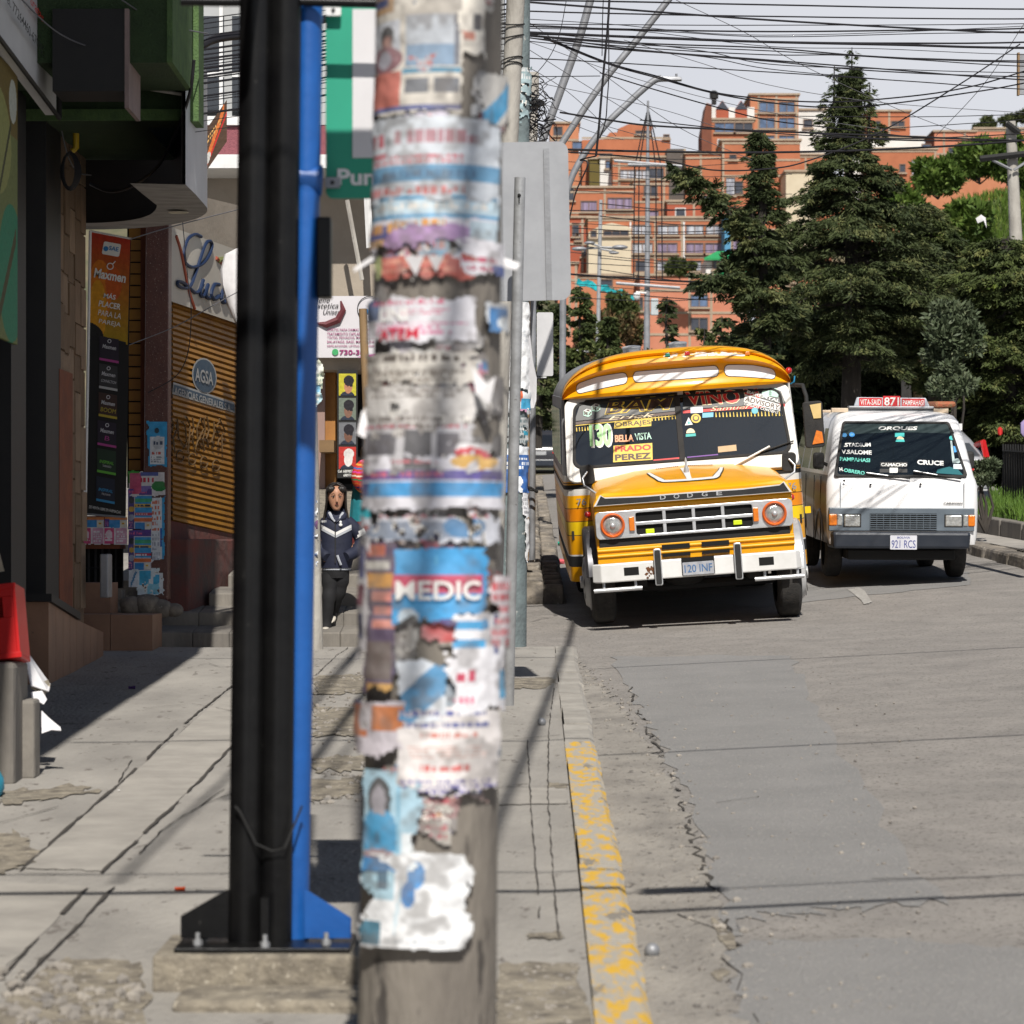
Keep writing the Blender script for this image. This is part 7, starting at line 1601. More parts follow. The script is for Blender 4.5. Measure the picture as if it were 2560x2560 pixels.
h, d = house('long brick block with two rows of curtained windows', 1470, 546, 1815, 690, 'o', win_row(564, 586, [(1582, 1626), (1645, 1694), (1717, 1757), (1766, 1804)], 'w') + win_row(609, 632, [(1530, 1568), (1582, 1630)], 'w') + win_row(609, 632, [(1644, 1692), (1716, 1757), (1764, 1804)], 'm') + win_row(653, 678, [(1535, 1572), (1590, 1614)], 'd') + win_row(654, 676, [(1644, 1674), (1730, 1752)], 'w'), (550, 598, 643), (1638, 1705, 1812), d=372)
for x in (1710, 1576): mb = MB(); mb.tube([U(x, 555, d - .2), U(x, 645, d - .2)], .12, M_WHITE, 6); mb.build('drain_pipe', h)
h, d = house('cream rounded roof cottage among the brick blocks', 1470, 590, 1578, 604, 'c', [(1478, 578, 1490, 592, 'd'), (1510, 578, 1570, 588, 'd')], d=368, top=[(1472, 580), (1505, 562), (1530, 557), (1570, 566), (1578, 572)])
house('blue and white striped facade house with yellow band', 1812, 540, 1828, 640, 'b', (), d=366)
house('yellow banded house behind the small conifer', 1828, 540, 1905, 640, 'y', [(1832, 557, 1862, 572, 'm'), (1832, 602, 1872, 624, 'm')], (545,), (1830,), d=366)
GRF = pm('green_roof_sheet', (.03, .36, .12), (.025, .30, .10), .8, .5)
h, d = house('small grey house with a bright green sheet roof', 1765, 645, 1850, 690, 'w', [(1783, 650, 1795, 672, 'd')], (), (1795,), d=358, roof='none')
mb = MB(); mb.add([U(1760, 645, d - 1), U(1862, 645, d - 1), U(1866, 628, d + 4), U(1792, 628, d + 4)], [(0, 1, 2, 3)], GRF); o = mb.build('roof', h); m_ = o.modifiers.new('t', 'SOLIDIFY'); m_.thickness = .25
h, d = house('large pink brick block with a recessed window bay', 1600, 690, 1880, 880, 'p', [(1728, 738, 1768, 766, 'b'), (1728, 796, 1768, 825, 'd'), (1600, 745, 1606, 775, 'd'), (1600, 805, 1606, 832, 'd')], (726, 782, 836), (1724, 1778), d=345)
mb = MB(); mb.add([U(1785, 684, d - 1), U(1870, 684, d - 1), U(1862, 668, d + 4), U(1830, 668, d + 4)], [(0, 1, 2, 3)], GRF); o = mb.build('roof_sheet', h); m_ = o.modifiers.new('t', 'SOLIDIFY'); m_.thickness = .25
mb = MB(); a, b = U(1725, 722, d - .4), U(1776, 700, d - .4); mb.box((a.x, d - .4, a.z), (b.x, d, b.z), M_BR['k']); mb.build('balcony', h)
house('pink brick tower at the left beside the grey sign', 1395, 660, 1443, 820, 'p', (), (700, 727), (1440, 1424), d=350)
house('shaded brick house at the left edge of the slope', 1400, 545, 1474, 660, 'r', [(1432, 560, 1446, 590, 'd'), (1455, 620, 1466, 640, 'd'), (1440, 585, 1450, 600, 'w')], (560, 610), (1456,), d=385)
house('low orange house filling the gap under the long block', 1440, 690, 1600, 730, 'l', [(1500, 700, 1530, 715, 'd')], (694,), d=355)
house('orange house behind the white mast to the right', 1880, 600, 1960, 760, 'l', [(1900, 620, 1920, 640, 'd')], (650, 700), d=356)
g = random.Random(41); k = 0
for yb in (455, 515, 575, 640, 705, 775, 850):
 x = 1395 + g.uniform(0, 30)
 while x < 2010:
  w_ = g.uniform(70, 135); hh = g.uniform(85, 120); t = g.choice('oolprrd' if yb > 500 else 'oorp'); y0 = yb - hh * .72
  if yb == 455: y0 = max(y0, 388)
  wins = [(x + w_ * a, y0 + hh * .22, x + w_ * b, y0 + hh * .44, g.choice('dmwb')) for a, b in ((.1, .36), (.56, .88))][:g.randint(1, 2)] + [(x + w_ * a, y0 + hh * .6, x + w_ * b, y0 + hh * .74, g.choice('dmwd')) for a, b in ((.12, .4), (.6, .84))][:g.randint(0, 2)]
  house('plain brick house wedged between its neighbours on the slope', x, y0, x + w_, yb, t, wins, (y0 + 4, y0 + hh * .55), (x + w_ * .5,), d=hd(yb) + 9 + g.uniform(0, 4), drop=9)
  x += w_ + g.uniform(-12, 14); k += 1
tp = MB(); vs = []
for i in range(13):
 t = i / 12; x = 1445 + 145 * t; y = 695 + 42 * t; w_ = 5 * math.sin(i * 1.9)
 vs += [U(x, y + w_, 343 + 2 * (i % 2)), U(x - 4, y + 14 + w_ * .6, 340 + 2 * ((i + 1) % 2))]
tp.add(vs, [(2 * i, 2 * i + 1, 2 * i + 3, 2 * i + 2) for i in range(12)], pm('turquoise_tarp', (.02, .42, .45), (.015, .33, .36), .5, .6)); o = tp.build('tarpaulin', loc=tuple(U(1520, 740, 342))); m_ = o.modifiers.new('t', 'SOLIDIFY'); m_.thickness = .1
tag(o, 'crumpled turquoise tarpaulin strung across the slope', 'tarpaulin')
# ------------------------------------------------------------------ trees, shrubs and banks
M_NEED = pm('dark_needles', (.066, .084, .030), (.026, .038, .016), 1.1, .65, 0, spec=.2, c3=(.12, .13, .05), s3=2.6, t3=.55)
M_NEED2 = pm('olive_needles', (.076, .098, .028), (.03, .044, .016), 1.3, .65, 0, spec=.2, c3=(.14, .15, .05), s3=3.2, t3=.55)
M_LEAFG = pm('grey_green_leaves', (.10, .125, .07), (.045, .065, .03), 2.5, .6, 0, spec=.3, c3=(.17, .19, .11), s3=9, t3=.58)
M_LEAFB = pm('brown_leaves', (.14, .075, .025), (.06, .045, .015), .9, .7, 0, c3=(.07, .085, .02), s3=1.6, t3=.52)
M_DKL = pm('shade_tinted_leaves', (.020, .030, .010), (.008, .014, .006), 1.0, .7, 0, spec=.2, c3=(.05, .07, .015), s3=2.2, t3=.62)  # leaf colour itself darkened to carry the shade under the trees
M_BARK = pm('bark', (.055, .046, .038), (.022, .019, .016), 5, .95, .9, 18, stretch=(1, 1, .25))
def conifer(label, px, ytop, ybase, d, prof, seed, mat_, nl=120, leaf=(.16, .055), dens=1.0, spires=(), arms=(), name='conifer', cat='tree', group=None, clear=.12, droop=.35):
 """prof: (photo row, half width in photo px) from top to bottom"""
 g = np.random.default_rng(seed); base = U(px, ybase, d); s = d / F_PX
 t = thing(name, label, cat, tuple(base), group=group)
 zt = U(0, ytop, d).z; H_ = zt - base.z
 mb = MB(); mb.tube([(base.x, d, base.z - .3), (base.x + .05, d, base.z + H_ * .4), (base.x - .03, d, base.z + H_ * .8), (base.x, d, zt)], [H_ * .030, H_ * .02, H_ * .009, .01], M_BARK, 10)
 pw = np.array([w for _, w in prof]) * s; pz_ = np.array([EYE + (HZ - y) * s for y, _ in prof])
 o_ = np.argsort(pz_); pz_, pw = pz_[o_], pw[o_]
 P, D, S = [], [], []
 def spray(pts, w0, dn):
  pts = np.array(pts); n = len(pts); L_ = np.linalg.norm(pts[-1] - pts[0])
  k = max(8, int(dn * L_ * 95 * dens)); tt = np.sqrt(g.random(k)) * .97 + .03
  i = np.minimum((tt * (n - 1)).astype(int), n - 2); f = (tt * (n - 1) - i)[:, None]
  c = pts[i] * (1 - f) + pts[i + 1] * f; ax = (pts[-1] - pts[0]) / max(L_, .01)
  side = np.cross(ax, [0, 0, 1.]); side /= max(np.linalg.norm(side), .01)
  ww = w0 * (1.12 - tt)[:, None] * L_ * .36 + .06
  lat = g.normal(size=(k, 1)) * .75
  c = c + side * lat * ww + np.array([0, 0, 1.]) * (g.normal(size=(k, 1)) * .10 - .10 * np.abs(lat)) * (ww + .1)
  P.append(c); D.append(ax * .8 + side * np.sign(lat) * .6 + np.array([0, 0, -1.]) * g.uniform(.0, .55, (k, 1)) + g.normal(size=(k, 3)) * .25)
 z0 = base.z + H_ * clear
 for i in range(nl):
  u = (i + g.random()) / nl; z = z0 + (zt - z0) * (1 - (1 - u) ** 1.15) * .985; w = np.interp(z, pz_, pw) * g.uniform(.3, 1.0) ** .75 * 1.2
  a = g.uniform(0, 2 * math.pi); rise = g.uniform(-.05, .22); w = max(w, .12)
  c = np.array([base.x, d, z]); dr = np.array([math.cos(a), math.sin(a), 0])
  pts = [c + dr * w * q + np.array([0, 0, w * (rise * q * 1.6 - droop * q * q)]) for q in (0, .25, .5, .75, 1)]
  mb.tube([Vector(p) for p in pts], [.012 + .02 * w, .012 + .012 * w, .01 + .008 * w, .008, .004], M_BARK, 5)
  spray(pts, 1.0, 1.0)
  for q in (.35, .55, .75):
   for sg in (-1, 1):
    b_ = c + dr * w * q + np.array([0, 0, w * (rise * q * 1.6 - droop * q * q)]); a2 = a + sg * g.uniform(.5, .95); l2 = w * (1 - q) * .8 + .12
    d2 = np.array([math.cos(a2), math.sin(a2), g.uniform(-.35, .15)]); spray([b_, b_ + d2 * l2 * .5, b_ + d2 * l2 + np.array([0, 0, -.12 * l2])], .9, .9)
 for sx, sy, sb in spires:                      # side leaders that reach above the crown
  p0, p1 = np.array(U(sx, sb, d)), np.array(U(sx + 2, sy, d)); mb.tube([Vector(p0), Vector(p1)], [.05, .008], M_BARK, 5)
  for q in np.linspace(0, .95, 15):
   for _ in range(2):
    a = g.uniform(0, 6.28); l2 = (1 - q) * .42 + .07; c = p0 + (p1 - p0) * q; spray([c, c + np.array([math.cos(a), math.sin(a), .15]) * l2 * .6, c + np.array([math.cos(a), math.sin(a), .05]) * l2], .8, .8)
 for pix, wd in arms:                           # long limbs traced in the picture plane
  pts = [np.array(U(x, y, d - .3)) for x, y in pix]; mb.tube([Vector(p) for p in pts], [.06, .045, .03, .02, .01][:len(pts)] if len(pts) <= 5 else .03, M_BARK, 6)
  for a_, b_ in zip(pts, pts[1:]):
   for q in np.linspace(0, 1, 7):
    c = a_ + (b_ - a_) * q
    for _ in range(4):
     v = g.normal(size=3) * np.array([.8, .8, .5]) + np.array([0, 0, -.45]) + (b_ - a_) / np.linalg.norm(b_ - a_) * .5; v = v / np.linalg.norm(v) * wd * g.uniform(.5, 1.1); spray([c, c + v * .5, c + v], .8, 1.2)
 mb.build('trunk', t, smooth=60)
 P = np.concatenate(P); D = np.concatenate(D); k = len(P)
 leaf_cloud('crown', P, D, g.uniform(.6, 1.3, k) * leaf[0], g.uniform(.6, 1.3, k) * leaf[1], mat_, t, seed=seed)
 return t
conifer('tall dark conifer with three thin leading shoots above the minibus', 2125, 165, 1150, 58, [(165, 1), (250, 2), (310, 16), (350, 48), (400, 98), (480, 165), (560, 225), (640, 280), (700, 280), (770, 220), (860, 170), (1000, 120)], 5, M_NEED, nl=170, dens=1.8, spires=((2084, 165, 360), (2128, 118, 340), (2150, 190, 360), (2172, 205, 380), (2106, 205, 360)), leaf=(.13, .03), clear=.24)
conifer('smaller conifer with one long arm reaching left over the houses', 1905, 325, 1130, 52, [(325, 1), (420, 5), (500, 26), (560, 64), (650, 100), (760, 100), (860, 85)], 9, M_NEED, nl=70, dens=1.8, arms=((((1895, 640), (1850, 560), (1790, 500), (1730, 450), (1700, 425)), .36), (((1900, 760), (1830, 690), (1770, 700)), .5), (((1905, 900), (1840, 880), (1760, 900)), .5)), spires=((1880, 322, 560), (1912, 400, 560)), leaf=(.13, .03), clear=.34)
conifer('broad drooping conifer right of the tall one', 2330, 520, 1150, 60, [(520, 20), (580, 80), (640, 130), (720, 150), (790, 120), (880, 90), (1000, 80)], 13, M_NEED2, nl=100, dens=1.9, clear=.28, leaf=(.13, .03))
conifer('dark cypress crown hanging in from the right edge', 2520, 590, 1260, 50, [(590, 60), (640, 120), (700, 170), (800, 190), (900, 180), (980, 150), (1060, 120)], 17, M_NEED2, nl=120, dens=1.9, clear=.25, leaf=(.12, .03), name='cypress')
for k, (px, yt, w, lab) in enumerate([(1400, 755, 42, 'low dark conifer behind the far pipe post'), (1452, 715, 50, 'low dark conifer under the turquoise tarpaulin'), (1345, 740, 50, 'dark conifer partly hidden by the small white sign'), (1520, 790, 46, 'low green conifer over the left end of the bus roof'), (1668, 740, 16, 'thin leafless looking sapling before the pink block'), (1762, 820, 18, 'small spruce sapling over the bus roof vent'), (1805, 790, 20, 'slim young spruce over the bus roof centre'), (1855, 830, 30, 'young spruce at the right end of the bus roof')]):
 conifer(lab, px, yt, 1090, 74 - k, [(yt, 3), (yt + 90, w * .6), (yt + 200, w), (yt + 330, w * 1.2)], 30 + k, (M_NEED, M_NEED2)[k % 2], nl=46 if w > 25 else 26, dens=1.0 if w > 25 else .45, clear=.06, leaf=(.17, .06))
def shrub(name, label, px, py, rx, ry, d, n, leaf, mat_, seed, cat='shrub', ground=None, stems=5, kind=None, clumps=14, squash=.8):
 g = np.random.default_rng(seed); c = np.array(U(px, py, d)); s = d / F_PX; base = U(px, ground or py + ry, d)
 if kind is None: t = thing(name, label, cat, tuple(base))
 cc = g.normal(size=(clumps, 3)); cc /= np.linalg.norm(cc, axis=1, keepdims=True); cc *= g.random((clumps, 1)) ** .4
 cen = c + cc * np.array([rx, min(rx, ry) * squash, ry]) * s * .8; rad = g.uniform(.25, .45, clumps) * min(rx, ry) * s * 1.3
 i = g.integers(0, clumps, n); v = g.normal(size=(n, 3)); v /= np.linalg.norm(v, axis=1, keepdims=True)
 P = cen[i] + v * rad[i][:, None] * (g.random((n, 1)) ** .35) * np.array([1.2, 1, .9]); D = v + np.array([0, 0, .3]) + g.normal(size=(n, 3)) * .5
 if kind:
  o = leaf_cloud(name, P, D, g.uniform(.6, 1.4, n) * leaf, g.uniform(.5, 1, n) * leaf * .5, mat_, loc=tuple(base), seed=seed); tag(o, label, cat, kind=kind); return o
 leaf_cloud('foliage', P, D, g.uniform(.6, 1.4, n) * leaf, g.uniform(.5, 1, n) * leaf * .5, mat_, t, seed=seed)
 mb = MB()
 for q in range(stems): e = cen[q % clumps]; mb.tube([base, (Vector(e) + base) / 2 + Vector((g.normal() * .1, 0, 0)), Vector(e)], [.03, .02, .008], M_BARK, 5)
 mb.build('stem', t)
 return t
shrub('grey_green_bush', 'pale grey green leafy bush hanging left of the cypress', 2385, 840, 70, 130, 47, 5200, .12, M_LEAFG, 61, ground=1200, clumps=22)
shrub('grey_green_bush', 'grey green leafy shrub behind the minibus roof load', 2370, 960, 60, 60, 46, 2600, .11, M_LEAFG, 62, ground=1200)
shrub('brown_bush', 'brown withered bush on the slope above the bus roof', 1575, 830, 45, 60, 95, 3000, .22, M_LEAFB, 63, ground=960)
shrub('brown_bush', 'mixed brown and green bush behind the two lamp masts', 1500, 860, 70, 90, 92, 5000, .22, M_LEAFB, 64, ground=1000)
shrub('hillside_bush', 'green bush growing against the long brick block', 1700, 665, 45, 22, 340, 2600, .7, M_NEED2, 65, ground=700)
shrub('hillside_bush', 'dark shrub by the turquoise tarpaulin', 1545, 770, 50, 40, 300, 2600, .7, M_NEED2, 66, ground=830)
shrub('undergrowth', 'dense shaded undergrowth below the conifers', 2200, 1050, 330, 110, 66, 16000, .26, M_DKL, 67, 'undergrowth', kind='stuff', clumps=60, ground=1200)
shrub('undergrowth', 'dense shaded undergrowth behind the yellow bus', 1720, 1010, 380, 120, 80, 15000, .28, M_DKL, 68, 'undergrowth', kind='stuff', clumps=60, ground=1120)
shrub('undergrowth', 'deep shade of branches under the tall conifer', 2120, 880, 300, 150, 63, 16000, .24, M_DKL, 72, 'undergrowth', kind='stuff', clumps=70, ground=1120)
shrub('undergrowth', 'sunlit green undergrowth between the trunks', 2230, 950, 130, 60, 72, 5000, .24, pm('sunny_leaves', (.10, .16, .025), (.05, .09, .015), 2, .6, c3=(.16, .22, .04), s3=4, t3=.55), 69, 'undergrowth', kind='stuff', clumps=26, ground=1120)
for k, (x, yb_, yt, r_, m, lab) in enumerate(((2262, 1010, 930, .11, M_CONCL, 'pale bare trunk between the conifers'), (2290, 1010, 940, .10, M_WOOD, 'brown bare trunk beside the pale one'), (2556, 1320, 660, .2, M_BARK, 'thick rough dark trunk at the right edge'), (2470, 1200, 760, .05, M_BARK, 'thin dark slanting trunk left of the thick one'))):
 d = 62 if k < 2 else 51; t = thing('tree', lab, 'tree', tuple(U(x, yb_, d)))
 mb = MB(); b = U(x, yb_ + 40, d); e = U(x + (4 if k != 3 else -30), yt - 40, d); mb.tube([b, b.lerp(e, .3) + Vector((.03, 0, 0)), b.lerp(e, .7), e], [r_ * 1.25, r_, r_ * .9, r_ * .8], m, 12); mb.build('trunk', t, smooth=60)
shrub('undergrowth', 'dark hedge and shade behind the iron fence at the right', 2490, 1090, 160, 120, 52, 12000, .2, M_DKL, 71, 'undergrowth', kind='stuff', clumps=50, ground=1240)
# bright grassy bank behind the right hand trees
BK = lambda x, y: (-1.0 + 17.8 * max(0, min(1, (y - 92) / 42)) ** .9 * (1 if x > 20 else max(0, (x - 9) / 11) ** .7) + .25 * math.sin(.9 * x) + road_z(0, 92) - 3.2)
mb = grid(seq(10, 70, 40), seq(92, 140, 24), BK, pm('bank_earth', (.09, .12, .025), (.06, .08, .02), .6, .95)); structure(mb, 'grassy_bank')
g = np.random.default_rng(77); n = 42000; X = g.uniform(11, 30, n); Y = g.uniform(93, 136, n); Z = np.array([BK(x, y) for x, y in zip(X, Y)]) + .25
o = leaf_cloud('grass', np.stack([X, Y, Z], 1), np.stack([g.normal(0, .3, n), g.normal(0, .3, n), np.ones(n)], 1), g.uniform(.35, .8, n), g.uniform(.04, .08, n), pm('tall_grass', (.085, .14, .018), (.035, .065, .010), .5, .6, spec=.15, c3=(.15, .19, .035), s3=1.1, t3=.56), loc=(20, 110, 8), seed=7); tag(o, 'tall bright green grass covering the bank on the right', 'grass', kind='stuff')
for k, (x, y, rx, ry, lab) in enumerate(((2262, 520, 40, 45, 'bright leafy bush at the left end of the grassy bank'), (2345, 440, 50, 38, 'round green bush on the crest of the grassy bank'), (2450, 400, 60, 40, 'wide leafy bush on top of the bank behind the utility pole'), (2400, 560, 60, 50, 'dense green bush on the face of the bank by the caught bag'), (2545, 400, 40, 60, 'tall green bush at the right end of the bank'))):
 shrub('bank_bush', lab, x, y, rx * 1.5, ry * 1.25, 100 + 4 * k if k != 3 else 98, 5200, .34, pm('bank_leaves', (.075, .125, .02), (.03, .06, .010), .9, .6, 0, spec=.2, c3=(.12, .17, .035), s3=2, t3=.56), 140 + k, ground=y + ry + 20, clumps=34)
sc_ = MB(); c = U(2452, 552, 60); sc_.add([c + Vector(v) for v in ((-.1, 0, .05), (.0, -.03, .12), (.09, 0, .06), (.11, 0, -.14), (.05, -.04, .0), (-.06, 0, -.05))], [(0, 1, 4, 5), (1, 2, 3, 4)], M_PAPER); o = sc_.build('plastic_bag', loc=tuple(c)); m_ = o.modifiers.new('t', 'SOLIDIFY'); m_.thickness = .01; tag(o, 'white plastic bag caught in the drooping branches', 'bag')
for k, (px, py, rx, ry) in enumerate(((2470, 308, 22, 16), (2520, 300, 30, 18), (2448, 318, 14, 10), (2556, 290, 16, 16))):
 shrub('skyline_tree', ('small round tree on the far right skyline', 'wide tree clump on the far right skyline', 'low bush at the left end of the skyline trees', 'tree cut by the right edge on the skyline')[k], px, py, rx, ry, 452, 900, .9, M_NEED, 80 + k, 'tree', ground=335)
# ------------------------------------------------------------------ cables, lamps, masts
M_WIRE = flat('black_cable', (.012, .011, .014), .55); M_WIREG = flat('grey_cable', (.12, .12, .13), .6)
def cable(pix, w, d0, d1, label, group, m=M_WIRE, name='overhead_cable'):
 n = len(pix); x0, x1 = pix[0][0], pix[-1][0]; P = []
 for i, (x, y) in enumerate(pix): t = i / (n - 1) if abs(x1 - x0) < 1 else (x - x0) / (x1 - x0); d = d0 + (d1 - d0) * t; P.append(U(x, y, d))
 if x1 >= 2600: e = P[-1] - P[-2]; P.append(P[-1] + e / max(abs(e.x), .1) * 4 + Vector((0, 0, .1))); P.append(P[-1] + Vector((4, .5, .5)))
 mb = MB(); mb.tube(smooth_path(P), w * .5 * d0 / F_PX, m, 5)
 return tag(mb.build(name, smooth=80, loc=tuple(P[0])), label, 'cable', group)
LK = 'thick black cable strung across the sky from the pavement pole to the right'
LN_ = 'thin cable strung across the sky above the street'
LD = 'thin grey wire slanting down across the sky'
LH = 'dark cable crossing low in front of the brick houses'
for pix, w in [([(1290, 0), (1600, 5), (1920, 12), (2620, 23)], 4.5), ([(1290, 3), (1512, 20), (1920, 50), (2350, 74), (2620, 82)], 5.5), ([(1290, 27), (1500, 33), (1920, 41), (2620, 47)], 4), ([(1290, 65), (1600, 74), (1920, 79), (2240, 76), (2620, 69)], 4.5), ([(1290, 80), (1640, 95), (1920, 105), (2240, 112), (2620, 120)], 7), ([(1290, 84), (1600, 92), (1920, 104), (2240, 108), (2620, 104)], 5),
    ([(1290, 82), (1600, 125), (1920, 150), (2200, 172), (2620, 203)], 4), ([(1290, 86), (1600, 108), (1920, 120), (2200, 142), (2620, 157)], 4), ([(1290, 90), (1520, 120), (1920, 153), (2200, 178), (2620, 193)], 3.5), ([(1420, 374), (1640, 379), (1920, 381), (2240, 372), (2620, 346)], 6), ([(1400, 281), (1520, 300), (1640, 315), (1920, 328), (2240, 340), (2620, 352)], 5)]:
 cable(pix, w, 27.5, 30.5, LK, 'thick overhead cables')
for pix, w in [([(1290, 60), (1600, 62), (1920, 63), (2620, 58)], 2.5), ([(1290, 46), (1520, 60), (1920, 88), (2620, 62)], 2), ([(1290, 70), (1640, 78), (1920, 92), (2300, 84), (2620, 76)], 2.5), ([(1290, 144), (1500, 155), (1920, 180), (2300, 205), (2620, 226)], 3), ([(1290, 92), (1640, 122), (1920, 137), (2100, 138), (2300, 150), (2620, 168)], 3), ([(1290, 88), (1600, 112), (1920, 127), (2160, 141), (2300, 146), (2620, 152)], 3),
    ([(1360, 92), (1520, 157), (1640, 190), (1780, 230), (1920, 248), (2060, 255), (2200, 248), (2400, 222), (2620, 160)], 4), ([(1360, 96), (1520, 160), (1640, 194), (1780, 232), (1920, 256), (2060, 268), (2200, 262), (2400, 235), (2620, 196)], 4), ([(1500, 182), (1640, 225), (1780, 265), (1920, 300), (2100, 322), (2300, 345)], 3.5), ([(1290, 192), (1400, 191), (1500, 190)], 2.5), ([(1290, 100), (1520, 122), (1760, 142), (1920, 172), (2200, 198)], 2.5), ([(1290, 76), (1520, 100), (1760, 128), (1920, 160), (2200, 172), (2620, 182)], 2.5), ([(1420, 380), (1640, 398), (1780, 425), (1920, 422), (2020, 402), (2200, 330), (2400, 210), (2550, 110)], 4), ([(1290, 60), (1600, 78), (1920, 116), (2200, 122), (2620, 138)], 2), ([(1920, 290), (2300, 292), (2560, 286)], 2.2), ([(2200, 322), (2400, 310), (2620, 292)], 2.2), ([(1600, 300), (1920, 332), (2240, 346), (2620, 330)], 3), ([(2000, 330), (2240, 350), (2560, 352)], 4)]:
 cable(pix, w, 28, 31, LN_, 'thin overhead cables')
for pix in [[(1300, 40), (1500, 180), (1700, 320), (1880, 400)], [(1300, 110), (1500, 235), (1640, 320)], [(1310, 100), (1600, 200), (1920, 280), (2250, 330)], [(1560, 100), (1760, 160), (1920, 212), (2200, 256), (2560, 282)], [(1690, 0), (1860, 80), (2000, 160), (2250, 275), (2420, 340)], [(2560, 60), (2460, 210), (2340, 340)], [(1360, 210), (1640, 270), (1800, 320)], [(1300, 155), (1420, 230), (1540, 340)], [(1330, 250), (1500, 310), (1640, 350), (1800, 390)], [(1340, 270), (1480, 330), (1560, 350)]]:
 cable(pix, 1.8, 29, 33, LD, 'thin slanting wires', M_WIREG)
g = random.Random(19)
for i in range(22):
 y = 385 + i * 17 + g.uniform(-6, 6); x0 = g.choice([1405, 1430, 1500]); x1 = g.choice([1870, 1900, 1980]); s = g.uniform(-18, 30)
 cable([(x0, y), ((x0 + x1) / 2, y + s * .5 + g.uniform(4, 14)), (x1, y + s)], g.choice([1.6, 2, 2, 2.6]), 60 + g.uniform(-8, 8), 66, LH, 'cables in front of the houses')
cable([(1405, 684), (1640, 700), (1868, 711)], 5, 55, 58, 'thick dark cable sagging just above the bus roof lamps', None)
for pix, w, lab in (([(1524, -10), (1519, 70), (1507, 200), (1497, 320), (1490, 390)], 6, 'thick black cable hanging down beside the leaning masts'), ([(1508, 0), (1506, 60), (1505, 140)], 2.5, 'thin short wire hanging left of the thick hanging cable'), ([(1521, 30), (1522, 180), (1518, 250), (1514, 300), (1500, 345)], 3, 'twisted thin wire hanging right of the thick hanging cable'), ([(1416, 0), (1400, 80), (1375, 140), (1330, 195), (1290, 228)], 2, 'single loose wire curving down to the pale leaning pole'), ([(1490, 390), (1450, 400), (1470, 410), (1440, 480), (1420, 560), (1405, 600)], 4, 'black cable end trailing behind the grey sign'), ([(1300, 145), (1312, 300), (1322, 340)], 5, 'cable running down the top of the teal pole')):
 cable(pix, w, 27.2, 27.4, lab, None)
# tangle of wire at the pole head
tg = MB(); g = random.Random(23)
for i in range(60):
 x, y = g.uniform(1312, 1352), g.uniform(200, 350); pts = [U(x, y, 27.5)]
 for _ in range(4): x += g.uniform(-26, 30); y += g.uniform(-22, 30); pts.append(U(min(max(x, 1306), 1392), min(max(y, 190), 356), 27.5 + g.uniform(-.2, .2)))
 tg.tube(smooth_path(pts, 4), g.uniform(.003, .007), M_WIRE, 4)
tag(tg.build('cable_tangle', loc=tuple(U(1330, 350, 27.5))), 'messy tangle of wires beside the top of the teal pole', 'cables', kind='stuff')
mb = MB(); c = U(1333, 215, 31); mb.lathe([(.06, -.12), (.06, .13), (.055, .14), (.001, .14)], M_CONCL, 14, Matrix.Translation(c)); mb.lathe([(.03, -2.2), (.05, -.12)], M_CONCL, 10, Matrix.Translation(c)); mb.lathe([(.07, -.14), (.12, -.16), (.12, -.2), (.06, -.22)], M_BLK, 14, Matrix.Translation(c)); mb.tube([c + Vector((0, 0, -2.1)), U(1331, 700, 34.75), U(1330, 1404, 34.8)], .036, M_CONCL, 8)
tag(mb.build('pole_top', smooth=50, loc=tuple(c)), 'pale capped pole top wrapped in cables beside the teal pole', 'pole')
# cables beside the left buildings, corrugated conduit
LL = 'black twisted cable running from the balcony corner across the side street'
for y, w in ((50, 3), (62, 3), (75, 2.5), (92, 3), (127, 6), (140, 4), (151, 6), (158, 4), (166, 3), (174, 7), (184, 5), (193, 6), (199, 4), (211, 6), (226, 2.5), (243, 5), (249, 2.5), (256, 3), (270, 2), (287, 6), (305, 2), (330, 2)):
 cable([(488, y), (560, y - 10), (700, y - 30), (950, y - 72), (1290, y - 120)], w, 23.2, 26.5, LL, 'cables over the side street')
cable([(500, 116), (530, 100), (570, 92), (606, 88), (700, 70), (900, 30)], 22, 23.3, 25, 'thick black corrugated conduit below the balcony corner', None)
cable([(55, 0), (95, 40), (140, 78), (190, 105), (250, 124), (300, 128), (370, 118), (430, 85), (475, 48)], 4, 20.5, 22.5, 'pale loose wire looping in front of the white signboard', None, M_WIREG)
cable([(305, 0), (360, 35), (420, 58), (470, 75), (520, 84)], 4, 21, 22.8, 'pale wire hanging under the green balcony', None, M_WIREG)
cable([(485, 150), (475, 230), (440, 330), (390, 420), (320, 470), (270, 478), (226, 460)], 9, 22.4, 25.2, 'thick black cable drooping below the curved fascia', None)
cable([(150, 310), (170, 390), (195, 430), (228, 438)], 4, 23.5, 24.5, 'pale cable curving down the stone cladding', None, M_WIREG)
cable([(325, 598), (400, 575), (500, 548), (610, 520)], 3, 25.4, 27, 'thin grey stay wire above the tall banner', None, M_WIREG)
cable([(323, 862), (440, 815), (560, 748), (610, 722)], 2.5, 25.4, 27, 'thin grey stay wire at the middle of the banner', None, M_WIREG)
cable([(456, 550), (470, 700), (478, 780), (470, 880), (440, 940), (370, 982)], 2.5, 27, 27, 'thin black wire hanging in front of the script sign', None)
mb = MB()
for k in range(7): c = U(162, 430, 23.4); mb.tube([(c.x + .05 + (.045 + .006 * k) * math.cos(t), c.y - .1 + .012 * k, c.z + (.13 + .01 * (k % 3)) * math.sin(t)) for t in seq(0, 6.283, 16)], .005, M_WIRE, 5)
tag(mb.build('cable_coil', loc=tuple(U(162, 470, 23.4))), 'coil of black cable hanging on the stone cladding', 'coil')
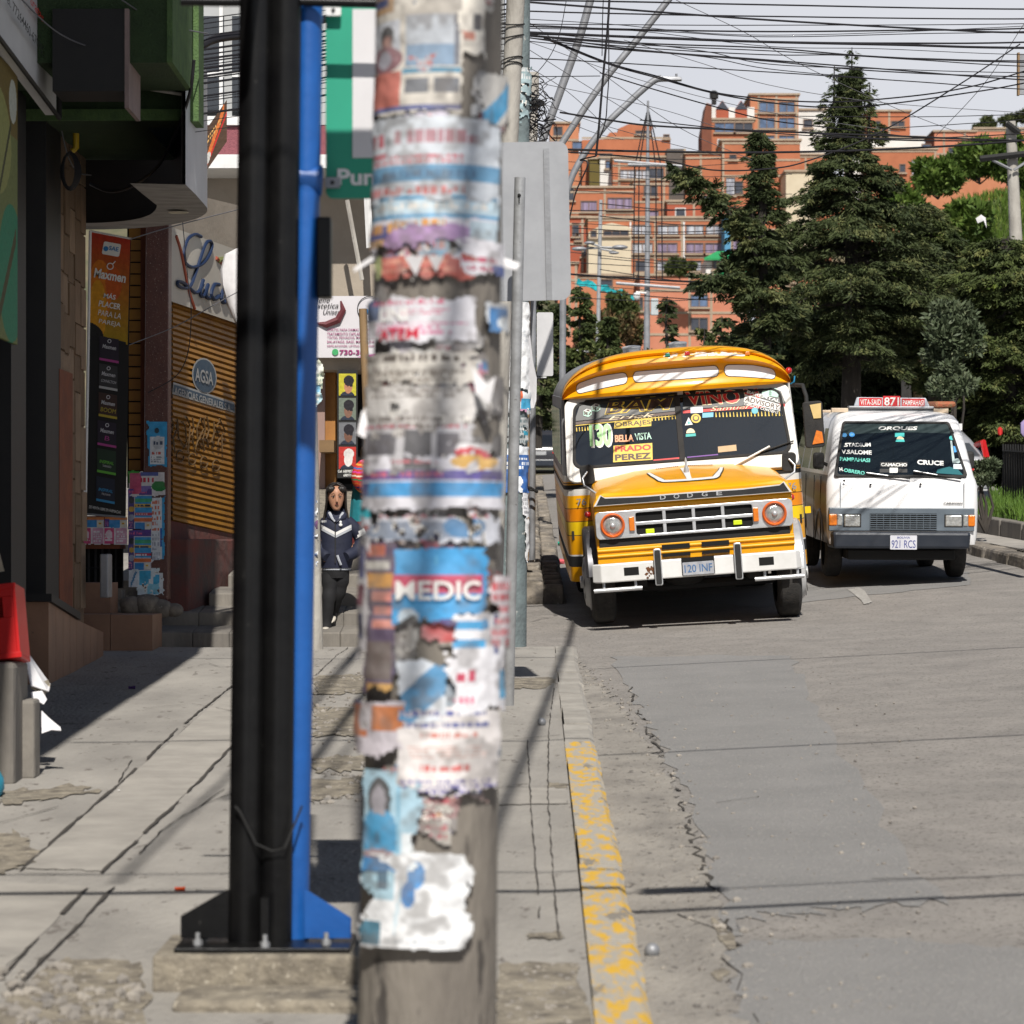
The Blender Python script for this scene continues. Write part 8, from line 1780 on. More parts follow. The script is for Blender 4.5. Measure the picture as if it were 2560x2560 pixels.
# cables above the frame: their shadows cross the road and pavement
for y, z, lab in ((12.6, 6.6, 'overhead cable crossing the street ahead of the bollards, above the view'), (19.2, 7.2, 'overhead cable crossing the street before the bus, above the view'), (7.5, 5.9, 'overhead cable with a splice box crossing close by, above the view'), (7.05, 5.8, 'thick cable bundle sagging from the shop side, above the view')):
 mb = MB(); mb.tube(smooth_path([Vector((-2.2, y - .4, z + .3)), Vector((1, y, z)), Vector((5, y + .2, z + .05)), Vector((12, y + .6, z + .6))]), .016 if y > 8 else .009 if y > 7.2 else [.035 - .0011 * i for i in range(22)], M_WIRE, 6)
 if 7.2 < y < 8: mb.box((.95, y - .03, z - .06), (1.3, y + .05, z + .06), M_WIRE)
 tag(mb.build('overhead_cable', loc=(0, y, z)), lab, 'cable')
for k, (a, b, r_) in enumerate((((-.35, 7.6, 8.6), (-.3, 27, 8.2), .022), ((-.12, 7.7, 7.9), (-.05, 26.5, 7.4), .03), ((.1, 7.7, 8.9), (.25, 27, 8.0), .016), ((-.55, 5, 8.2), (-.2, 27, 9.0), .018), ((.75, 1, 8.4), (1.9, 30, 8.6), .03))):
 a, b = Vector(a) + Vector((-.5, 0, 0)), Vector(b) + Vector((-.5, 0, 0)); m_ = a.lerp(b, .5) + Vector((0, 0, -.5)); mb = MB(); mb.tube(smooth_path([a, m_, b]), r_, M_WIRE, 6); tag(mb.build('overhead_cable', loc=tuple(a)), 'overhead cable running along the pavement edge above the view', 'cable', 'cables along the street above the view')
# leaning masts and street lamps
for pts, r_, lab in (([(1338, 420), (1355, 355), (1400, 230), (1450, 90), (1484, -30)], .045, 'steep leaning grey lamp mast right of the pole head'), ([(1352, 440), (1410, 350), (1500, 215), (1600, 90), (1690, -25)], .038, 'second slanting grey mast crossing the sky to the upper right')):
 P = [U(x, y, 32) for x, y in pts]; mb = MB(); mb.tube(smooth_path(P), r_, M_DSTEEL, 10); tag(mb.build('leaning_mast', smooth=60, loc=tuple(P[0])), lab, 'mast')
lamp = thing('street_lamp', 'street lamp with a curved arm and flat grey head over the hillside', 'street lamp', tuple(UR(1420, 1190)))
mb = MB(); P = [U(1405, 1130, 48), U(1410, 600, 48), U(1425, 455, 48), U(1500, 330, 48), U(1570, 258, 48), U(1630, 205, 48), U(1655, 195, 48)]; mb.tube(smooth_path(P), .055, M_DSTEEL, 10); mb.build('arm', lamp, smooth=60)
mb = MB(); a = U(1652, 198, 48); mb.hexa([a + Vector(v) for v in ((0, -.1, -.03), (.34, -.1, -.02), (.34, .1, -.02), (0, .1, -.03), (.03, -.07, .04), (.32, -.07, .03), (.32, .07, .03), (.03, .07, .04))], M_DSTEEL); mb.lathe([(.02, .03), (.02, .09), (.001, .09)], M_DSTEEL, 8, Matrix.Translation(a + Vector((.25, 0, 0)))); mb.build('lamp_head', lamp, bevel=.01)
DM = 90
mast = thing('steel_mast', 'tall steel mast with wire stays and crossarms in front of the houses', 'mast', tuple(UR(1617, 1160)))
mb = MB(); mb.tube([U(1616, 1150, DM), U(1617, 860, DM), U(1618, 700, DM), U(1619, 500, DM), U(1620, 252, DM)], [.12, .1, .085, .07, .035], M_DSTEEL, 10); mb.build('pole', mast, smooth=60)
for x0, y0, x1, y1 in ((1535, 402, 1705, 416), (1540, 708, 1700, 720), (1570, 412, 1660, 412)): mb = MB(); mb.tube([U(x0, y0, DM - .15), U(x1, y1, DM - .15)], .05, M_DSTEEL, 6); mb.build('crossarm', mast)
mb = MB()
for dx in (-24, -16, 14, 24): mb.tube([U(1620, 270, DM), U(1620 + dx * .6, 330, DM), U(1620 + dx * 1.4, 420, DM), U(1620 + dx * 1.5, 700, DM)], .018, M_WIRE, 4)
mb.build('stay_wires', mast)
mb = MB(); mb.prism(rrect(-.11, -.25, .11, .25, .03), .18, pm('pale_box', (.45, .49, .5), (.38, .42, .43), 3, .5), page(U(1636, 768, DM - .2))); mb.build('meter_box', mast, bevel=.02)
mb = MB(); mb.tube([U(1616, 733, DM - .1), U(1590, 730, DM - .1)], .03, M_WHITE, 6); c = U(1592, 742, DM - .1); mb.ball(c, .1, M_WHITE, 14, 10); mb.lathe([(.11, 0), (.11, .09), (.06, .12)], M_WHITE, 14, Matrix.Translation(c)); mb.build('camera_dome', mast, smooth=50)
lm = thing('multi_lamp', 'white lamp mast carrying a cluster of four flat heads behind the bus', 'street lamp', tuple(UR(1494, 1170)))
mb = MB(); mb.tube([U(1492, 1150, 80), U(1494, 880, 80), U(1502, 500, 80)], [.075, .06, .05], M_STEEL, 10); mb.build('pole', lm, smooth=60)
mb = MB(); mb.tube([U(1436, 879, 79.9), U(1550, 876, 79.9)], .04, M_STEEL, 6); mb.build('crossbar', lm)
mb = MB()
for x0, y0, x1, y1 in ((1440, 622, 1500, 620), (1475, 608, 1500, 616), (1500, 618, 1565, 620), (1500, 622, 1540, 630)): mb.tube([U(x0, y0, 79.8), U(x1, y1, 79.8)], .03, M_STEEL, 5)
mb.build('brackets', lm)
for x, y, w_ in ((1448, 622, 19), (1474, 607, 14), (1550, 618, 20), (1535, 632, 13)):
 mb = MB(); mb.ball(U(x, y, 79.7), w_ * 80 / F_PX, M_DSTEEL, 14, 8, sc=(1, .5, .3)); mb.build('lamp_head', lm, smooth=0)
wp = MB(); wp.tube([U(1880, 1150, 70), U(1880, 860, 70), U(1881, 700, 70), U(1881, 640, 70)], .08, pm('bluish_white_paint', (.48, .5, .56), (.4, .42, .47), 3, .5), 12); tag(wp.build('white_mast', smooth=60, loc=tuple(U(1880, 1150, 70))), 'bluish white metal mast rising behind the right of the bus roof', 'mast')
up = thing('utility_pole', 'pale concrete utility pole with a dark crossarm at the right edge', 'utility pole', tuple(U(2556, 1150, 62)))
mb = MB(); mb.tube([U(2557, 1150, 62), U(2540, 610, 62), U(2528, 330, 62), U(2527, 303, 62)], [.17, .135, .105, .1], M_CONCL, 14); mb.build('shaft', up, smooth=60)
for x0, y0, x1, y1, r_ in ((2450, 397, 2575, 383, .07), (2516, 308, 2548, 332, .07)): mb = MB(); mb.tube([U(x0, y0, 61.8), U(x1, y1, 61.8)], r_, M_BLK, 6); mb.build('crossarm', up)
for x0, y0, x1, y1 in ((2480, 400, 2530, 425), (2580, 395, 2535, 425)): mb = MB(); mb.tube([U(x0, y0, 61.8), U(x1, y1, 61.8)], .03, M_DSTEEL, 5); mb.build('brace', up)
rs = MB(); a, b = U(2546, 236, 33), U(2600, 134, 33); rs.box((a.x, 33, a.z), (b.x, 33.04, b.z), M_DSTEEL); rs.box((a.x - .01, 32.98, a.z - .01), (a.x + .012, 33.05, b.z + .01), M_WOOD); rs.tube([U(2588, 236, 33.1), U(2590, 500, 33.1), U(2592, 1300, 33.1)], .05, M_DSTEEL, 8); tag(rs.build('street_sign', loc=tuple(U(2592, 1300, 33))), 'grey framed sign cut off by the upper right edge', 'sign')
# ------------------------------------------------------------------ right hand kerb, planter, fence
A, Bk = UR(2380, 1376), UR(2562, 1424); dr = (Bk - A).normalized(); nr_ = Vector((-dr.y, dr.x, 0)); nr_ = nr_ if nr_.x > 0 else -nr_
mb = MB(); g = random.Random(31); L_ = -14.0
while L_ < 30:
 l = g.uniform(.45, .95); p = A - dr * 0 + dr * (L_ * 1.0); q = p + dr * (l - .03); j = [g.uniform(-.03, .03) for _ in range(8)]
 if p.x < 40:
  z0, z1 = road_z(p.x, p.y), road_z(q.x, q.y)
  v = lambda c, off, z: c + nr_ * off + Vector((0, 0, z - c.z))
  mb.hexa([v(p, 0 + j[0], z0 - .2), v(q, j[1], z1 - .2), v(q, .3, z1 - .2), v(p, .3, z0 - .2), v(p, .02 + j[2], z0 + .14 + j[4] * .5), v(q, .02 + j[3], z1 + .14 + j[5] * .5), v(q, .28, z1 + .15 + j[6] * .4), v(p, .28, z0 + .15 + j[7] * .4)], M_STONE)
 L_ += l
structure(mb, 'right_kerb', bevel=.035)
mb = MB(); P = [A + dr * -14, A + dr * 30]
v = [P[0] + nr_ * .25, P[1] + nr_ * .25, P[1] + nr_ * .75, P[0] + nr_ * .75]; mb.add([Vector((p.x, p.y, road_z(p.x, p.y) + .12)) for p in v], [(0, 1, 2, 3), (3, 2, 1, 0)], M_PAVE2); structure(mb, 'right_pavement')
pw = MB(); L_ = -14.0
while L_ < 30:
 l = g.uniform(1.2, 1.9); p = A + dr * L_ + nr_ * .75; q = p + dr * (l - .04); j = g.uniform(-.03, .03); zz = lambda c: road_z(c.x, c.y)
 pw.hexa([Vector((p.x, p.y, zz(p) - .2)), Vector((q.x, q.y, zz(q) - .2)), Vector((q.x + .2, q.y, zz(q) - .2)), Vector((p.x + .2, p.y, zz(p) - .2)), Vector((p.x + j, p.y, zz(p) + .34)), Vector((q.x + j, q.y, zz(q) + .34 + j * .5)), Vector((q.x + .2, q.y, zz(q) + .34)), Vector((p.x + .2, p.y, zz(p) + .34))], M_STEP); L_ += l
tag(pw.build('planter_wall', bevel=.02, loc=tuple(A)), 'cracked low concrete planter wall behind the right hand kerb', 'wall')
soil = MB(); v = [P[0] + nr_ * .9, P[1] + nr_ * .9, P[1] + nr_ * 16, P[0] + nr_ * 16]; soil.add([Vector((p.x, p.y, road_z(p.x, p.y) + .3)) for p in v], [(0, 1, 2, 3), (3, 2, 1, 0)], pm('planter_soil', (.05, .045, .025), (.03, .03, .015), 2, .95)); structure(soil, 'planting_bed')
gg = np.random.default_rng(5); n = 9000; tt = gg.uniform(-9, 16, n); oo = .95 + gg.random(n) ** 1.5 * 1.6; X = A.x + dr.x * tt + nr_.x * oo; Y = A.y + dr.y * tt + nr_.y * oo; Z = np.array([road_z(x, y) + .3 for x, y in zip(X, Y)]) + .1
o = leaf_cloud('verge_grass', np.stack([X, Y, Z], 1), np.stack([gg.normal(0, .35, n), gg.normal(0, .35, n), np.ones(n)], 1), gg.uniform(.2, .42, n), gg.uniform(.012, .022, n), pm('verge_green', (.11, .19, .03), (.06, .12, .02), 3, .6, spec=.2), loc=tuple(A), seed=3); tag(o, 'fresh green grass spilling over the planter wall', 'grass', kind='stuff')
fc = thing('iron_fence', 'dark iron fence of thin upright bars behind the planter grass', 'fence', tuple(A + nr_ * 2.0))
mb = MB(); rail0, rail1 = [], []
for k in range(74):
 p = A + dr * (-6 + k * .17) + nr_ * 2.0; z = road_z(p.x, p.y) + .3; mb.tube([(p.x, p.y, z), (p.x + .01, p.y, z + .5), (p.x, p.y, z + .95)], .012, M_BLK, 5)
 if k in (0, 73): rail0.append((p.x, p.y, z + .15)); rail1.append((p.x, p.y, z + .85))
mb.tube(rail0, .016, M_BLK, 5); mb.tube(rail1, .016, M_BLK, 5); mb.build('bars', fc)
shrub('planter_shrub', 'pale leafed variegated shrub rising over the iron fence', 2465, 1180, 40, 34, 38.5, 2600, .07, M_LEAFG, 91, ground=1330, clumps=14)
gg = np.random.default_rng(15); n = 240; c = A + nr_ * 1.7
pl_ = MB()
for k in range(46):
 b = UR(2500 + gg.uniform(-45, 70), 1330); b = Vector((b.x, 37.2 + gg.uniform(-.3, .3), U(0, 1318, 37.2).z)); a = gg.uniform(0, 6.28); l = gg.uniform(.35, .75)
 pl_.tube([b, b + Vector((math.cos(a) * l * .3, math.sin(a) * l * .3, l * .6)), b + Vector((math.cos(a) * l * .7, math.sin(a) * l * .7, l * .75))], [.012, .009, .002], MATS['verge_green'], 4)
tag(pl_.build('strap_leaf_plant', loc=tuple(U(2510, 1318, 37.2))), 'arching strap leafed plant in front of the iron fence', 'plant')
for px, py, m, lab, r_ in ((2564, 1070, flat('mauve_cloth', (.35, .28, .5), .8), 'pale mauve cloth glimpsed beside the thick trunk', .08), (2500, 1078, flat('bright_red_cloth', (.6, .02, .015), .7), 'bright red cloth seen through the shade by the trunks', .045)):
 c = U(px, py, 46 if px < 2520 else 39.5); mb = MB(); g = random.Random(px)
 mb.loft([[(c.x + r_ * k_ * math.cos(t) * g.uniform(.8, 1.2), c.y + .05 * math.sin(t), c.z + z_) for t in seq(0, 5.6, 9)] for k_, z_ in ((.5, -1.4 * r_), (1, -.8 * r_), (.9, .8 * r_), (.3, 1.4 * r_))], m); tag(mb.build('hung_cloth', smooth=30, loc=tuple(c)), lab, 'cloth')
# ------------------------------------------------------------------ cars in the background
def rear_car(name, label, pos, paint, w=1.74, h=1.62, roof_box=False):
 t = thing(name, label, 'car', tuple(pos), (math.atan(.05), 0, 0), world=False); hw = w / 2
 LVc = [(.25, hw * .92, 0), (.5, hw, -.06), (.85, hw, -.05), (.98, hw * .97, 0), (1.02, hw * .94, .02), (h - .12, hw * .74, .38), (h, hw * .62, .6)]
 rg = []
 for z, ww, y in LVc: rg.append([(x, yy, z) for x, yy in rrect(-ww, y, ww, 4.2 - y * .8, .16, 5)])
 mb = MB(); nn = len(rg[0]); mb.add([p for r in rg for p in r], [(i * nn + k, i * nn + (k + 1) % nn, (i + 1) * nn + (k + 1) % nn, (i + 1) * nn + k) for i in range(len(rg) - 1) for k in range(nn)] + [tuple(range((len(rg) - 1) * nn, len(rg) * nn))], paint); mb.build('body', t, smooth=40)
 mb = MB(); z0, z1 = 1.05, h - .16; mb.add([(-hw * .82, .028, z0), (hw * .82, .028, z0), (hw * .66, .31, z1), (-hw * .66, .31, z1)], [(0, 1, 2, 3)], M_GLASS); mb.build('rear_window', t)
 for s in (-1, 1):
  mb = MB(); mb.hexa([(s * hw * .98, -.075, .78), (s * hw * .58, -.075, .80), (s * hw * .58, -.03, .80), (s * hw * 1.0, .2, .78), (s * hw * .96, -.06, 1.0), (s * hw * .6, -.05, .96), (s * hw * .6, 0, .96), (s * hw * .98, .2, 1.0)], M_RED); mb.build('tail_light', t)
 mb = MB(); mb.prism(rrect(-.2, .74, .2, .88, .01), .01, M_CHROME, page((0, -.07, 0))); mb.build('licence_plate', t)
 mb = MB(); mb.box((-hw * .97, -.12, .32), (hw * .97, .1, .58), M_VBMP); mb.build('bumper', t, bevel=.04)
 if roof_box:
  for k in range(3): mb = MB(); mb.box((-hw * .6, .7 + k, h + .02), (hw * .6, .76 + k, h + .12), M_WHITE); mb.build('roof_bar', t)
  for s in (-1, 1): mb = MB(); mb.tube([(s * hw * .93, .06, 1.02), (s * hw * .88, .14, 1.25), (s * hw * .8, .34, h - .2)], .05, M_RED, 6); mb.build('side_lamp', t)
 for s in (-1, 1):
  for y in (.75, 3.3): wheel(t, s * (hw - .12), y, .32, s, .32, .2, False)
 return t
rear_car('parked_car', 'dark grey car seen from behind, left of the bus', UR(1352, 1186), pm('dark_grey_car_paint', (.035, .035, .04), (.03, .03, .034), 3, .25, coat=.6), w=1.5, h=1.66)
rear_car('silver_car', 'silver estate car with tall tail lamps half hidden behind the minibus', Vector((U(2340, 0, 44).x, 44, U(0, 1318, 44).z)), pm('silver_car_paint', (.42, .43, .45), (.38, .39, .41), 3, .28, metal=.3, coat=.5), w=1.6, h=1.40, roof_box=True)
mb = MB(); g = random.Random(8)
for px, py, m, lab in ((1400, 1364, flat('green_litter', (.01, .3, .2), .7), 'green plastic scrap in the gutter left of the bus'), (1405, 1410, flat('pink_litter', (.6, .1, .12), .7), 'pinkish red plastic scrap in the gutter by the stone kerb')):
 c = UR(px, py); mb = MB(); mb.loft([[(c.x + .07 * (i / 2 - .5), c.y + .06 * math.cos(t) * g.uniform(.5, 1.2), c.z + .035 + .035 * math.sin(t) * g.uniform(.4, 1.3)) for t in seq(0, 5.2, 5)] for i in range(3)], m); tag(mb.build('plastic_scrap', loc=tuple(c)), lab, 'litter')
# ------------------------------------------------------------------ crate, block and cardboard at the left edge
M_CRATE = pm('red_crate_plastic', (.50, .010, .010), (.44, .008, .008), 4, .42, spec=.3, coat=.1)
DC = 16.0
blk = thing('stepped_block', 'worn grey concrete block with a lower step at the left edge', 'block', tuple(U(40, 1910, DC)))
mb = MB(); a = U(-300, 1915, DC); b = U(56, 1652, DC); mb.box((a.x, DC - .25, a.z - .1), (b.x, DC + .2, b.z), M_STEP); mb.build('upper_block', blk, bevel=.03)
mb = MB(); a = U(77, 1875, DC + .2); b = U(101, 1745, DC + .2); mb.box((a.x - .05, DC + .0, a.z - .15), (b.x, DC + .2, b.z), M_STEP); mb.build('lower_step', blk, bevel=.02)
cr = thing('red_crate', 'red plastic bottle crate with a handle slot at the left edge', 'crate', tuple(U(0, 1650, DC)))
Mc = Matrix.Translation(U(52, 1643, DC - .2)) @ Matrix.Rotation(R(-6), 4, 'Y') @ Matrix.Rotation(R(-7), 4, 'X')
mb = MB(); W_, D_, H_ = -.42, .3, .40
def quadbox(x0, y0, z0, x1, y1, z1): mb.box((min(x0, x1), y0, z0), (max(x0, x1), y1, z1), M_CRATE, Mc)
quadbox(0, 0, 0, W_, D_, .02); quadbox(0, 0, .02, -.018, D_, H_); quadbox(W_, 0, .02, W_ + .018, D_, H_); quadbox(-.018, D_ - .018, .02, W_ + .018, D_, H_)
quadbox(-.018, 0, .02, W_ + .018, .018, .22); quadbox(-.018, 0, .22, -.075, .018, .33); quadbox(-.20, 0, .22, W_ + .018, .018, .33); quadbox(-.018, 0, .33, W_ + .018, .018, H_)
quadbox(.004, -.006, H_ - .03, W_ - .004, -.0, H_); quadbox(.006, -.006, .0, W_ - .006, 0, .03); mb.build('shell', cr, bevel=.004)
cd = MB(); S_ = lambda x, y, d: U(x, y, d)
cd.add([S_(50, 1600, 16.6), S_(66, 1630, 16.6), S_(124, 1712, 16.7), S_(120, 1730, 16.5), S_(76, 1715, 16.4)], [(0, 1, 2, 3, 4)], M_PAPER); cd.add([S_(76, 1720, 16.45), S_(118, 1700, 16.62), S_(124, 1714, 16.65), S_(110, 1740, 16.5)], [(0, 1, 2, 3)], pm('card_tan', (.45, .40, .30), (.38, .33, .25), 6, .8)); cd.add([S_(76, 1732, 16.4), S_(104, 1728, 16.45), S_(116, 1750, 16.45), S_(108, 1762, 16.4), S_(78, 1745, 16.38)], [(0, 1, 2, 3, 4)], M_PAPER); cd.add([S_(103, 1778, 16.4), S_(120, 1795, 16.4), S_(150, 1820, 16.4), S_(152, 1828, 16.35), S_(128, 1826, 16.35), S_(103, 1835, 16.3)], [(0, 1, 2, 3, 4, 5)], M_PAPER)
o = cd.build('crumpled_cardboard', loc=tuple(U(100, 1835, 16.4))); m_ = o.modifiers.new('t', 'SOLIDIFY'); m_.thickness = .006; tag(o, 'crumpled white cardboard sheet hanging behind the grey block', 'cardboard')
mb = MB(); a = U(-60, 1432, DC); b = U(11, 1385, DC); mb.hexa([U(-60, 1440, DC), U(11, 1428, DC), U(11, 1428, DC + .2), U(-60, 1440, DC + .2), U(-60, 1380, DC), U(-1, 1382, DC), U(-1, 1382, DC + .2), U(-60, 1380, DC + .2)], pm('card_tan', (.45, .40, .30))); tag(mb.build('cardboard_box', loc=tuple(a)), 'corner of a tan cardboard box above the red crate', 'box')
mb = MB(); c = U(-14, 1962, 15.2); mb.loft([[(c.x + r_ * math.cos(t), c.y + .1 * math.sin(t), c.z + z_) for t in seq(0, 5.7, 11)] for r_, z_ in ((.03, -.06), (.05, -.02), (.045, .03), (.02, .07))], flat('teal_plastic', (.01, .3, .45), .5)); tag(mb.build('blue_bag', smooth=30, loc=tuple(c)), 'bit of bright blue plastic at the left edge of the pavement', 'bag')
# ------------------------------------------------------------------ people
M_SKIN = pm('skin', (.43, .22, .135), (.38, .19, .115), 8, .55); M_HAIR = pm('black_hair', (.010, .008, .007), (.02, .015, .012), 30, .4, .3, 60, stretch=(6, 6, .6))
def skinned(name, chains, parent, m, root, sub=2, loc=None):
 """one continuous surface grown round a skeleton: chains of (point, radius)"""
 bm = bmesh.new(); lay = bm.verts.layers.skin.verify(); idx = {}
 def vert(p, r_):
  k = tuple(round(c, 4) for c in p)
  if k not in idx:
   v = bm.verts.new(p); idx[k] = v; v[lay].radius = r_ if hasattr(r_, '__len__') else (r_, r_)
  return idx[k]
 for ch in chains:
  vs = [vert(p, r_) for p, r_ in ch]
  for a, b in zip(vs, vs[1:]):
   if bm.edges.get((a, b)) is None: bm.edges.new((a, b))
 idx[tuple(round(c, 4) for c in root)][lay].use_root = True
 me = bpy.data.meshes.new(name); bm.to_mesh(me); bm.free(); me.materials.append(m)
 o = bpy.data.objects.new(name, me); COL.objects.link(o); o.parent = parent
 if loc is not None: o.location = loc
 sk = o.modifiers.new('skin', 'SKIN'); sk.use_smooth_shade = True; sk.branch_smoothing = .4
 sb = o.modifiers.new('smooth', 'SUBSURF'); sb.levels = sub; sb.render_levels = sub
 return o
def head(parent, c, s=1.0, yaw=0.0, face=True, hair='long', skin=None, long_z=-.34):
 """head with brow, nose, lips, eyes, ears, facing -y; c = centre of the head, s = size (1 = 0.21 m tall)"""
 M = Matrix.Translation(Vector(c)) @ Matrix.Rotation(yaw, 4, 'Z') @ Matrix.Scale(s, 4)
 rows = [(-.108, .012, .020, -.040), (-.102, .028, .030, -.036), (-.09, .038, .042, -.028), (-.07, .049, .058, -.016), (-.045, .060, .072, -.006), (-.015, .068, .084, .002), (.015, .072, .092, .006), (.045, .073, .096, .008), (.075, .066, .088, .010), (.098, .046, .062, .012), (.112, .018, .024, .012)]
 rg = []
 for z, rx, ry, yc in rows:
  ring = []
  for k in range(24):
   t = 2 * math.pi * k / 24 - math.pi / 2; x, y = rx * math.cos(t), yc + ry * math.sin(t)
   f = max(0, -math.sin(t)); cx = abs(x)
   if f > .6:
    if -.04 < z < .02 and cx < .018: y -= .012 * (1 - cx / .018) * (1 if z < -.01 else .6)
    if 0 < z < .03 and .014 < cx < .045: y += .007
   ring.append((x, y, z))
  rg.append(ring)
 mb = MB(); mb.loft(rg, skin or M_SKIN, M)
 mb.loft([[(x * .9, -.098 + abs(x) * .2 - (.02 if z < -.018 and abs(x) < .008 else 0), z) for x in (-.012, -.006, 0, .006, .012)] for z in (.02, -.02, -.034)], skin or M_SKIN, M, closed=False, caps=False)
 for sx in (-1, 1): mb.ball((sx * .072, .01, 0), .018, skin or M_SKIN, 8, 6, M, (.4, .8, 1.5))
 hd_ = mb.build('head', parent, smooth=60)
 if face:
  lips = MB(); lips.ball((0, -.083, -.056), .017, pm('lips', (.34, .11, .085), (.30, .10, .08), 8, .5), 10, 6, M, (1.1, .45, .36)); lips.build('lips', hd_, smooth=0)
  for sx in (-1, 1):
   e = MB(); e.ball((sx * .029, -.080, .012), .0115, flat('eye_white', (.32, .3, .28), .3), 10, 6, M, (1.0, .45, .3)); e.ball((sx * .029, -.085, .012), .0066, M_BLK, 8, 6, M, (1, .5, .62)); e.build('eye', hd_, smooth=0)
   b = MB(); b.tube([M @ Vector(p) for p in ((sx * .014, -.090, .03), (sx * .03, -.090, .036), (sx * .046, -.078, .030))], .0032 * s, M_HAIR, 5); b.build('eyebrow', hd_)
 if hair == 'long':
  h = MB(); rg = []
  for z, k in ((.122, .25), (.113, .6), (.088, .98), (.05, 1.06), (.015, 1.05), (-.03, 1.05), (-.09, 1.12), (-.16, 1.3), (-.25, 1.42), (long_z, 1.2)):
   ring = []
   for q in range(19):
    t = R(-22 + 224 * q / 18) if z < .1 else R(-90 + 360 * q / 18.0)
    rx, ry = .074 * k, .096 * k; yy = .014 + (.03 if z < -.05 else 0)
    ring.append((rx * math.cos(t) * (1 + .04 * math.sin(7 * q)), yy + ry * math.sin(t) * (1 if z > -.05 else .75), z))
   rg.append(ring)
  h.loft(rg, M_HAIR, M, closed=False, caps=False)
  for sx in (-1, 1): h.ball((sx * .046, -.052, .074), .042, M_HAIR, 12, 8, M, (.95, .75, .8))
  ho = h.build('hair', parent, smooth=60); so_ = ho.modifiers.new('t', 'SOLIDIFY'); so_.thickness = .016 * s; so_.offset = -1
 return hd_, M
# --- girl coming down the steps
GD = 27.35; gb = U(815, 1582, GD)
girl = thing('person', 'girl with long black hair in a navy tracksuit jacket walking down the steps', 'person', tuple(gb))
def G(px, py, dy=0.0): p = U(px, py, GD) - gb; return (p.x, dy, p.z)
b_ = girl
ch = lambda *a: [(G(*p[:3]), p[3]) for p in a]
pel = (838, 1420, .04, .085); chest = (841, 1330, .02, .085)
skinned('body', [ch(pel, (840, 1375, .03, .08), chest, (842, 1300, .02, .06), (841, 1282, .0, .032), (841, 1262, -.01, .034)),
     ch((842, 1300, .02, .06), (810, 1304, .02, .042), (801, 1350, .03, .034), (808, 1392, -.04, .026), (818, 1405, -.06, .022)),
     ch((842, 1300, .02, .06), (874, 1306, .02, .042), (898, 1350, .05, .034), (872, 1390, -.03, .026), (860, 1396, -.06, .022)),
     ch(pel, (824, 1430, .03, .066), (822, 1500, -.02, .048), (816, 1556, .0, .034), (815, 1574, -.04, .026)),
     ch(pel, (852, 1430, .04, .066), (842, 1490, .06, .048), (826, 1535, .16, .034), (826, 1548, .12, .026))], b_, M_SKIN, G(*pel[:3]))
HC = G(840, 1246, -.03); head(b_, tuple(Vector(HC) + gb - gb), .98, R(6)) if False else None
# (the head takes world coordinates)
hd0, HM = head(b_, U(840, 1245, GD - .03), 1.05, R(8), long_z=-.40)
M_NAVY = pm('navy_cloth', (.012, .016, .040), (.008, .011, .028), 7, .75, .35, 12); M_BLKT = pm('black_trouser_cloth', (.010, .010, .012), (.006, .006, .007), 8, .85, .3, 14); M_GREYC = pm('grey_cloth', (.42, .44, .48), (.34, .36, .40), 9, .8)
def W(px, py, dy=0.): return U(px, py, GD) + Vector((0, dy, 0))
def ell(c, rx, ry, n=22): return [(c.x + rx * math.cos(2 * math.pi * k / n), c.y + ry * math.sin(2 * math.pi * k / n), c.z) for k in range(n)]
TR = [(840, 1420, .140, .105), (840, 1400, .155, .118), (840, 1380, .148, .115), (841, 1350, .145, .112), (841, 1325, .150, .112), (841, 1306, .146, .10), (841, 1293, .105, .08), (841, 1284, .062, .066), (841, 1277, .055, .062)]
jk = MB(); jk.loft([ell(W(x, y, .02), rx, ry) for x, y, rx, ry in TR], M_NAVY)
jk.tube(smooth_path([W(866, 1302, .02), W(886, 1322, .03), W(902, 1352, .05), W(890, 1378, .0), W(866, 1392, -.09)], 5), [.058] * 5 + [.060] * 5 + [.062] * 5 + [.055] * 5 + [.044], M_NAVY, 14)
jk.tube(smooth_path([W(818, 1302, .02), W(804, 1325, .03), W(797, 1352, .05), W(804, 1378, 0), W(820, 1394, -.09)], 5), [.058] * 5 + [.060] * 5 + [.060] * 5 + [.052] * 5 + [.042], M_NAVY, 14)
jk.tube([W(822, 1284, .03), W(830, 1276, .075), W(842, 1272, .085), W(854, 1276, .075), W(862, 1284, .03), W(858, 1294, -.04), W(842, 1302, -.075), W(826, 1294, -.04), W(822, 1284, .03)], .03, M_NAVY, 8)
jacket = jk.build('jacket', b_, smooth=60)
def band(f0, f1, lift, m, nm):
 q = MB(); rows = []
 for k in range(31):
  t = -math.pi + math.pi * k / 30; x = 841 + .15 / (GD / F_PX) * math.cos(t); v = abs(math.cos(t)); pts = []
  for f in (f0, f1):
   y = f(v); rx, ry = .15 + lift, .113 + lift; c = W(841, y, .02); pts.append((c.x + rx * math.cos(t), c.y + ry * math.sin(t), c.z))
  rows.append(pts)
 q.add([p for r in rows for p in r], [(2 * i, 2 * i + 2, 2 * i + 3, 2 * i + 1) for i in range(30)], m); return q.build(nm, jacket)
band(lambda v: 1345 - 22 * v, lambda v: 1339 - 22 * v, .004, M_GREYC, 'stripe'); band(lambda v: 1339 - 22 * v, lambda v: 1331 - 22 * v, .005, M_WHITE, 'stripe')
q = MB(); c = W(897, 1334, .042); q.tube([c + Vector((-.012, 0, .022)), c + Vector((.012, .004, -.022))], [.0625, .0635], M_WHITE, 14, caps=False); q.build('stripe', jacket)
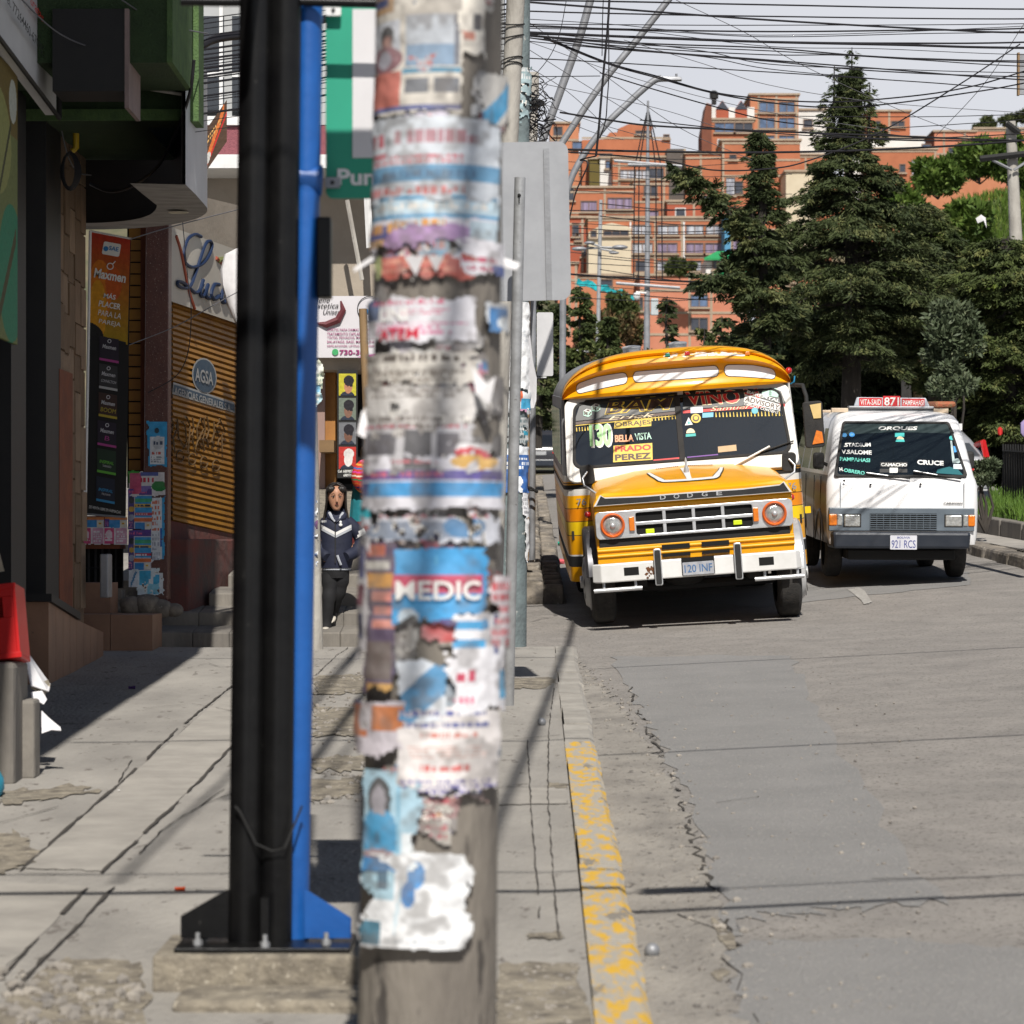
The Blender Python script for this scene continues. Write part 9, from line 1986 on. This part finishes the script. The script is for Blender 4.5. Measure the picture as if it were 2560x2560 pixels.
q = MB(); c = W(853, 1310, -.098); q.ball((c.x, c.y, c.z + .018), .012, M_WHITE, 8, 6, sc=(1, .3, 1)); q.ball((c.x, c.y, c.z - .008), .014, M_WHITE, 8, 6, sc=(1.2, .3, 1)); q.build('crest', jacket)
q = MB(); q.text('LIBERTY', .075, .018, M_WHITE, page(W(808, 1304, -.092)), .02); q.build('lettering', jacket)
q = MB(); q.tube([W(845, 1388, -.11), W(850, 1402, -.112), W(854, 1412, -.105)], .012, M_GREYC, 6); q.build('pocket_trim', jacket)
q = MB(); q.tube([W(824, 1282, -.03), W(832, 1296, -.075), W(840, 1304, -.088)], .014, M_GREYC, 6); q.tube([W(858, 1282, -.03), W(850, 1296, -.075), W(842, 1304, -.088)], .012, M_GREYC, 6); q.build('hood_lining', jacket)
q = MB(); q.box(tuple(W(838.5, 1408, -.105)), tuple(W(841, 1308, -.1) + Vector((0, .02, 0))), M_BLK); q.build('zip', jacket)
tr = MB(); tr.loft([ell(W(839, y, .03), rx, ry) for y, rx, ry in ((1445, .10, .09), (1428, .125, .1), (1408, .128, .1))], M_BLKT)
tr.tube(smooth_path([W(826, 1428, .03), W(824, 1470, .01), W(822, 1505, -.02), W(817, 1545, 0), W(815, 1568, .0)], 4), [.078] * 4 + [.066] * 4 + [.054] * 4 + [.050] * 4 + [.054], M_BLKT, 14)
tr.tube(smooth_path([W(852, 1428, .04), W(850, 1465, .05), W(842, 1495, .07), W(832, 1525, .14), W(828, 1545, .15)], 4), [.078] * 4 + [.064] * 4 + [.052] * 4 + [.048] * 4 + [.048], M_BLKT, 14)
tr.build('trousers', b_, smooth=60)
sh_ = MB(); sh_.loft([ell(W(850 - 10, 1425, .03), .132, .108), ell(W(840, 1418, .03), .134, .108)], M_GREYC, caps=False); sh_.build('shirt_hem', b_)
for x, y, dy in ((815, 1577, -.03), (828, 1549, .13)):
 s = MB(); c = W(x, y, dy); s.loft([[(c.x + rx * math.cos(t), c.y + yo + .02 * math.sin(t), c.z + zo + .03 * math.sin(t)) for t in seq(0, 5.9, 13)] for yo, rx, zo in ((.06, .02, .02), (.03, .036, .018), (-.04, .04, .008), (-.09, .036, .0), (-.115, .015, -.004))], pm('cream_shoe', (.58, .54, .46), (.5, .46, .4), 9, .6)); s.build('shoe', b_, smooth=60)
for sx in (-1, 1):
 e = MB(); c = HM @ Vector((sx * .078, 0, -.04)); e.ball(c, .006, flat('gold_earring', (.6, .45, .15), .3, .8), 8, 6); e.build('earring', b_)
# --- woman beyond, back turned, carrying a striped bundle
WD_ = 29.6; wb = U(925, 1372, WD_)
wm = thing('person', 'woman in a teal shawl carrying a striped bundle, half hidden by the poster pole', 'person', tuple(wb))
def Wp(px, py, dy=0.): return U(px, py, WD_) + Vector((0, dy, 0))
def Wl(px, py, dy, r_): p = Wp(px, py, dy) - wb; return ((p.x, p.y, p.z), r_)
skinned('body', [[Wl(925, 1290, .0, .11), Wl(925, 1240, 0, .1), Wl(925, 1200, 0, .09), Wl(925, 1178, 0, .04), Wl(925, 1160, -.02, .045)], [Wl(925, 1200, 0, .09), Wl(898, 1208, 0, .045), Wl(894, 1250, -.05, .035), Wl(912, 1240, -.14, .025)], [Wl(925, 1200, 0, .09), Wl(952, 1208, 0, .045), Wl(956, 1250, -.05, .035), Wl(938, 1240, -.14, .025)], [Wl(925, 1290, .0, .11), Wl(916, 1330, 0, .06), Wl(915, 1368, -.03, .035)], [Wl(925, 1290, .0, .11), Wl(934, 1330, 0, .06), Wl(935, 1368, -.03, .035)]], wm, M_SKIN, Wl(925, 1290, 0, 0)[0])
head(wm, Wp(925, 1142, -.02), .95, R(180), face=True, hair='long')
sk_ = MB(); nf = 40
def fold(c, rx, ry, a): return [(c.x + rx * (1 + a * math.sin(14 * 2 * math.pi * k / nf)) * math.cos(2 * math.pi * k / nf), c.y + ry * (1 + a * math.sin(14 * 2 * math.pi * k / nf)) * math.sin(2 * math.pi * k / nf), c.z) for k in range(nf)]
sk_.loft([fold(Wp(925, 1362), .235, .2, .05), fold(Wp(925, 1320), .22, .19, .05), fold(Wp(925, 1275), .17, .15, .03)], pm('dark_red_cloth', (.14, .02, .02), (.1, .015, .015), 6, .85)); sk_.build('skirt', wm, smooth=50)
sw_ = MB(); sw_.loft([fold(Wp(925, 1345), .215, .185, .05), fold(Wp(925, 1300), .20, .175, .05), fold(Wp(925, 1250), .185, .155, .03), fold(Wp(925, 1210), .165, .13, .02), fold(Wp(925, 1190), .09, .09, .01)], pm('teal_shawl', (.012, .20, .24), (.008, .15, .18), 9, .85, .3, 20)); sw_.build('shawl', wm, smooth=50)
bn2 = sheet('striped_bundle', lambda u, v: (Wp(912, 0).x + (.115 * np.sin(math.pi * v) ** .6 + .01) * np.cos(2 * math.pi * u), WD_ - .17 + (.10 * np.sin(math.pi * v) ** .6 + .01) * np.sin(2 * math.pi * u), Wp(0, 1150).z - .34 * v), 44, 40, 'c83a2a', [('p', 0, i / 9 - .1, 1, i / 9 + .12, .022, c) for i, c in enumerate(('e05a8c', 'e8a03c', '2a6ab0', 'd8409a', 'e8d8c0', '3a8a5a', 'e07030', '30307a', 'f0b050', 'c02040'))], wm, 71)
# --- vendor at the left edge, one hand through the crate handle
vd = 16.05; vb = Vector((-3.16, 16.4, gz(16.4)))
vn = thing('person', 'vendor mostly out of view at the left edge, hand gripping the red crate', 'person', tuple(vb))
HP = Mc @ Vector((-.135, -.002, .27)) - vb
def Vp(x, y, z): return (x, y, z)
sh0 = (.16, -.08, 1.28)
wr = (HP.x - .075, HP.y - .03, HP.z + .03); pm_ = (HP.x - .03, HP.y - .022, HP.z + .02)
fing = [[(pm_, .024), ((HP.x + .005 + .004 * k, HP.y - .022, HP.z + .028 - .016 * k), .0095), ((HP.x + .03 - .003 * k, HP.y - .012, HP.z + .026 - .017 * k), .0085), ((HP.x + .034 - .004 * k, HP.y + .012, HP.z + .022 - .017 * k), .007)] for k in range(4)]
skinned('body', [[((0, 0, .86), .12), ((0, 0, 1.05), .115), ((0, 0, 1.26), .11), ((0, 0, 1.38), .05), ((0, -.01, 1.46), .05)], [((0, 0, 1.26), .11), (sh0, .055), ((.2, -.22, 1.06), .042), (wr, .028), (pm_, .024)],
     [((0, 0, 1.26), .11), ((-.17, 0, 1.28), .055), ((-.24, -.05, 1.04), .042), ((-.2, -.16, .86), .028), ((-.19, -.2, .8), .024)],
     [((0, 0, .86), .12), ((.1, 0, .8), .085), ((.11, -.02, .45), .058), ((.11, 0, .08), .04), ((.11, -.1, .04), .034)], [((0, 0, .86), .12), ((-.1, 0, .8), .085), ((-.11, -.02, .45), .058), ((-.11, 0, .08), .04), ((-.11, -.1, .04), .034)],
     [(wr, .028), ((HP.x - .045, HP.y - .045, HP.z + .05), .011), ((HP.x - .01, HP.y - .04, HP.z + .05), .009)]] + fing, vn, M_SKIN, (0, 0, .86))
head(vn, vb + Vector((0, -.02, 1.56)), 1.0, R(35))
co = MB(); V_ = lambda p: vb + Vector(p)
co.loft([ell(V_((0, 0, z)), rx, ry) for z, rx, ry in ((.72, .19, .14), (.95, .19, .15), (1.2, .2, .145), (1.32, .15, .11), (1.4, .07, .07))], pm('brown_jumper', (.12, .07, .045), (.09, .05, .035), 9, .85, .3, 20)); co.tube([V_(sh0), V_((.2, -.22, 1.06)), V_(wr) + Vector((-.03, 0, .02))], [.075, .06, .042], MATS['brown_jumper'], 12); co.tube([V_((-.17, 0, 1.28)), V_((-.24, -.05, 1.04)), V_((-.2, -.15, .88))], [.075, .06, .042], MATS['brown_jumper'], 12); co.build('jumper', vn, smooth=60)
tq = MB(); tq.tube([V_((.08, 0, .82)), V_((.11, -.02, .45)), V_((.11, 0, .06))], [.105, .075, .06], M_BLKT, 14); tq.tube([V_((-.08, 0, .82)), V_((-.11, -.02, .45)), V_((-.11, 0, .06))], [.105, .075, .06], M_BLKT, 14); tq.build('trousers', vn, smooth=60)
# --- driver of the minibus and of the bus, dim behind the glass
def driver(root, x, y, z, label, cloth, inv_scale=1.0):
 Mw = Matrix.Translation(root.location) @ root.rotation_euler.to_matrix().to_4x4(); b = Mw @ Vector((x, y, z))
 t = thing('person', label, 'person', tuple(b))
 skinned('body', [[((0, 0, 0), .12), ((0, -.02, .25), .12), ((0, -.02, .44), .1), ((0, -.03, .54), .05), ((0, -.04, .60), .05)], [((0, -.02, .44), .1), ((.19, -.03, .44), .05), ((.25, -.2, .24), .04), ((.14, -.4, .28), .03)], [((0, -.02, .44), .1), ((-.19, -.03, .44), .05), ((-.25, -.2, .24), .04), ((-.14, -.4, .28), .03)], [((0, 0, 0), .12), ((.1, -.35, .02), .07), ((.1, -.42, -.3), .05)], [((0, 0, 0), .12), ((-.1, -.35, .02), .07), ((-.1, -.42, -.3), .05)]], t, M_SKIN, (0, 0, 0))
 head(t, b + Vector((0, -.05, .72)), 1.0, 0, hair='none')
 j = MB(); j.loft([ell(b + Vector((0, -.01, z_)), rx, ry) for z_, rx, ry in ((-.06, .17, .14), (.2, .19, .15), (.42, .2, .13), (.52, .12, .1), (.57, .06, .07))], cloth)
 for s in (-1, 1): j.tube([b + Vector(p) for p in ((s * .18, -.03, .45), (s * .25, -.2, .24), (s * .15, -.38, .28))], [.065, .055, .045], cloth, 10)
 j.build('jacket', t, smooth=60)
 hc = MB(); hc.ball(b + Vector((0, -.03, .78)), .1, M_HAIR, 14, 8, sc=(.85, 1, .75)); hc.build('hair', t, smooth=0)
driver(van, .42, .22, .98, 'driver in a dark red jacket behind the minibus windscreen', pm('dark_red_jacket', (.12, .012, .012), (.08, .01, .01), 5, .8))
driver(bus, .6, 1.62, 1.42, 'bus driver in pale clothes dim behind the windscreen', pm('pale_shirt', (.32, .33, .36), (.26, .27, .3), 5, .8))
for o in list(bpy.data.objects):
 if 'world_base' in o: del o['world_base']
